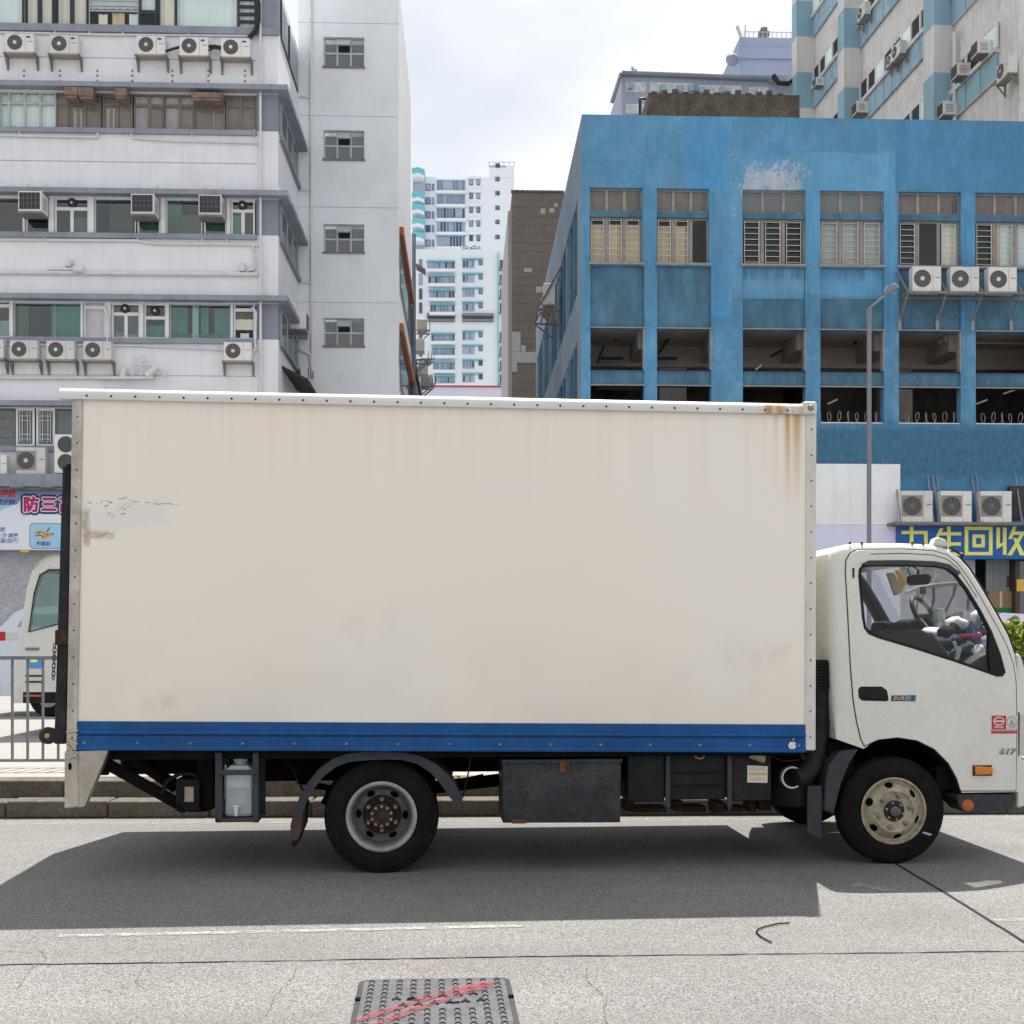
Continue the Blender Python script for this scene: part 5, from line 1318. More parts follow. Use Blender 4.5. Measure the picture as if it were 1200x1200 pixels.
# stair tower
def lp(px, py, v=DEP): return LF.uz(px, py, v)
tx0, tx1 = uR, lp(467, 200)[0]
th_ = []; ZT2 = ZT + 2.8
for y0, y1 in ((44, 77.5), (153, 186), (263, 295), (373, 405)):
    a, b = lp(379, y1), lp(427, y0); th_.append((a[0], b[0], a[1], b[1]))
gr = [(tx0 + .01, tx1 - .01, lp(400, y)[1] - .015, lp(400, y)[1] + .015, .03) for y in (27, 136, 243, 354.5)]
tw = wall(MB(), tx0, tx1, 0, ZT2, th_ + gr, DEP, .25)
SD = LF.side(481.5, 200, tx1)[1]; SD2 = LF.side(499, 400, tx1)[1]
zA = LF.side(470, 278, tx1)[2]
tw.build('stair_tower_wall', 'wall_tower', lb, recalc=False)
MB().add([(tx1, DEP, 0), (tx1, SD, 0), (tx1, SD, ZT2), (tx1, DEP, ZT2), (tx1, SD2, 0), (tx1, SD2, zA - 1), (tx1, SD, zA - 1), (tx1 - 3, SD, 0), (tx1 - 3, SD, ZT2), (tx0, SD, ZT2), (tx0, DEP, ZT2), (tx1 - 3, SD2, 0), (tx1 - 3, SD2, zA - 1), (tx1 - 3, SD, zA - 1)],
         [(0, 1, 2, 3), (1, 4, 5, 6), (1, 7, 8, 2), (3, 2, 9, 10), (4, 11, 12, 5), (5, 12, 13, 6)]).build('tower_side_wall', 'wall_grey', lb, recalc=False)
for (a0, b0, c0, d0) in th_:
    w_ = window(LF, lb, a0, b0, c0, d0, [0, .335, .665, 1], [0, .48, 1], 'alu', 'pane_grey', v=DEP + .10, ft=.035, skip={(1, 1)}, depth=.05)
    xa, xb = a0 + (b0 - a0) * .335, a0 + (b0 - a0) * .665; zb, zc = c0 + (d0 - c0) * .52, d0 - .05
    MB().add([(xa, DEP + .06, zc), (xb, DEP + .06, zc), (xb, DEP - .22, zb + .16), (xa, DEP - .22, zb + .16), (xa, DEP + .10, zc - .02), (xb, DEP + .10, zc - .02), (xb, DEP - .18, zb + .13), (xa, DEP - .18, zb + .13)], [(0, 1, 2, 3), (7, 6, 5, 4), (0, 4, 5, 1), (3, 2, 6, 7), (0, 3, 7, 4), (1, 5, 6, 2)]).build('hopper_sash', 'alu', w_)
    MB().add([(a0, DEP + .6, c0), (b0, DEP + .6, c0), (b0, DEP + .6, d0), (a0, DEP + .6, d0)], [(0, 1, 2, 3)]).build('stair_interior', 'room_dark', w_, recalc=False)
    MB().box(a0 - .03, b0 + .03, DEP - .05, DEP + .02, c0 - .07, c0).build('sill', 'bronze_frame', w_)
pipe([(364, -20, DEP - .06), (365.5, 440, DEP - .06)], .045)
pipe([(351, 112.5, DEP - .05), (363, 114, DEP - .05)], .04); pipe([(351, 222, DEP - .05), (363, 223, DEP - .05)], .04); pipe([(350, 330, DEP - .05), (365, 331, DEP - .05)], .04); pipe([(351, 410, DEP - .05), (363, 415, DEP - .05), (366, 438, DEP - .05)], .05)
MB().box(LF.p(363, 440, DEP)[0], LF.p(368, 440, DEP)[0], DEP - .16, DEP, LF.p(365, 443, DEP)[2], LF.p(365, 436, DEP)[2]).build('meter_box', 'ledge_blue', lb)
q = LF.p(340, 452, 1.5)
MB().add([(uR, .8, q[2] + .55), (uR + .9, .8, q[2] + .1), (uR + .9, DEP - .2, q[2] + .1), (uR, DEP - .2, q[2] + .55), (uR, .8, q[2] + .45), (uR + .9, .8, q[2]), (uR + .9, DEP - .2, q[2]), (uR, DEP - .2, q[2] + .45)], [(0, 1, 2, 3), (7, 6, 5, 4), (0, 4, 5, 1), (1, 5, 6, 2), (2, 6, 7, 3)]).build('awning', 'awning_black', lb)
# orange ledges, pipes and clutter on the alley side
def sz(px, py): q = LF.side(px, py, tx1); return q
for y0, y1, x0, x1 in ((278, 338, 470, 483.5), (388, 436, 470, 483)):
    zt = sz(x0, y0)[2]; v0, v1 = DEP + .6, LF.side(x1, 330, tx1)[1]
    MB().box(tx1, tx1 + .16, v0, v1, zt - .3, zt).build('orange_ledge', 'orange_ledge', lb)
    MB().box(tx1, tx1 + .04, v0 + .2, v1 - .2, zt - 2.2, zt - .4).build('side_window', 'pane_grey', lb)
MB().tube([(tx1 + .12, SD + .2, 0), (tx1 + .12, SD + .2, zA + 3)], .1, 8).build('pipe', 'band_grey', lb)
for k in range(7):
    v = SD + 1.2 + k * (SD2 - SD - 2.2) / 7; z = sz(490, 450)[2] - .4 + (k * 5 % 7) * .42; m = MB()
    for dv in (0, .8): m.beam((tx1, v + dv, z), (tx1 + .75, v + dv, z), .05).beam((tx1, v + dv, z - .6), (tx1 + .7, v + dv, z), .045)
    for q_ in (.2, .7): m.beam((tx1 + q_, v, z), (tx1 + q_, v + .8, z), .045)
    for q_ in range(3): m.beam((tx1 + .75, v, z + .12 + q_ * .16), (tx1 + .75, v + .8, z + .12 + q_ * .16), .03)
    m.build('bracket_rack', 'bracket', lb)
    if k % 2: MB().box(tx1 + .1, tx1 + .6, v + .05, v + .75, z + .02, z + .55).build('condenser_box', 'ac_tan', lb, bevel=.02)
for k in range(3):
    v = SD + 2 + k * 2.6; z = sz(490, 445)[2] + (k % 2) * 1.6
    MB().box(tx1 + .05, tx1 + .55, v, v + .8, z, z + .6).build('wall_box', 'ac_white', lb, bevel=.02)
MB().box(tx1, tx1 + .12, SD + 2, SD2 - 1, zA - 2.6, zA - 2.3).box(tx1, tx1 + .04, SD + .8, SD2 - .6, zA - 6.4, zA - 3.2).build('alley_windows', 'room_dark', lb)
q = LF.side(487, 322, tx1)
MB().add([(tx1, q[1], q[2] + .6), (tx1 + .5, q[1], q[2] + .3), (tx1 + .5, q[1] + 1.2, q[2] + .3), (tx1, q[1] + 1.2, q[2] + .6)], [(0, 1, 2, 3)]).build('awning_flap', 'awning_black', lb)

# ---------------------------------------------------------------- shop sign on the grey building
mk('sign_white', S(208, 214, 226, 1.2), .5, .04, .5)
mk('sign_blue', S(112, 134, 178, 1.2), .5, .08, .8)
mk('sign_sky', S(150, 190, 215, 1.2), .5, .06, .8)
mk('sign_navy', S(22, 36, 84, 1.1), .5)
mk('sign_magenta', S(168, 28, 92, 1.2), .5)
mk('sign_red', S(190, 30, 50, 1.2), .5)
mk('sign_text', S(80, 96, 150, 1.1), .5)
mk('sign_orange', S(222, 140, 52, 1.2), .5, .25, 20)
mk('sign_leaf', S(80, 105, 80, 1.1), .5)
mk('hazard_yellow', S(215, 180, 60, 1.2), .6)
a, b = LF.p(-70, 644, -.55), LF.p(150, 574, -.55)
sg = thing('shop_sign', 'white and blue shop signboard with magenta and navy Chinese lettering above the grey stone wall', 'sign', LF.world((a[0], -.55, a[2])), LF.ang)
SW, SH = b[0] - a[0], b[2] - a[2]
def sp_(px, py): q = LF.p(px, py, -.55); return q[0] - a[0], q[2] - a[2]
MB().box(0, SW, 0, .12, 0, SH).build('board', 'sign_white', sg)
x1, zt = sp_(150, 575); x0, zb = sp_(-70, 601)
xq = [(-70, 602), (-30, 598), (0, 597), (8, 593), (20, 591), (24, 585), (40, 582), (60, 580), (150, 582)]
MB().plate([[sp_(*p) for p in xq] + [sp_(150, 575), sp_(-70, 575)]], lambda z: -.004, .003).build('printed_sky', 'sign_blue', sg)
MB().plate([[sp_(*p) for p in ((-70, 606), (-30, 603), (0, 599), (7, 595), (14, 592.5), (2, 592), (-70, 596))]], lambda z: -.006, .0015).build('printed_haze', 'sign_sky', sg)
q = sp_(37, 592.5); gs = 17.5 / 34.5
for txt, px in (('防', 36.6), ('三', 57.5), ('高', 79)):
    q = sp_(px, 592.3)
    for off, mat, y in ((.128, 'sign_navy', -.009), (.058, 'sign_white', -.013), (.027, 'sign_magenta', -.017)):
        fat_text(txt, .52, mat, sg, (q[0], y, q[1]), off)
q = sp_(3, 579.3); text('健保費', .22, 'sign_red', sg, (q[0] + .03, -.0085, q[1]), off=.012, shear=.15, sx=1.15)
q = sp_(5, 588.6); text('新陳代謝', .17, 'sign_navy', sg, (q[0], -.0085, q[1]), off=.004, shear=.15)
q = sp_(-6, 596); text('免費', .17, 'sign_navy', sg, (q[0], -.0085, q[1]), off=.004)
for y_, s_, px in ((621, '茶‧減肥', -4), (628, '上飲‧清腸', 8), (634, '血脂/血壓/', 8), (640, '尿酸', -8)):
    q = sp_(px, y_); text(s_, .165, 'sign_text', sg, (q[0], -.003, q[1]), off=.003, shear=.15)
a1, b1 = sp_(34.5, 643), sp_(73, 613)
def rrz(x0, x1, z0, z1, r): return rr(x0, x1, z0, z1, r, 4)
MB().plate([rrz(a1[0], b1[0], a1[1], b1[1], .13)], lambda z: -.003, .002).build('picture_border', 'sign_text', sg)
MB().plate([rrz(a1[0] + .02, b1[0] - .02, a1[1] + .02, b1[1] - .02, .12)], lambda z: -.006, .002).build('picture_panel', 'sign_sky', sg)
def ell(mb, cx, cz, rx, rz, ang, y, n=14): return mb.add([(cx + rx * math.cos(t) * math.cos(ang) - rz * math.sin(t) * math.sin(ang), y, cz + rx * math.cos(t) * math.sin(ang) + rz * math.sin(t) * math.cos(ang)) for t in [2 * math.pi * k / n for k in range(n)]], [tuple(range(n))])
m = MB()
for px, py, rx, rz, an in ((44, 624.5, .11, .055, .2), (47, 623.5, .07, .05, .5)): q = sp_(px, py); ell(m, q[0], q[1], rx, rz, an, -.009)
for px, py, rx, rz, an in ((53, 628.5, .13, .065, .25), (57, 626.5, .10, .06, .1), (50, 630, .06, .05, .0)): q = sp_(px, py); ell(m, q[0], q[1], rx, rz, an, -.0095)
m.build('printed_fruit', 'sign_orange', sg, recalc=False)
m = MB()
for px, py, rx, rz, an in ((56.5, 621, .11, .025, 1.0), (60.5, 625.5, .10, .02, -.3), (46, 627.5, .14, .02, .1), (51, 624.5, .10, .02, -.5)): q = sp_(px, py); ell(m, q[0], q[1], rx, rz, an, -.0085)
m.build('printed_leaf', 'sign_leaf', sg, recalc=False)
q = sp_(51, 637.5); text('蘋果貼', .15, 'sign_text', sg, (q[0], -.0085, q[1]), off=.006)
hzs = MB()
for k in range(0, 10, 3): hzs.box(k * .62 + .75, k * .62 + 1.0, -.01, .1, -.08, -.02)
hzs.build('hazard_strip', 'hazard_yellow', sg, kind='stuff')

# ---------------------------------------------------------------- blue building
BF = Fr(0, FL, .037, 2.0)
bb = ftop(BF, 'blue_car_park_building', 'weathered blue concrete building with barred windows above open car park floors', 'building')
def bz(px, py): return BF.uz(px, py)[1]
def bu(px, py=300): return BF.uz(px, py)[0]
BX0, BX1 = bu(682, 300), bu(1275, 300)
BT = bz(682, 134)
def blue_mat(name, base, dark, stain, patches=False):
    n = NB(name); x, y, z = n.xyz()
    a = tuple(c * .85 for c in base); b = tuple(c * 1.12 for c in base)
    c = n.mix(n.ramp(n.noise(.45, 6), .3, .7), a, b)
    c = n.mix(n.math('MULTIPLY', n.ramp(n.noise(1.6, 10, .75, (1, 1, .7), (4, 2, 7)), .44, .66), .6), c, tuple(min(.8, q * 1.25 + .055) for q in base))
    c = n.mix(n.math('MULTIPLY', n.ramp(n.noise(1, 9, .75, (2.6, 2.6, .3)), .44, .70), .32), c, tuple(q * .62 for q in base))
    c = n.mix(n.math('MULTIPLY', n.ramp(n.noise(.28, 7, .65, off=(3, 1, 6)), .42, .58), .7), c, tuple(q * .70 + .012 for q in base))
    c = n.mix(n.math('MULTIPLY', n.ramp(n.noise(.5, 9, .75, off=(8, 4, 2)), .48, .62), .55), c, tuple(q * .55 + .085 for q in base))
    if patches:
        def rect(px0, py0, px1, py1, warp=.0, soft=.03):
            p0, p1 = BF.uz(px0, py1), BF.uz(px1, py0); xx, zz = x, z
            if warp:
                w = n.math('MULTIPLY', n.math('SUBTRACT', n.noise(1.1, 6), .5), warp); xx = n.math('ADD', x, w); zz = n.math('ADD', z, w)
            return n.math('MULTIPLY', n.band(xx, p0[0], p1[0], soft), n.band(zz, p0[1], p1[1], soft))
        fresh = n.math('MAXIMUM', rect(803, 148, 856, 224), rect(803, 300, 857, 371))
        c = n.mix(n.math('MULTIPLY', n.math('MULTIPLY', fresh, n.ramp(n.noise(2.2, 8, .7, off=(9, 3, 1)), .25, .55)), .75), c, S(70, 146, 200, 1.2))
        c = n.mix(n.math('MULTIPLY', rect(948, 180, 1050, 345, .2), .4), c, S(104, 168, 210, 1.25))
        c = n.mix(n.math('MULTIPLY', rect(856, 185, 948, 345, .5, .2), .35), c, S(120, 170, 205, 1.25))
        c = n.mix(n.math('MULTIPLY', rect(1050, 141, 1300, 226, .12, .04), .5), c, S(58, 114, 156, 1.2))
        c = n.mix(n.math('MULTIPLY', n.math('MULTIPLY', rect(684, 136, 803, 222, .4, .15), n.ramp(n.noise(1.7, 10, .75, off=(2, 8, 3)), .40, .62)), .5), c, S(112, 152, 178, 1.2))
        c = n.mix(n.math('MULTIPLY', n.math('MULTIPLY', rect(755, 385, 1300, 500, .4, .15), n.ramp(n.noise(2.3, 10, .78, off=(6, 2, 3)), .48, .60)), .6), c, S(112, 158, 190, 1.2))
        for sx0, sx1 in ((803, 818), (833, 846), (944, 953), (1036, 1044), (1126, 1134)):
            c = n.mix(n.math('MULTIPLY', n.math('MULTIPLY', rect(sx0, 225, sx1, 520, .3, .06), n.ramp(n.noise(1, 6, .7, (5, 5, .4), (sx0, 2, 3)), .42, .64)), .4), c, S(48, 92, 124, 1.15))
        # flaked paint showing pale render
        fl = n.ramp(n.math('ADD', n.math('MULTIPLY', rect(860, 184, 952, 240, 1.2, .6), .40), n.math('MULTIPLY', n.noise(3.6, 12, .82), 1.1)), .85, .90)
        fl2 = n.math('MULTIPLY', rect(855.5, 130, 861, 355, .15, .08), n.ramp(n.noise(4.5, 10, .8), .545, .575))
        fl3 = n.math('MULTIPLY', rect(858, 138, 952, 200, .6, .3), n.ramp(n.noise(6, 12, .82), .585, .61))
        c = n.mix(n.math('MULTIPLY', n.math('MAXIMUM', n.math('MAXIMUM', fl, fl2), fl3), .9), c, S(176, 178, 186, 1.25))
        for wx0, wx1 in ((691, 753), (769, 831), (870, 944), (961, 1036), (1053, 1126), (1143, 1217)):
            c = n.mix(n.math('MULTIPLY', n.math('MULTIPLY', rect(wx0 - 2, 300, wx1 + 2, 326, .25, .12), n.ramp(n.noise(1, 6, .65, (5, 5, .5)), .36, .6)), .6), c, S(48, 70, 84, 1.1))
            c = n.mix(n.math('MULTIPLY', n.math('MULTIPLY', rect(wx0 - 6, 372, wx1 + 6, 388, .3, .12), n.ramp(n.noise(1, 6, .65, (4, 4, .6), (5, 1, 1)), .40, .62)), .55), c, S(52, 78, 94, 1.1))
        c = n.mix(n.math('MULTIPLY', rect(640, 497, 1300, 560, .6, .25), .8), c, S(44, 84, 106, 1.15))
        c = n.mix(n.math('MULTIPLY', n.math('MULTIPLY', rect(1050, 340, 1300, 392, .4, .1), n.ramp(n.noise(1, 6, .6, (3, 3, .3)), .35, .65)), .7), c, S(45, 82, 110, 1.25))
    c = n.mix(n.math('MULTIPLY', n.ramp(n.noise(1, 6, .7, (9, 9, 3.2), (1, 6, 3)), .42, .68), .26), c, tuple(min(.8, q * 1.1 + .09) for q in base))
    c = n.mix(n.math('MULTIPLY', n.ramp(n.noise(1, 6, .7, (9, 9, 1.2), (8, 6, 3)), .50, .72), .34), c, tuple(q * .6 for q in base))
    if stain:
        c = n.mix(n.math('MULTIPLY', n.ramp(n.noise(.9, 8, .7, (1.5, 1.5, .55), (2, 5, 9)), .33, .62), stain), c, dark)
    c = n.mix(n.math('MULTIPLY', n.ramp(n.noise(8, 10, .8), .63, .69), .5), c, S(150, 175, 195, 1.2))
    n.bump(n.noise(5, 8, .7), .25, .02)
    MATS[name] = n.done(c, .85, 0, .3)
blue_mat('blue_wall', S(80, 139, 178, 1.2), S(62, 100, 124, 1.15), .35, True)
blue_mat('blue_panel', S(78, 124, 152, 1.12), S(54, 82, 98, 1.1), .75)
blue_mat('blue_side', S(124, 144, 162, 1.2), S(80, 100, 118, 1.2), .3)
mk('concrete_in', S(126, 120, 116, 1.6), .9, .12, 1.2, .3, fine=.08)
mk('concrete_dark', S(92, 84, 76, 1.2), .95, .25, .8, .5, S(50, 44, 38, 1.), streak=.6, fine=.2, fscale=9, bump=.2)
mk('win_frame_old', S(136, 130, 124, 1.2), .6, .15, 3, .35)
mk('win_bar', S(168, 170, 168, 1.2), .5, .1, 3)
mk('lamp_grey_b', S(130, 132, 136, 1.), .6, .2, 3, .3)
mk('tube_white', S(225, 228, 230, 1.3), .5)
mk('hoard_white', S(212, 214, 222, 1.3), .5, .04, .8, .12, S(150, 150, 155, 1.), streak=.15)
mk('hoard_lilac', S(196, 196, 226, 1.3), .5, .04, .8)
mk('sign_deepblue', S(20, 84, 160, 1.3), .45, .05, .6)
mk('sign_yellow', S(232, 222, 112, 1.3), .5, .05, 2)
mk('shop_tile', S(172, 174, 180, 1.2), .4, .05, 3)
mk('shop_red', S(168, 22, 36, 1.2), .5)
mk('cardboard', S(142, 114, 86, 1.2), .85, .1, 3)
mk('green_crate', S(30, 110, 60, 1.1), .6)
mk('gold', S(212, 170, 70, 1.2), .4, .3, 20)
mk('brown_post', S(74, 64, 60, 1.1), .7)
wins = [(691, 753), (769.5, 831), (870, 944), (961, 1036), (1053, 1126), (1143, 1217)]
ops = [(692, 755), (770, 833.5), (870.5, 944), (961.5, 1036), (1053.5, 1126), (1143.5, 1217)]
zw0, zw1, zw2, zw3 = bz(692, 307), bz(692, 253), bz(692, 245.5), bz(692, 219.5)
zo0, zo1, zo2, zo3 = bz(692, 494), bz(692, 450.7), bz(692, 432.5), bz(692, 384.5)
hl = []
for (a, b), (c, d) in zip(wins, ops):
    a, b, c, d = bu(a), bu(b), bu(c), bu(d)
    hl += [(a, b, zw0, zw3), (c, d, zo0, zo1), (c, d, zo2, zo3), (c, d, zo3 + .02, zw0 - .12, .10), (c, d, zo1 + .0, zo2, .10)]
hl.append((bu(957, 600), bu(1290, 600), 0, bz(1100, 612)))
wall(MB(), BX0, BX1, 0, BT, hl, 0, .38).build('wall', 'blue_wall', bb, recalc=False)
for (c, d) in ops:
    c, d = bu(c), bu(d)
    MB().add([(c + .01, .096, zo3 + .03), (d - .01, .096, zo3 + .03), (d - .01, .096, zw0 - .13), (c + .01, .096, zw0 - .13)], [(0, 1, 2, 3)]).build('spandrel_panel', 'blue_panel', bb, recalc=False)
    MB().box(c + .002, d - .002, .09, .37, zo1, zo2).build('beam', 'blue_panel', bb)
    MB().box(c - .03, d + .03, -.04, .05, zo1 - .03, zo1 + .01).box(c - .03, d + .03, -.05, .05, zo3 + .0, zo3 + .04).box(d - .04, d + .0, .0, .3, zo2, zo3).build('opening_trim', 'win_frame_old', bb)
for px0, px1, y0, y1 in ((961.5, 1036, 313, 349), (870.5, 944, 314, 349)):
    a_, b_ = BF.uz(px0 + .6, y1), BF.uz(px1 - .6, y0); MB().add([(a_[0], .088, a_[1]), (b_[0], .088, a_[1]), (b_[0], .088, b_[1]), (a_[0], .088, b_[1])], [(0, 1, 2, 3)]).build('repainted_patch', 'blue_wall', bb, recalc=False)
# windows: three lights over three barred casements
def bwin(i):
    x0, x1 = bu(wins[i][0]), bu(wins[i][1]); wd = x1 - x0
    up = window(BF, bb, x0, x1, zw2, zw3, [0, .333, .667, 1], [0, 1], 'win_frame_old', 'pane_dusty' if i < 2 or i > 3 else 'pane_grey', v=.16, ft=.05, behind=None if i in (2, 3) else [(0, .9, 0, 1, 'room_brown')])
    MB().box(x0, x1, .06, .36, zw1, zw2).build('transom_beam', 'blue_panel', bb)
    pane = 'pane_clear'; bh = None
    if i == 0: bh = [(0, 1, 0, .88, 'blind_tan')]
    if i == 1: bh = [(0, .62, 0, .86, 'blind_tan')]
    if i == 3: bh = [(0, 1, 0, 1, 'curtain_aqua')]; pane = 'pane_dusty'
    if i == 4: bh = [(.75, 1, 0, 1, 'curtain_cream')]
    if i == 5: bh = [(.3, .45, 0, 1, 'blind_tan'), (.45, 1, 0, 1, 'curtain_aqua')]
    lo_ = window(BF, bb, x0, x1, zw0, zw1, [0, .333, .667, 1], [0, 1], 'win_frame_old', pane, v=.16, behind=bh, hangd=.12, ft=.055)
    for k in range(3):
        if (i == 1 and k == 2) or (i == 4 and k == 1): continue
        g = MB(); xa, xb = x0 + wd * (k + .14) / 3, x0 + wd * (k + .82) / 3
        for j in range(8): z = zw0 + .1 + (zw1 - zw0 - .2) * j / 7; g.box(xa, xb, .125, .14, z - .011, z + .011)
        for x in (xa, xb): g.box(x - .012, x + .012, .12, .142, zw0 + .06, zw1 - .06)
        g.build('window_guard', 'win_bar', lo_)
        if k < 2: MB().box(x0 + wd * (k + 1) / 3 - .13, x0 + wd * (k + 1) / 3 - .08, .13, .16, zw0, zw1).build('casement_stile', 'win_frame_old', lo_)
    MB().box(x0 - .05, x1 + .05, -.06, .1, zw0 - .08, zw0).build('sill', 'win_frame_old', bb)
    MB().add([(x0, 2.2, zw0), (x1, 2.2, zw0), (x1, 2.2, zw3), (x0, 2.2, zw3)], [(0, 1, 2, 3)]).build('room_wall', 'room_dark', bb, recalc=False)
for i in range(6): bwin(i)
# car park floors seen through the openings
cp = MB(); fz = zo0 - 1.1; cz = zo3 + .12; mz = (zo1 + zo2) / 2
cp.add([(BX0 + .3, .4, cz), (BX1, .4, cz), (BX1, 13, cz), (BX0 + .3, 13, cz)], [(0, 1, 2, 3)])
cp.add([(BX0 + .3, 13, fz), (BX1, 13, fz), (BX1, 13, cz), (BX0 + .3, 13, cz)], [(3, 2, 1, 0)])
cp.add([(BX0 + .3, .4, fz), (BX1, .4, fz), (BX1, 13, fz), (BX0 + .3, 13, fz)], [(0, 1, 2, 3)])
cp.add([(BX0 + .3, .4, fz), (BX0 + .3, 13, fz), (BX0 + .3, 13, cz), (BX0 + .3, .4, cz)], [(0, 1, 2, 3)])
cp.build('car_park_interior', 'concrete_in', bb, recalc=False)
for v in (3.0, 6.5, 10): MB().box(BX0 + .3, BX1, v, v + .5, cz - .75, cz - .002).build('ceiling_beam', 'concrete_in', bb)
for px in (762, 851, 952, 1045, 1134): x = bu(px); MB().box(x - .3, x + .3, .9, 13, cz - .6, cz - .003).build('ceiling_beam', 'concrete_in', bb)
for px in (790, 1075): x = bu(px); MB().box(x, x + 1.0, 3.2, 4.2, fz, cz - .75).build('column', 'concrete_in', bb)
MB().box(BX0 + .4, BX1, 5.5, 5.7, fz, fz + 1.0).build('inner_parapet', 'concrete_in', bb)
def inpipe(p0, p1, r=.05, mat='pipe_dark', name='ceiling_pipe'): MB().tube([BF.p(*p0), BF.p(*p1)], r, 6).build(name, mat, bb)
inpipe((704, 420, 2.5), (730, 420, 2.5)); inpipe((700, 425, 1.5), (708, 404, 1.5)); inpipe((721, 399, 2), (725, 389, 2)); inpipe((758, 420, 2.5), (793, 420, 2.5)); inpipe((771, 415, 2), (788, 391, 2)); inpipe((1000, 404, 2), (1010, 394, 2)); inpipe((903, 418, 2), (917, 410, 2)); inpipe((926, 399, 2), (935, 392, 2)); inpipe((1118, 401, 2), (1210, 402, 2), .07, 'concrete_in'); inpipe((700, 455, 1.5), (752, 456, 1.5), .06)
vlv = BF.p(1108, 397, 1.2); MB().lathe([(0, -.2), (.12, -.16), (.16, 0), (.12, .1), (0, .2)], vlv[0], vlv[2], 10, 1.2).tube([BF.p(1100, 402, 1.2), BF.p(1112, 393, 1.2), BF.p(1118, 401, 1.2)], .07, 6).build('pipe_valve', 'win_frame_old', bb, smooth=40)
for p0, p1 in (((885, 434, 2), (892.5, 427.5, 2)), ((970, 473.5, 2), (981.5, 468, 2)), ((1144, 473.5, 2), (1157, 468.5, 2)), ((1176, 461.5, 2), (1195, 455, 2))): inpipe(p0, p1, .035, 'tube_white', 'light_tube')
inpipe((992, 463, 2), (1000, 458, 2), .06)
# razor wire in the lower openings
for (c, d) in ops[3:] + ops[:0]:
    c, d = bu(c), bu(d); pts = []; n_ = int((d - c) / .028)
    r2 = random.Random(int(c * 100))
    for k in range(n_): t = k * .55; pts.append((c + (d - c) * k / n_ + .12 * math.cos(t), .30 + .10 * math.cos(t * .7), zo0 + .22 + (.20 + .05 * r2.random()) * math.sin(t)))
    MB().tube(pts, .008, 4).build('razor_wire', 'win_bar', bb)
    MB().box(c, d, .1, .2, zo0 - .01, zo0 + .05).build('sill', 'tube_white', bb)
# side wall down the alley, with strip windows
SDB = BF.side(628, 390, BX0)[1]
sh_ = [(1.6, SDB - 1.2, zw0 - .6, zw3 + .2), (1.6, SDB - 1.2, zo0 - 1.5, zo3)]
msd = MB(); wall(msd, 0, SDB, 0, BT, [h + (.35,) for h in sh_], 0, .3)
msd.v = [(BX0 + y, x, z) for x, y, z in msd.v]
msd.build('alley_wall', 'blue_side', bb, recalc=False)
for (a, b, c, d) in sh_:
    for k in range(15):
        v = a + (b - a) * k / 15; MB().box(BX0 + .02, BX0 + .3, v, v + .42, c, d).build('pier', 'blue_panel' if k % 3 else 'blue_side', bb)
        MB().add([(BX0 + .2, v + .42, c), (BX0 + .2, v + 1.8, c), (BX0 + .2, v + 1.8, d), (BX0 + .2, v + .42, d)], [(0, 1, 2, 3)]).build('alley_pane', 'pane_grey', bb, recalc=False)
MB().add([(BX0, 0, BT), (BX1, 0, BT), (BX1, 6.3, BT), (BX0 + 9.5, 6.3, BT), (BX0 + 9.5, SDB, BT), (BX0, SDB, BT), (BX1, 6.3, 0), (BX0 + 9.5, 6.3, 0), (BX0 + 9.5, SDB, 0), (BX0, SDB, 0), (BX1, 0, 0)],
         [(0, 1, 2, 3, 4, 5), (3, 2, 6, 7), (4, 3, 7, 8), (5, 4, 8, 9), (1, 10, 6, 2)]).build('roof', 'concrete_dark', bb, recalc=False)
a, b = BF.uz(754, 134, 4.5), BF.uz(937, 111.5, 4.5)
m = MB(); x2 = BF.uz(760, 111.5, 4.5)[0]
m.prism([(a[0], BT), (b[0], BT), (b[0], b[1]), (x2, b[1])], 4.5, 6.2)
for k in range(13): x = x2 + .1 + k * .40; m.box(x, x + .22, 4.48, 4.56, b[1], b[1] + .05 + .05 * (k % 3))
m.build('roof_tank_wall', 'concrete_dark', bb)
MB().tube([BF.p(750, 134, 4), BF.p(750, 115.5, 4), BF.p(757, 115.5, 4)], .06, 6).build('roof_pipe', 'pipe_dark', bb)
# cage of brackets on the alley wall
q = BF.side(655, 378, BX0); cg = MB()
for v in (q[1] - 1.2, q[1] + 1.2): cg.beam((BX0, v, q[2] + .2), (BX0 - 1.0, v, q[2] + .25), .07); cg.beam((BX0, v, q[2] - .5), (BX0 - 1.0, v, q[2] + .25), .06); cg.beam((BX0, v, q[2] + 2.), (BX0 - .95, v, q[2] + .3), .06)
for k in range(4): cg.beam((BX0 - .2 - .25 * k, q[1] - 1.2, q[2] + .25), (BX0 - .2 - .25 * k, q[1] + 1.2, q[2] + .25), .05)
for z in (.5, .9, 1.3): cg.beam((BX0 - .5, q[1] - 1.2, q[2] + z), (BX0 - .5, q[1] + 1.2, q[2] + z), .03)
cg.build('bracket_cage', 'rust', bb)
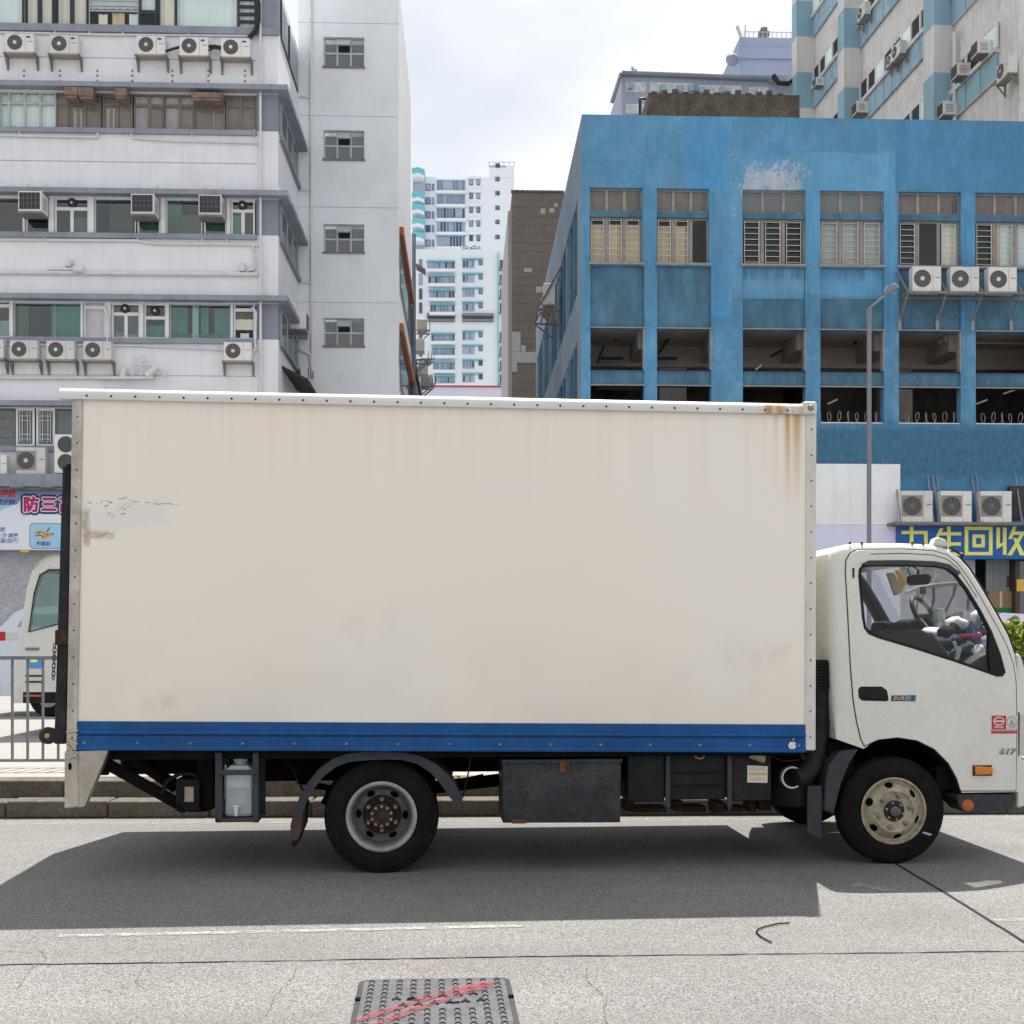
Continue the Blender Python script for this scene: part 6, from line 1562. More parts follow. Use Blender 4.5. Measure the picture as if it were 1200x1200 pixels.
# hoarding, shop bay and sign
hx0, hx1 = bu(880, 600), bu(1049.5, 600); hz0, hz1 = bz(1000, 615.5), bz(1000, 546.5)
npan = 3
for k in range(npan):
    x0 = hx0 + (hx1 - hx0) * k / npan; x1 = hx0 + (hx1 - hx0) * (k + 1) / npan
    MB().box(x0 + .002, x1 - .002, -.30, -.22, hz0 + .01, (hz0 + hz1) / 2 - .001).build('hoarding_panel', 'hoard_white', bb)
    MB().box(x0 + .002, x1 - .002, -.30, -.22, (hz0 + hz1) / 2 + .001, hz1).build('hoarding_panel', 'hoard_white', bb)
    MB().box(x0 + .002, x1 - .002, -.34, -.22, .41, hz0).build('hoarding_panel', 'hoard_lilac', bb)
MB().box(hx0, hx1 + .08, -.24, -.01, .41, hz1 + .05).build('hoarding_frame', 'hoard_white', bb)
shz = bz(1100, 655)
MB().add([(bu(1050, 700), 3.5, .4), (bu(1290, 700), 3.5, .4), (bu(1290, 700), 3.5, shz + .4), (bu(1050, 700), 3.5, shz + .4), (bu(1050, 700), 0, .4), (bu(1050, 700), 0, shz + .4), (bu(1290, 700), 0, shz + .4)], [(0, 1, 2, 3), (4, 0, 3, 5), (5, 3, 2, 6)]).build('shop_back', 'ac_dark', bb, recalc=False)
tx0_, tx1_ = BF.uz(1155.5, 690, .9)[0], BF.uz(1188, 690, .9)[0]
MB().box(tx0_, tx1_, .92, 1.0, .4, shz + .4).build('tile_bed', 'kerbtop', bb)
tz0 = BF.uz(1170, 694, .9)[1]; tw_ = (tx1_ - tx0_) / 4
tile = None
for r_ in range(6):
    for c_ in range(4):
        hh = (shz + .15 - tz0) / 6
        o = MB().box(.006, tw_ - .006, 0, .03, .006, hh - .006).build('wall_tile', 'shop_tile', bb) if tile is None else tile.copy()
        if tile is None: tile = o
        else: COL.objects.link(o)
        o.location = (tx0_ + c_ * tw_, .895, tz0 + r_ * hh)
a, b = BF.uz(1180.5, 688, .88), BF.uz(1185.5, 675, .88); MB().box(a[0], b[0], .865, .892, a[1], b[1]).build('red_notice', 'shop_red', bb)
a, b = bu(1188.5, 690), bu(1193.5, 690); MB().box(a, b, -.1, .4, .4, shz).build('door_post', 'brown_post', bb)
MB().add([(b, .1, .4), (bu(1290, 690), .1, .4), (bu(1290, 690), .1, shz), (b, .1, shz)], [(0, 1, 2, 3)]).build('shop_glass', 'pane_teal', bb, recalc=False)
a, c = BF.uz(1191.5, 693, -.15), BF.uz(1206, 679, -.15); MB().box(a[0], c[0], -.16, -.12, a[1], c[1]).build('gold_plaque', 'gold', bb)
MB().box(bu(1050, 700), bu(1142, 700), -.05, .3, .4, shz).build('shop_pier', 'stone_wall', bb)

sa, sb = BF.p(1051, 655, -.45), BF.p(1262, 613, -.45)
ss = thing('recycling_shop_sign', 'deep blue shop signboard with big yellow Chinese characters behind the truck cab', 'sign', BF.world((sa[0], -.45, sa[2])), BF.ang)
MB().box(0, sb[0] - sa[0], 0, .35, 0, sb[2] - sa[2]).build('board', 'sign_deepblue', ss, bevel=.01)
def glyph(cx, strokes, w=35.0):
    """strokes on a 100 x 100 grid as polygons"""
    q = BF.p(cx, 634, -.45); ox, oz = q[0] - sa[0], q[2] - sa[2]; k = w / 100 / 34.2
    m = MB()
    for i, st in enumerate(strokes): m.prism([(ox + (x - 50) * k, oz + (y - 50) * k) for x, y in st], -.025 - .0006 * i, -.002)
    m.build('character', 'sign_yellow', ss)
def hb_(x0, x1, y, t=11): return [(x0, y - t / 2), (x1, y - t / 2), (x1, y + t / 2), (x0, y + t / 2)]
def vb_(x, y0, y1, t=12): return [(x - t / 2, y0), (x + t / 2, y0), (x + t / 2, y1), (x - t / 2, y1)]
glyph(1071.5, [hb_(6, 94, 78), vb_(88, 14, 78), vb_(40, 30, 98), [(34, 34), (46, 34), (22, 0), (8, 0)], hb_(64, 92, 8), [(64, 3), (76, 3), (76, 22), (64, 14)]])
glyph(1111, [vb_(52, 4, 98), hb_(22, 94, 74), hb_(26, 92, 40), hb_(4, 98, 7), [(22, 92), (34, 92), (16, 58), (4, 58)]])
glyph(1146.5, [hb_(3, 97, 92), hb_(3, 97, 8), vb_(9, 8, 92), vb_(91, 8, 92), hb_(30, 70, 66), hb_(30, 70, 34), vb_(35, 34, 66), vb_(65, 34, 66)])
glyph(1184, [vb_(8, 28, 95), [(2, 22), (26, 36), (26, 46), (2, 34)], vb_(30, 4, 95), [(58, 98), (70, 98), (54, 56), (42, 56)], hb_(58, 98, 76), [(84, 74), (96, 74), (54, 2), (38, 2)], [(58, 60), (70, 60), (99, 2), (82, 2)]])
awl = BF.p(1046, 611, -.9)
shelf = MB().box(awl[0], BX1, -1.0, -.02, awl[2] - .12, awl[2] - .02).build('equipment_shelf', 'bracket', bb, bevel=.01)
bl = MB()
for px in (1049, 1087, 1093, 1098, 1139, 1144, 1190):
    q = BF.p(px, 575, -.04); t_ = BF.p(px + 4, 610, -.6)
    MB().beam((q[0], -.04, q[2] + .5), (t_[0], -.85, awl[2] - .02), .045).build('shelf_stay', 'lamp_grey_b', bb)
for px, v in ((1188, -.3), (1197, -.3)):
    q = BF.p(px, 590, v); MB().box(q[0] - .12, q[0] + .15, -.3, -.05, q[2] - .5, q[2] + .6).build('conduit_box', 'ac_dark', bb)
# shelf under the upper air conditioners
us = BF.p(1064, 342.5, -.8)
MB().box(us[0], BX1, -.85, -.75, us[2] - .04, us[2] + .04).box(us[0], BX1, -.15, -.05, us[2] - .04, us[2] + .04).build('upper_shelf', 'bracket', bb)
for px in (1064, 1109, 1151, 1197):
    q = BF.p(px, 342, -.8); m = MB()
    m.beam((q[0], -.02, q[2]), (q[0], -.85, q[2]), .06); m.beam((q[0], -.03, q[2] - .75), (q[0], -.8, q[2] - .03), .06); m.beam((q[0], -.8, q[2]), (q[0] - .12, -.05, q[2] + .9), .06); m.build('shelf_bracket', 'bracket', bb)
    MB().box(q[0] - .06, q[0] + .06, -.02, .0, bz(1064, 387), q[2] - .6).build('drain_stain_pipe', 'ledge_blue', bb)

# ---------------------------------------------------------------- air conditioners
def ac_split(name, w, h, d, fan=True, badge=True, grille='round', brackets=True, square=False):
    root = thing(name, 'air conditioner', 'air conditioner', (0, 0, -200), 0, None)
    MB().box(-w / 2, w / 2, -d, -.02, 0, h).build('casing', 'ac_white', root, bevel=.02)
    cx, cz, r = -w * .16, h * .52, min(h * .40, w * .30)
    if square: MB().box(cx - r * 1.12, cx + r * 1.12, -d - .008, -d + .01, cz - r * 1.12, cz + r * 1.12).build('fan_guard', 'ac_tan', root)
    y = -d - (.012 if square else .004)
    MB().disc(cx, cz, r, y, 24).build('fan_opening', 'ac_dark', root)
    g = MB()
    for k in range(1, 6): ring2(g, cx, cz, r * k / 5.2, r * k / 5.2, r * .07, y - .012, 24)
    for k in range(12): t = math.pi * k / 6; g.add([(cx + r * math.cos(t) * .2, y - .010, cz + r * math.sin(t) * .2), (cx + r * math.cos(t), y - .010, cz + r * math.sin(t)), (cx + r * math.cos(t + .07), y - .010, cz + r * math.sin(t + .07)), (cx + r * math.cos(t + .3) * .2, y - .010, cz + r * math.sin(t + .3) * .2)], [(0, 1, 2, 3)])
    g.build('fan_grille', 'ac_grille', root, recalc=False)
    MB().disc(cx, cz, r * .24, y - .012, 14).build('fan_hub', 'ac_white' if fan else 'ac_grille', root)
    MB().box(w * .20, w * .208, -d - .003, -d + .01, .02, h - .02).build('panel_seam', 'ac_grille', root)
    if badge: ell(MB(), w * .31, h * .82, w * .075, h * .055, 0, -d - .005, 14).build('badge', 'ac_badge', root, recalc=False)
    m = MB(); m.box(w * .30, w * .46, -d - .004, -d + .01, h * .55, h * .58).build('label_strip', 'ac_grille', root)
    if brackets:
        for s in (-1, 1):
            x = s * w * .52
            MB().box(x - .03, x + .03, -d - .04, 0, -.06, -.01).box(x - .03, x + .03, -.06, 0, -.45, -.06).beam((x, -.03, -.42), (x, -d * .9, -.05), .04).build('bracket', 'bracket', root)
        MB().box(-w * .5, w * .5, -d, -.02, -.05, -.005).build('drip_tray', 'ac_tan', root)
    return root
def ac_window(name, w, h, d):
    root = thing(name, 'air conditioner', 'air conditioner', (0, 0, -200), 0, None)
    MB().box(-w / 2, w / 2, -d, .1, 0, h).build('casing', 'ac_white', root, bevel=.015)
    MB().box(-w * .44, w * .44, -d - .006, -d + .02, h * .1, h * .92).build('coil', 'ac_dark', root)
    g = MB()
    for k in range(6): x = -w * .44 + w * .88 * k / 5; g.box(x - .006, x + .006, -d - .02, -d - .004, h * .1, h * .92)
    for k in range(4): z = h * .1 + h * .82 * k / 3; g.box(-w * .44, w * .44, -d - .018, -d - .005, z - .006, z + .006)
    g.build('front_grille', 'ac_grille', root)
    m = MB()
    for k in range(6): m.box(w / 2 - .002, w / 2 + .004, -d * .8, -d * .2, h * .2 + k * h * .1, h * .23 + k * h * .1)
    m.build('side_louvre', 'ac_dark', root, kind='stuff')
    MB().box(-w * .52, w * .52, -d, .0, -.06, -.005).build('drip_tray', 'bracket', root)
    MB().beam((-w * .4, -d * .7, h), (-w * .4, .05, h + .55), .03).beam((w * .4, -d * .7, h), (w * .4, .05, h + .55), .03).build('stay', 'ac_white', root)
    return root
def place(root, first, loc, rz, label, group, scale=1.):
    rz += random.uniform(-.025, .025)
    if first:
        root.location = loc; root.rotation_euler = (0, 0, rz); root['label'] = label; root['group'] = group; root.scale = (scale,) * 3; return root
    r = dup(root, loc, rz, label, (scale,) * 3, group); return r
split = ac_split('air_conditioner', .95, .62, .36)
plain = ac_split('air_conditioner', .92, .62, .36, badge=False)
G1 = 'outdoor air conditioner units on the grey building'
row = [((6, 39.5, 39.5, 59.5), 'leftmost badged air conditioner under the top floor windows of the grey building'),
       ((58, 40.5, 91, 61), 'second badged air conditioner from the left under the top floor windows'),
       ((160.5, 41, 193, 62), 'badged air conditioner under the top windows, left of the three grouped at the right'),
       ((211, 42.5, 243, 63.5), 'badged air conditioner under the top windows, middle of the three with black cables'),
       ((259.5, 44, 292, 65), 'badged air conditioner under the top windows, next to the thick black cable bundle')]
for i, ((x0, y0, x1, y1), lab) in enumerate(row):
    q = LF.p((x0 + x1) / 2, y1 + 1.5, -.36); place(split, i == 0, LF.world((q[0], 0, q[2])), LF.ang, lab, G1)
row = [((-28, 399, 3, 419), 'air conditioner cut off by the left edge below the first floor windows'),
       ((12, 400, 43.5, 420), 'plain air conditioner below the teal first floor window, left of a trio'),
       ((54, 400.5, 87, 420.5), 'plain air conditioner below the teal first floor window, middle of a trio'),
       ((98, 400.5, 129.5, 421), 'plain air conditioner below the mauve curtained first floor window, right of a trio'),
       ((263, 402, 293, 422), 'lone plain air conditioner below the first floor window nearest the corner pier')]
for i, ((x0, y0, x1, y1), lab) in enumerate(row):
    q = LF.p((x0 + x1) / 2, y1 + .5, -.36); place(plain, i == 0, LF.world((q[0], 0, q[2])), LF.ang, lab, G1)
winac = ac_window('window_air_conditioner', .76, .66, .62)
G2 = 'boxy window air conditioners on the grey building'
for i, ((x0, y0, x1, y1), lab) in enumerate([((22, 224, 49, 246), 'boxy window air conditioner on the second floor, leftmost of three'), ((155, 229, 180, 249), 'boxy window air conditioner on the second floor, middle of three'), ((232, 227, 260, 250), 'boxy window air conditioner on the second floor, nearest the corner pier')]):
    q = LF.p((x0 + x1) / 2, y1 + 1.5, -.6); place(winac, i == 0, LF.world((q[0], 0, q[2])), LF.ang, lab, G2)
q = LF.side(341, 388, uR); place(winac, False, LF.world((uR, q[1], q[2])), LF.ang + math.pi / 2, 'boxy window air conditioner on the side wall between corner pier and stair tower', G2, .95)
q = LF.side(349, 446, uR); place(plain, False, LF.world((uR + .2, DEP - .6, LF.p(355, 445, DEP - .6)[2])), LF.ang + math.pi / 2, 'small air conditioner above the black awning beside the stair tower', G1, .75)
big = ac_split('air_conditioner', .96, .92, .38, fan=True, badge=False, square=True, brackets=False)
q = LF.p(36, 557, -.6); place(big, True, LF.world((q[0], -.25, b_z := LF.uz(20, 559)[1])), LF.ang, 'large square air conditioner standing on the ledge above the Chinese shop sign', G1, .98)
q = LF.p(-6, 557, -.6); place(big, False, LF.world((q[0], -.25, b_z)), LF.ang, 'smaller air conditioner on the sign ledge, cut off by the left edge', G1, .72)
tall = thing('air_conditioner', 'tall twin fan air conditioner on the ledge behind the tail lift', 'air conditioner', LF.world((LF.p(80, 557, -.6)[0], -.2, b_z + .06)), LF.ang, G1)
MB().box(-.46, .46, -.4, -.02, 0, 1.28).build('casing', 'ac_white', tall, bevel=.02)
for z in (.36, .95):
    MB().disc(-.08, z, .27, -.404, 24).build('fan_opening', 'ac_dark', tall)
    g = MB()
    for k in range(1, 7): ring2(g, -.08, z, .27 * k / 6, .27 * k / 6, .016, -.412, 24)
    g.build('fan_grille', 'ac_grille', tall, recalc=False)
G3 = 'air conditioners on shelves of the blue building'
bsp = ac_split('air_conditioner', .98, .86, .40, badge=False, brackets=False)
for i, ((x0, x1), lab) in enumerate([((1070, 1104), 'air conditioner on the upper shelf of the blue building, leftmost of three'), ((1115, 1148.5), 'air conditioner on the upper shelf of the blue building, middle of three'), ((1159, 1192.5), 'air conditioner on the upper shelf of the blue building, rightmost of three')]):
    q = BF.p((x0 + x1) / 2, 341, -.8); place(bsp, i == 0, BF.world((q[0], -.35, us[2] + .04)), BF.ang, lab, G3)
tn = ac_split('air_conditioner', 1.06, 1.06, .40, fan=False, badge=False, square=True, brackets=False)
for i, ((x0, x1), lab) in enumerate([((1056, 1093), 'square grilled air conditioner above the yellow lettered sign, leftmost of three'), ((1102, 1138), 'square grilled air conditioner above the yellow lettered sign, middle of three'), ((1149, 1185), 'square grilled air conditioner above the yellow lettered sign, rightmost of three')]):
    q = BF.p((x0 + x1) / 2, 610, -.8); place(tn, i == 0, BF.world((q[0], -.45, awl[2] - .02)), BF.ang, lab, G3)
q = BF.side(656, 372, BX0); place(plain, False, BF.world((BX0 - .2, q[1], q[2] + .35)), BF.ang - math.pi / 2, 'air conditioner in a rusty cage on the alley wall of the blue building', G3, 1.45)

# ---------------------------------------------------------------- striped tower behind
mk('tower_beige', S(198, 197, 194, 1.15), .85, .08, .5, .4, S(140, 132, 122, 1.), streak=.4, fine=.08, fscale=4)
def stripe_mat(name, c0, c1, z_ref, pitch):
    n = NB(name); x, y, z = n.xyz()
    t = n.math('FRACT', n.math('DIVIDE', n.math('SUBTRACT', z, z_ref), pitch))
    c = n.mix(n.band(t, .5, 1.0, .004), c0, c1)
    c = n.mix(n.math('MULTIPLY', n.ramp(n.noise(1, 7, .65, (1.5, 1.5, .2)), .4, .75), .4), c, (.25, .23, .21))
    MATS[name] = n.done(c, .85, 0, .3)
WT = Fr(20.7, 50.5, .09)
st = ftop(WT, 'striped_tower', 'tall beige industrial tower with pale blue striped piers rising behind the blue building', 'building')
VF = WT.side(933.5, 60, 0)[1]
def wz(px, py, v): q = WT.p(px, py, v); return q[2]
vA = WT.side(955, 60, 0)[1]; vB = WT.side(1010, 60, 0)[1]; vC = WT.side(1118, 60, 0)[1]
pitch = (WT.p(1000, 11, vB)[2] - WT.p(1000, 104, vB)[2]); zref = WT.p(1000, 56, vB)[2]
stripe_mat('tower_stripe', S(132, 168, 184, 1.15), S(200, 199, 196, 1.18), zref - 40 * pitch, pitch)
mk('tower_louvre', S(134, 160, 176, 1.25), .7, .12, 2, .2, streak=.3)
TOPZ = 52.0
MB().box(0, 10, 0, vA + 1.0, 0, TOPZ).build('wall', 'tower_beige', st)
piers = []
for v, d, w_ in ((vA, 1.15, .9), (vB, 1.0, 1.0), (vC, .95, 1.15)):
    MB().box(-d, -.01, v, v + w_, 0, TOPZ).build('pier', 'tower_stripe', st); piers.append((v, w_))
piers.append((0.2, 1.5))
zled = [zref - pitch * .72 + pitch * k for k in range(-6, 6)]
for b_i in range(3):
    v0 = piers[b_i + 1][0] + piers[b_i + 1][1]; v1 = piers[b_i][0]
    for z in zled:
        if z < 14 or z > 46: continue
        MB().box(-.25, 0, v0, v1, z - .10, z + .08).build('ledge', 'tower_beige', st)
        nn_ = max(3, int((v1 - v0) / 1.1)); lv = MB()
        for k in range(nn_):
            a_ = v0 + (v1 - v0) * k / nn_; MB().box(-.13, -.02, a_ + .03, a_ + (v1 - v0) / nn_ - .03, z - 1.25, z - .12).build('louvre_panel', 'tower_louvre' if b_i < 2 else 'tower_stripe', st)
        w_ = MB().box(-.06, -.01, v0, v1, z + .08, z + 1.15).build('window', 'room_dark', st)
        for k in range(nn_ + 1): a_ = v0 + (v1 - v0) * k / nn_; MB().box(-.14, -.05, a_ - .06, a_ + .06, z + .08, z + 1.15).build('frame', 'white_frame', w_)
        for k in range(nn_):
            if (k * 7 + int(z * 3) + b_i) % 3 == 0: a_ = v0 + (v1 - v0) * k / nn_; MB().box(-.09, -.065, a_ + .06, a_ + (v1 - v0) / nn_ - .06, z + .1, z + 1.1).build('pane', 'curtain_aqua', w_)
MB().tube([(-.2, vC - .5, 10), (-.2, vC - .5, 29)], .09, 8).build('pipe', 'pipe_white', st)
G4 = 'air conditioners on the striped tower'
for (px, py, kind, sc_, lab) in ((1055, 68, 'p', 1.5, 'air conditioner on the striped tower, halfway along the middle bay ledge'), (1010, 135, 'w', 1.3, 'boxy air conditioner on the striped tower, lowest beside the second pier'), (1128, 92, 'w', 1.2, 'boxy air conditioner on the striped tower just right of the third pier'), (1152, 66, 'w', 1.2, 'boxy air conditioner on the striped tower, upper one right of the third pier'), (1182, 92, 'p', 1.6, 'large air conditioner low on the striped tower near the right edge'), (1014, 22, 'p', 1.5, 'air conditioner on the striped tower beside the second pier near the top edge'), (960, 102, 'w', 1.0, 'small boxy air conditioner on the striped tower next to its far pier'), (1046, 76, 'p', 1.2, 'smaller air conditioner on the middle bay ledge of the striped tower'), (1112, 138, 'w', 1.3, 'boxy air conditioner at the foot of the third striped pier')):
    q = WT.side(px, py, -.35); src = plain if kind == 'p' else winac
    place(src, False, WT.world((-.2, q[1], q[2])), WT.ang - math.pi / 2, lab, G4, sc_ * .72)

# ---------------------------------------------------------------- lilac building
mk('lilac', S(154, 163, 183, 1.08), .8, .06, .4, .1, streak=.2)
mk('lilac_light', S(152, 162, 186, 1.0), .8, .05, .4)
glass('pale_glass', (.5, .55, .56), .1, (.62, .68, .70), .8)
VF2 = Fr(0, 76, .037, 5.0)
lv = ftop(VF2, 'lilac_rooftop_building', 'lilac grey building with roof pipes and masts behind the blue building roof', 'building')
def l2(px, py, v=0): return VF2.uz(px, py, v)
a, b = l2(729, 85), l2(936, 300)
zt = a[1]; sidev = VF2.side(712, 105, a[0])[1]
MB().box(a[0], b[0], 0, sidev, 0, zt).build('wall', 'lilac', lv)
def slab_windows(x0, x1, y0, y1, n):
    p, q = l2(x0, y1), l2(x1, y0)
    w_ = MB().box(p[0], q[0], -.04, .02, p[1], q[1]).build('window', 'white_frame', lv)
    for k in range(n):
        aa = p[0] + (q[0] - p[0]) * k / n; MB().box(aa + .05, aa + (q[0] - p[0]) / n - .05, -.06, -.03, p[1] + .06, q[1] - .06).build('pane', 'pale_glass', w_)
slab_windows(734, 757, 97, 108, 2); slab_windows(762, 813, 98, 110, 5); slab_windows(819, 869, 101, 112, 5); slab_windows(878, 900, 103, 113, 2); slab_windows(734, 760, 122.5, 133, 2)
for px, py in ((738, 102), (775, 105), (795, 106), (809, 105), (822, 107), (846, 107)):
    p = l2(px, py); MB().box(p[0] - .16, p[0] + .16, -.3, -.05, p[1] - .18, p[1] + .18).build('vent_box', 'tower_louvre', lv)
MB().tube([VF2.p(729, 85.5, -.15), VF2.p(800, 88, -.15), VF2.p(900, 92, -.15), VF2.p(906, 97, -.15)], .14, 8).build('roof_edge_pipe', 'ledge_blue', lv)
MB().tube([VF2.p(906, 88, -.4), VF2.p(912, 97, -.4), VF2.p(924, 98, -.4), VF2.p(930, 93, -.4), VF2.p(936, 93, -.4)], .16, 8).build('duct', 'pipe_dark', lv)
MB().tube([VF2.p(728, 86, -.1), VF2.p(717, 120, -.1)], .12, 8).build('down_pipe', 'ledge_blue', lv)
p, q = l2(867, 43.5, 5), l2(945, 43.5, 5); sv = VF2.side(846, 70, p[0])[1]
MB().box(p[0], q[0], 5, 5 + max(4, sv - 5), zt, p[1]).build('upper_block', 'lilac_light', lv)
r_ = l2(867, 69, 5); MB().box(p[0] - .05, q[0], 4.85, 5, r_[1], l2(867, 56, 5)[1]).build('fascia_band', 'lilac_light', lv)
MB().box(l2(932, 75, 4.8)[0], l2(933, 75, 4.8)[0] + .3, 4.8, 5, zt, l2(930, 76, 4.8)[1]).build('service_pipe', 'ledge_blue', lv)
q = VF2.p(869, 40, 5); MB().beam((q[0], 5, q[2] - .3), (q[0] - .3, 5, q[2] + .5), .3, .12).tube([(q[0] + .25, 5, q[2] - .2), (q[0] + .25, 5, q[2] + .6)], .04, 5).build('antenna', 'win_bar', lv)
q = VF2.p(895, 43, 6); MB().box(q[0] - .35, q[0] + .35, 5.8, 6.3, q[2], q[2] + .3).box(q[0] - .2, q[0] + .2, 5.8, 6.3, q[2] + .3, q[2] + .55).build('roof_vent', 'ac_grille', lv)
q = VF2.p(744, 85, 0); MB().beam((q[0], .2, q[2]), (q[0] - .15, .2, q[2] + .4), .15).beam((q[0] + .15, .2, q[2]), (q[0], .2, q[2] + .25), .2).build('floodlight', 'win_bar', lv)
q = VF2.p(858, 76, 5); MB().lathe([(0, -.4), (.2, -.35), (.45, 0)], q[0], q[2] + .3, 14, 4.9).build('dish', 'band_grey', lv)
rg = MB()
for k in range(12): q = VF2.p(872 + k * 5.5, 43, 5.4); rg.box(q[0] - .02, q[0] + .02, 5.4, 5.44, q[2] - .1, q[2] + .35)
q0, q1 = VF2.p(872, 40, 5.4), VF2.p(935, 40, 5.4); rg.box(q0[0], q1[0], 5.4, 5.44, q0[2] + .15, q0[2] + .19)
rg.build('roof_railing', 'win_bar', lv, kind='stuff')

# ---------------------------------------------------------------- brown tower in the alley
mk('brown_tile', S(100, 92, 86, 1.25), .85, .08, .3, .15, streak=.25, fine=.12, fscale=6)
mk('brown_light', S(148, 146, 146, 1.2), .85, .05, 1)
GF = Fr(0, 88, .037)
gb = ftop(GF, 'brown_tower', 'windowless dark brown tower with pale patches in the alley gap', 'building')
a, b = GF.uz(600, 225), GF.uz(700, 225)
MB().box(a[0], b[0], 0, 18, 0, a[1]).build('wall', 'brown_tile', gb)
MB().box(a[0] - .25, a[0], 1, 18, 0, a[1] - 1).build('side_pier', 'brown_light', gb)
cs = MB()
for k in range(40): z = a[1] - .5 - k * .62; MB().box(a[0] + .02, b[0], -.035, 0, z - .605, z).build('tile_course', 'brown_tile', gb)
def gpatch(x0, y0, x1, y1):
    p, q = GF.uz(x0, y1), GF.uz(x1, y0); MB().box(p[0], q[0], -.06, -.005, p[1], q[1]).build('render_patch', 'brown_light', gb)
for r_ in ((633.5, 244.5, 639, 251), (644, 244, 649.5, 249.5), (649.5, 238.5, 653.5, 243), (614, 314.5, 623.5, 319), (628, 336, 637, 343), (600, 389, 610, 412), (609, 405, 616, 413), (600, 412.5, 628, 425), (600, 425, 606, 436)): gpatch(*r_)
cp_ = MB()
for k in range(10): q = GF.uz(603 + k * 6, 224); cp_.box(q[0] - .25, q[0] + .25, -.1, .3, a[1], a[1] + .12)
cp_.build('coping_blocks', 'brown_tile', gb, kind='stuff')

# ---------------------------------------------------------------- far white towers
mk('far_white', S(216, 221, 230, 1.15), .8, .03, .05, .05, fine=.02, fscale=1)
mk('far_teal', S(110, 184, 196, 1.1), .7, .05, .2)
mk('far_glass', S(112, 128, 152, 1.2), .35, .25, .35, fine=.1, fscale=1, spec=.5)
mk('far_dark', S(70, 76, 92, 1.2), .4, .25, .35)
mk('far_mid', S(150, 162, 180, 1.2), .6, .15, .4)
mk('far_grey', S(120, 122, 128, 1.2), .8)
HF = Fr(0, 210, .02)
def ftower(name, label, x0, x1, top, v, depth, items, ledges, mat='far_white', side=None):
    o = thing(name, label, 'building', HF.world((HF.uz((x0 + x1) / 2, 700, v)[0], v, 0)), HF.ang, None)
    ux = HF.uz((x0 + x1) / 2, 700, v)[0]
    def P(px, py): q = HF.uz(px, py, v); return q[0] - ux, q[1]
    p, q = P(x0, top), P(x1, top)
    MB().box(p[0], q[0], 0, depth, 0, p[1]).build('wall', mat, o)
    for (a0, b0, c0, d0, n, m) in items:
        p, q = P(a0, d0), P(b0, c0)
        w_ = MB().box(p[0], q[0], -.12, .05, p[1], q[1]).build('window', m, o)
        for k in range(n):
            aa = p[0] + (q[0] - p[0]) * k / n; bb_ = p[0] + (q[0] - p[0]) * (k + 1) / n
            MB().box(aa + .10, bb_ - .10, -.16, -.1, p[1] + .12 + .1 * (k % 2), q[1] - .15).build('pane', random.choice(['far_glass', 'far_glass', 'far_dark', 'far_mid']), w_)
    for (a0, b0, y, m, pr, h) in ledges:
        p, q = P(a0, y), P(b0, y); MB().box(p[0], q[0], -pr, .02, p[1] - h, p[1]).build('ledge', m, o)
    return o, P
G5 = 'white high rise blocks far off in the alley gap'
it_, ld_ = [], []
for k, y in enumerate((211.5, 227.5, 244, 260, 277)):
    it_.append((512, 545, y, y + 12.5, 9, 'far_mid')); ld_.append((511, 546, y - 1.2, 'far_teal' if k > 1 else 'far_white', .5, .2)); ld_.append((511, 546, y + 13.4, 'far_white', .9, .5))
    for x in (550, 558.5): it_.append((x, x + 4.2, y - 3, y + 5.5, 1, 'far_dark'))
    ld_.append((549, 564, y - 4, 'far_white', .5, .4)); it_.append((580.5, 585.5, y - 4 + k * .6, y + .8 + k * .6, 2, 'far_dark'))
    it_.append((499, 504.5, y + 4, y + 12, 1, 'far_dark')); it_.append((506, 509, y + 4, y + 12, 1, 'far_glass'))
t1, P1 = ftower('white_tower', 'taller white tower with teal balconies seen behind the stepped lower white block', 497, 602.5, 207, 14, 12, it_, ld_)
t1['group'] = G5
p, q = P1(573, 194), P1(602.5, 194); MB().box(p[0], q[0], 0, 8, P1(573, 208)[1], p[1]).build('lift_tower', 'far_white', t1)
MB().box(p[0], q[0] - 1.5, -.1, .0, p[1] - .3, p[1] + .0).build('ledge', 'far_mid', t1)
rg = MB()
for k in range(6): x = p[0] + (q[0] - p[0]) * k / 5; rg.box(x - .06, x + .06, .5, .6, p[1], p[1] + .9)
rg.box(p[0], q[0], .5, .6, p[1] + .8, p[1] + .9); rg.build('roof_railing', 'far_mid', t1, kind='stuff')
p, q = P1(580.5, 196.5), P1(586, 191.5)
MB().box(p[0], q[0], -.1, .05, p[1], q[1]).build('window', 'far_dark', t1)
for y in (206, 234, 248, 264, 280):
    p, q = P1(484, y + 6), P1(498, y)
    MB().prismz([(p[0], -3.6), (q[0] - 1.0, -4.2), (q[0] + .1, -3.0), (q[0] + .1, 0), (p[0], 0)], p[1], q[1]).build('balcony', 'far_teal', t1)
    MB().prismz([(p[0], -3.5), (q[0] - 1.0, -4.1), (q[0], -2.9), (q[0], 0), (p[0], 0)], p[1] - .6, p[1]).build('balcony_soffit', 'far_white', t1)
p, q = P1(484, 300), P1(498, 212); MB().box(p[0], q[0], -1.2, 6, 0, q[1]).build('balcony_core', 'far_mid', t1)
it_, ld_ = [], []
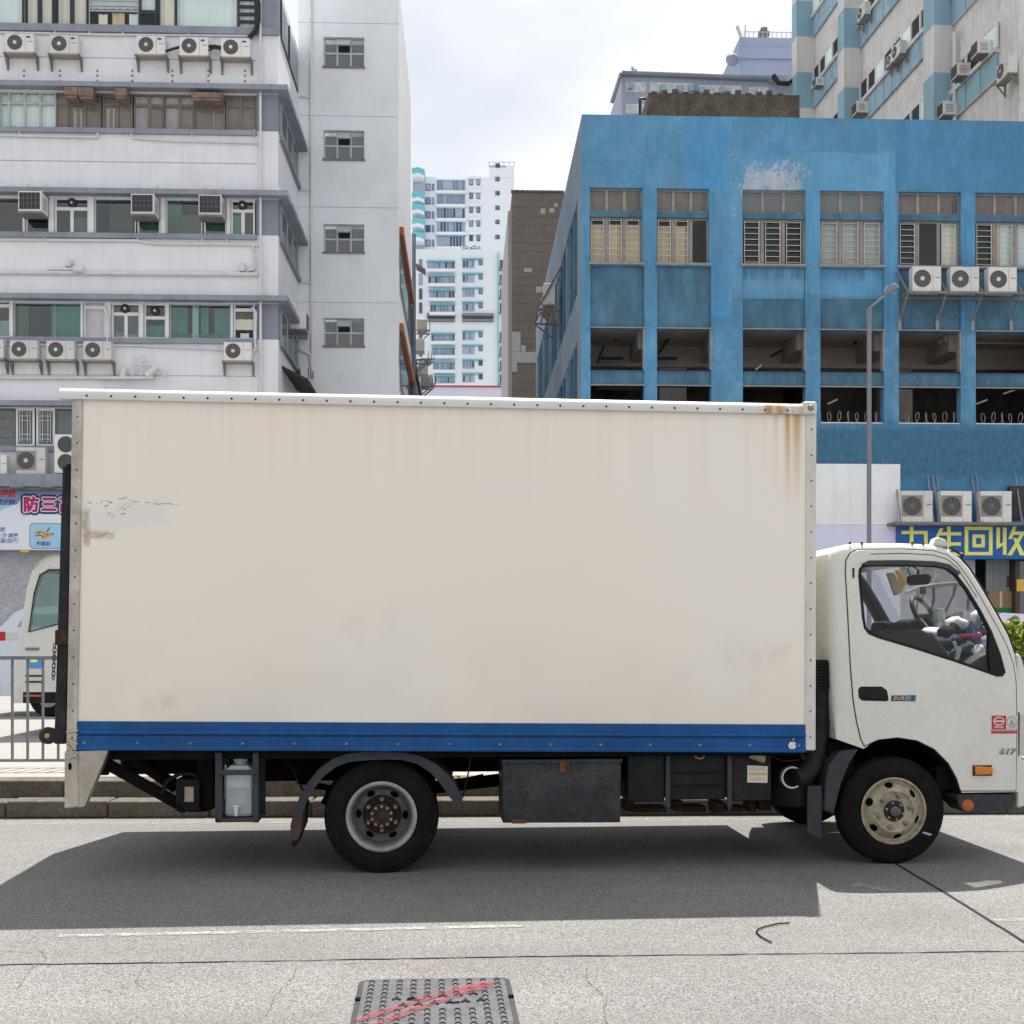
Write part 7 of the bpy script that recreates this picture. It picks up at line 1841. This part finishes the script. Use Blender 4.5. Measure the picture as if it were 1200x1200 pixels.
for k, y in enumerate((307, 324, 341, 357.5, 391.5, 408, 425, 441)):
    x = 500.5 + k * 1.2
    it_.append((x, 533, y, y + 9, 8, 'far_mid')); it_.append((542, 556, y - 2, y + 9 - 2, 4, 'far_mid')); it_.append((561, 565.5, y - 4, y + 3.5, 1, 'far_dark'))
    ld_.append((x - .5, 533.5, y - 1.3, 'far_teal', .5, .24)); ld_.append((541.5, 566, y - 4, 'far_teal', .4, .22)); ld_.append((x - .5, 533.5, y + 9.8, 'far_white', 1.1, .5))
    it_.append((586, 590, y - 2, y + 7, 2, 'far_dark')); ld_.append((584.5, 592, y + 8, 'far_grey', .4, .3))
    it_.append((491, 495, y - 3, y + 10, 1, 'far_glass'))
t2_, P2 = ftower('white_tower', 'lower white block with teal ledges in front of the taller white tower', 487, 594.5, 292, 0, 10, it_, ld_)
t2_['group'] = G5
p, q = P2(583.2, 470), P2(584.2, 296); MB().box(p[0], q[0], -.5, 0, p[1], q[1]).build('down_pipe', 'far_teal', t2_)
for x0, x1 in ((501, 533), (542, 578)):
    p, q = P2(x0, 377), P2(x1, 368); MB().box(p[0], q[0], -.25, .05, p[1], q[1]).build('refuge_floor', 'far_dark', t2_)
    MB().box(p[0] - .1, q[0] + .1, -.6, .0, q[1] - .45, q[1]).build('beam', 'far_grey', t2_); MB().box(p[0], q[0], -.45, .0, p[1], p[1] + .35).build('beam', 'far_grey', t2_)
gs = MB(); r3 = random.Random(3)
for k in range(260):
    p = P2(540 + r3.random() * 24, 292.5); x = p[0]; z = p[1] + r3.random() * .9; y = .4 + r3.random() * 2
    a_ = r3.uniform(0, 6); s_ = .22
    gs.add([(x, y, z), (x + s_ * math.cos(a_), y + s_ * math.sin(a_), z + s_ * r3.uniform(-.3, .6)), (x + s_ * math.cos(a_ + 1.2), y, z + s_ * r3.uniform(0, .9))], [(0, 1, 2)])
mk('leaf_dark', (.035, .06, .03), .8, .4, 2)
mk('leaf_yellow', (.36, .36, .05), .6, .3, 8)
mk('leaf_green', (.11, .20, .035), .6, .3, 8)
gs.build('roof_planting', 'leaf_dark', t2_, recalc=False, kind='stuff')
KF = Fr(0, 120, .037)
a, b = KF.uz(480, 459), KF.uz(612, 454)
lw_ = thing('low_wall_building', 'low lilac wall with red coping just above the truck roof in the alley', 'building', KF.world((a[0], 0, 0)), KF.ang)
MB().box(0, b[0] - a[0], 0, 5, 0, b[1]).build('wall', 'hoard_lilac', lw_); MB().box(-.1, b[0] - a[0], -.15, 5.1, b[1], b[1] + .12).build('coping', 'sticker_red', lw_)

# ---------------------------------------------------------------- street lamp
mk('lamp_grey', S(112, 114, 122, 1.2), .45, .08, 2, .15, metal=.2)
SL_ = Fr(0, 34.2, .037)
q = SL_.p(1018.5, 500)
lampo = thing('street_lamp', 'slim grey street lamp post with angled arm in front of the blue building', 'street lamp', SL_.world((q[0], 0, .40)), SL_.ang)
zk = SL_.p(1018.5, 377)[2] - .4; zt = SL_.p(1018.5, 362)[2] - .4; zb_ = SL_.p(1018, 352)[2] - .4
MB().tube([(0, 0, 0), (0, 0, 1.2)], .13, 14).tube([(0, 0, 1.2), (0, 0, zk)], .064, 14).build('pole', 'lamp_grey', lampo, smooth=50)
MB().tube([(0, 0, zk), (0, 0, zt)], .072, 14).build('collar', 'lamp_grey', lampo, smooth=50)
xa = SL_.p(1040, 343)[0] - q[0]; za = SL_.p(1040, 344)[2] - .4
MB().tube([(-.0, 0, zt - .05), (.04, 0, zt + .05), (xa, 0, za)], .032, 10).build('arm', 'lamp_grey', lampo, smooth=50)
xh = SL_.p(1056, 334)[0] - q[0]; zh = SL_.p(1055, 334)[2] - .4
hd_ = MB()
d0 = Vector((xh - xa, 0, zh - za)).normalized(); n0 = Vector((-d0.z, 0, d0.x)); ln = (Vector((xh, 0, zh)) - Vector((xa, 0, za))).length
base = Vector((xa, 0, za)) - d0 * .1
secs = [(0, .05, .04), (.10, .13, .13), (ln * .45, .17, .17), (ln * .85, .16, .12), (ln, .09, .05)]
vs = []; fs = []
for t_, w_, h_ in secs:
    for a_, b_ in ((-w_, -.03), (w_, -.03), (w_ * .8, h_), (-w_ * .8, h_)): c_ = base + d0 * t_ + n0 * b_; vs.append((c_.x, a_, c_.z))
for i in range(len(secs) - 1):
    for k in range(4): fs.append((i * 4 + k, i * 4 + (k + 1) % 4, i * 4 + 4 + (k + 1) % 4, i * 4 + 4 + k))
fs += [(3, 2, 1, 0), (16, 17, 18, 19)]
hd_.add(vs, fs).build('lamp_head', 'lamp_grey', lampo, bevel=.015)
gl = []
for t_, w_ in ((.16, .10), (ln * .5, .14), (ln * .85, .12)):
    for s_ in (-1, 1): c_ = base + d0 * t_ - n0 * .036; gl.append((c_.x, s_ * w_, c_.z))
MB().add(gl, [(0, 1, 3, 2), (2, 3, 5, 4)]).build('lamp_lens', 'lamp_clear', lampo, recalc=False)

# ---------------------------------------------------------------- oncoming light truck and parked van on the far carriageway
mk('van_white', S(196, 196, 190, 1.1), .3, .04, 1, .1, spec=.5)
mk('car_lilac', S(196, 201, 214, 1.05), .25, .04, 1, spec=.5)
mk('tail_red', S(170, 20, 34, 1.1), .2)
mk('van_sticker', S(70, 140, 200, 1.1), .4)
VT = Fr(0, 17.0, .030)
def v2(px, py, v=0): return VT.uz(px, py, v)
vt = thing('light_truck', 'white light truck with raked cab travelling left beyond the railing', 'truck', VT.world((v2(19, 800)[0], 0, FARZ)), VT.ang)
vo = v2(19, 800)[0]
def vp(px, py, v=0): q = VT.uz(px, py, v); return q[0] - vo, q[1] - FARZ
out = [vp(*p) for p in ((16, 824), (14, 812), (17, 790), (23, 745), (30, 690), (36, 668), (46, 655), (60, 650), (120, 648))]
xr = out[0][0] + 1.75; out[-1] = (xr, out[-1][1])
out = out + [(xr, out[0][1])]
wn = [vp(*p) for p in ((34, 740), (40, 695), (46, 674), (56, 668))] ; xw = xr - .42
wn = wn + [(xw, wn[-1][1]), (xw, vp(60, 716)[1]), vp(66, 731)]
m = MB(); nO = len(out)
m.plate([out, wn], lambda z: max(0, z - 1.3) * .06, .03)
m.plate([out], lambda z: 1.78 - max(0, z - 1.3) * .06, .03)
for i in range(nO):
    if i in (3, 4): continue
    a, b = out[i], out[(i + 1) % nO]; m.add([(a[0], .02, a[1]), (b[0], .02, b[1]), (b[0], 1.78, b[1]), (a[0], 1.78, a[1])], [(0, 1, 2, 3)])
vcb = m.build('cab', 'van_white', vt, smooth=35)
m = MB()
for i in (3, 4): a, b = out[i], out[i + 1]; m.add([(a[0], .06, a[1]), (b[0], .06, b[1]), (b[0], 1.74, b[1]), (a[0], 1.74, a[1])], [(0, 1, 2, 3)])
m.build('windscreen', 'pane_teal', vcb, recalc=False)
MB().add([(p[0], .03 + max(0, p[1] - 1.3) * .06, p[1]) for p in wn], [tuple(range(len(wn)))]).build('side_window', 'pane_teal', vcb, recalc=False)
MB().plate([offs(wn, -.016), wn], lambda z: max(0, z - 1.3) * .06 - .012, .03).build('window_rubber', 'cab_seal', vcb)
MB().box(.5, 1.5, .5, 1.2, .9, 1.5).build('seat', 'seat_black', vcb, bevel=.08)
for x0, x1, y0, y1, mat, nm in ((32, 49, 771, 783, 'van_sticker', 'door_sticker'), (30, 52, 791, 793, 'cab_seal', 'door_crease'), (30, 52, 798, 800, 'cab_seal', 'door_crease'), (30, 46, 759, 762, 'rail_paint', 'door_handle'), (28, 48, 814, 816.5, 'orange_dull', 'side_marker')):
    a, b = vp(x0, y1), vp(x1, y0); MB().box(a[0], b[0], -.012, .01, a[1], b[1]).build(nm, mat, vcb)
a, b = vp(36, 776), vp(44, 772); MB().box(a[0], b[0], -.014, -.011, a[1], b[1]).build('sticker_mark', 'sign_yellow', vcb)
a, b = vp(27, 824), vp(70, 811); MB().box(a[0], xr, -.005, 1.7, a[1], b[1]).build('step_panel', 'truck_black', vcb)
a, b = vp(12.5, 824), vp(27, 800); MB().box(a[0], b[0], -.01, 1.79, a[1], b[1]).build('bumper', 'van_white', vcb, bevel=.05)
MB().box(xr + .08, xr + 4.0, -.08, 1.92, .95, 2.75).build('cargo_box', 'van_white', vt, bevel=.02)
MB().box(.3, xr + 3.9, .5, 1.3, .55, .92).build('chassis_frame', 'chassis', vt)
for x in (1.45, xr + 2.6):
    for s_, v in ((-1, .02), (1, 1.76)):
        w_ = MB().lathe([(.16, -.0), (.2, -.0 * s_), (.34, .02 * -s_), (.36, .06 * -s_), (.36, .18 * -s_), (.33, .22 * -s_), (.2, .22 * -s_)], x, .36, 32, v).build('wheel', 'tyre', vt, smooth=40)
        MB().lathe([(0, .03 * -s_), (.1, .03 * -s_), (.14, .06 * -s_), (.2, .01 * -s_)], x, .36, 24, v).build('rim', 'rim_silver', w_, smooth=40)
PF = Fr(0, 21.2, .030)
po = PF.uz(-4, 745)[0]
def pp_(px, py, v=0): q = PF.uz(px, py, v); return q[0] - po, q[1] - FARZ
pv = thing('parked_van', 'pale lilac parked van with red tail light behind the light truck', 'van', PF.world((po, .0, FARZ)), PF.ang)
zr0 = pp_(20, 711.5)[1]; zm = pp_(4, 740)[1]
side = [(-.12, .35), (-.16, .7), (-.14, zm - .1), (-.02, zm), (.10, zm + .12), (.26, zr0 - .10), (.42, zr0 - .02), (.9, zr0 + .02), (2.4, zr0 + .02), (3.0, zr0 - .12), (3.6, zm + .02), (4.3, zm - .15), (4.5, .8), (4.5, .35)]
m = MB(); nS = len(side)
m.plate([side], lambda z: max(0, z - zm) * .22, .02); m.plate([side], lambda z: 1.75 - max(0, z - zm) * .22, .02)
for i in range(nS): a, b = side[i], side[(i + 1) % nS]; fa, fb = max(0, a[1] - zm) * .22, max(0, b[1] - zm) * .22; m.add([(a[0], fa, a[1]), (b[0], fb, b[1]), (b[0], 1.75 - fb, b[1]), (a[0], 1.75 - fa, a[1])], [(0, 1, 2, 3)])
body_ = m.build('body', 'car_lilac', pv, smooth=40)
gw = [(.34, zm + .08), (.46, zr0 - .12), (2.35, zr0 - .1), (2.85, zr0 - .2), (3.3, zm + .08)]
MB().plate([gw], lambda z: max(0, z - zm) * .22 - .006, .01).build('side_window', 'pane_teal', pv)
MB().box(-.17, .15, -.012, .3, zm - .16, zm + .0).build('tail_light', 'tail_red', pv, bevel=.02); MB().box(.155, .36, -.012, .2, zm - .15, zm - .01).build('tail_light_clear', 'lamp_clear', pv, bevel=.02)
MB().box(-.22, .1, .0, 1.75, .35, .6).build('rear_bumper', 'car_lilac', pv, bevel=.04)
for x in (.85, 3.6):
    for v, s_ in ((.03, 1), (1.72, -1)):
        w_ = MB().lathe([(.17, 0), (.31, .0), (.33, .04 * s_), (.33, .18 * s_), (.2, .2 * s_)], x, .33, 28, v).build('wheel', 'tyre', pv, smooth=40)
        MB().lathe([(0, .02 * s_), (.15, .03 * s_), (.19, .0)], x, .33, 20, v).build('rim', 'rim_silver', w_, smooth=40)

# ---------------------------------------------------------------- hooped cart and planting on the far pavement
mk('tarp', S(120, 120, 124, 1.), .8, .08, 1.5, .2, fine=.1)
mk('tarp_lilac', S(196, 190, 214, 1.25), .7, .08, 3)
CF = Fr(0, 30, .030)
co = CF.p(1128, 735)[0]
ct = thing('hooped_cart', 'grey tarpaulin covered cart with metal hoops on the pavement behind the truck cab', 'cart', CF.world((co, 0, .27)), CF.ang)
def cp2(px, py): q = CF.uz(px, py); return q[0] - co, q[1] - .27
for px0, py0, px1, py1 in ((1070, 725, 1073, 688), (1086, 728, 1092, 688), (1103, 722, 1118, 685), (1132, 716, 1130, 688), (1147, 712, 1143, 695)):
    a, b = cp2(px0, py0), cp2(px1, py1); MB().tube([(a[0], -.1, a[1]), ((a[0] * .35 + b[0] * .65) + .05, -.12, a[1] * .35 + b[1] * .65), (b[0], -.1, b[1])], .035, 6).build('hoop', 'brown_post', ct, smooth=50)
pts = [cp2(*p) for p in ((1060, 695), (1075, 689), (1095, 686), (1118, 684), (1135, 688), (1147, 695), (1156, 710))]
MB().tube([(p[0], -.12, p[1]) for p in pts], .05, 8).build('top_hoop', 'ac_grille', ct, smooth=50)
q0, q1 = cp2(1050, 735), cp2(1204, 735)
prof = [(0, .45), (0, q0[1] - .55), (.3, q0[1] - .3), (1.2, q0[1] - .22), (1.5, q0[1] - .5), (1.5, .45)]
MB().prismx(prof, q0[0], q1[0]).build('tarpaulin', 'tarp', ct, bevel=.05)
a, b = cp2(1150, 735), cp2(1215, 718)
MB().add([(a[0], -.05, a[1]), (b[0], -.05, a[1]), (b[0], -.02, b[1] - .05), (cp2(1174, 718)[0], -.02, b[1]), (a[0], .6, b[1] + .05), (b[0], .6, b[1] - .1)], [(0, 1, 2, 3), (3, 2, 5, 4)]).build('cover_sheet', 'tarp_lilac', ct)
for x in (q0[0] + .4, q1[0] - .4): MB().lathe([(.1, 0), (.24, 0), (.26, .05), (.24, .1), (.1, .1)], x, .26, 24, -.02).build('wheel', 'tyre', ct, smooth=40)
MB().box(q0[0], q1[0], .05, 1.45, .3, .46).build('deck', 'bracket', ct)
bx = thing('cardboard_carton', 'brown cardboard carton stacked by the tiled shop wall', 'carton', BF.world((BF.p(1173, 720, .2)[0], .2, .40)), BF.ang)
zc0 = BF.p(1173, 712.5, .2)[2] - .4; zc1 = BF.p(1173, 693, .2)[2] - .4; wd = .44
gc = thing('green_crate', 'green plastic crate under the brown carton at the shop front', 'crate', BF.world((BF.p(1173, 720, .2)[0], .15, .40)), BF.ang)
MB().box(-wd, wd, -.02, .5, zc0 - .5, zc0).build('crate_body', 'green_crate', gc, bevel=.02)
m = MB()
for k in range(4): m.box(-wd + .05, wd - .05, -.035, -.02, zc0 - .42 + k * .1, zc0 - .38 + k * .1)
m.build('crate_rib', 'green_crate', gc, kind='stuff'); MB().box(-wd, wd, 0, .5, 0, zc0 - .5).build('crate_base', 'ac_dark', gc)
MB().box(-wd, wd - .02, 0, .45, zc0, zc1).build('carton_body', 'cardboard', bx); MB().box(-.04, .04, -.004, .0, zc0 + .02, zc1).build('tape', 'blind_tan', bx)
def shrub(name, label, fr, px, py, z0, rx, rz, n, seed, mats, group=None):
    q = fr.p(px, py); r_ = random.Random(seed)
    o = thing(name, label, 'shrub', fr.world((q[0], 0, z0)), fr.ang, group)
    zc = q[2] - z0
    m = MB()
    for k in range(9): m.tube([(r_.uniform(-.1, .1), r_.uniform(-.1, .1), 0), (r_.uniform(-rx, rx) * .5, r_.uniform(-.3, .3), zc * .6), (r_.uniform(-rx, rx) * .8, r_.uniform(-.3, .3), zc + rz * .3)], .015, 5)
    m.build('stem', 'wood', o, kind='stuff')
    for mi, mat in enumerate(mats):
        m = MB()
        for k in range(n):
            t, p_, rr_ = r_.uniform(0, 6.28), r_.uniform(-1, 1), r_.random() ** .4
            bump_ = 1 + .25 * math.sin(3 * t + seed)
            c_ = Vector((rx * bump_ * rr_ * math.cos(t) * math.sqrt(1 - p_ * p_), rx * .7 * rr_ * math.sin(t) * math.sqrt(1 - p_ * p_), zc + rz * rr_ * p_ * bump_))
            d_ = Vector((r_.uniform(-1, 1), r_.uniform(-1, 1), r_.uniform(-.4, 1))).normalized(); s_ = Vector((r_.uniform(-1, 1), r_.uniform(-1, 1), r_.uniform(-1, 1))).cross(d_).normalized()
            L_ = r_.uniform(.07, .13); w_ = L_ * .34
            m.add([c_ - d_ * L_ * .5, c_ + s_ * w_, c_ + d_ * L_ * .5, c_ - s_ * w_], [(0, 1, 2, 3)])
        m.build('leaf', mat, o, recalc=False, kind='stuff')
    return o
SHF = Fr(0, 24.5, .030)
shrub('yellow_shrub', 'bright yellow green leafy shrub beyond the nose of the truck cab', SHF, 1194, 752, FARZ, .50, .42, 1500, 3, ['leaf_yellow', 'leaf_green'])
pl = SHF.p(1194, 780); MB_ = thing('planter_box', 'grey planter trough under the yellow green shrub', 'planter', SHF.world((pl[0], 0, FARZ)), SHF.ang)
MB().box(-.9, .9, -.35, .35, 0, .62).box(-.95, .95, -.4, .4, .62, .70).build('trough', 'stone_wall', MB_)
shrub('low_shrub', 'small green shrub low on the far kerb at the left edge', Fr(0, 31, .030), 4, 795, .27, .35, .28, 500, 5, ['leaf_green', 'leaf_dark'])
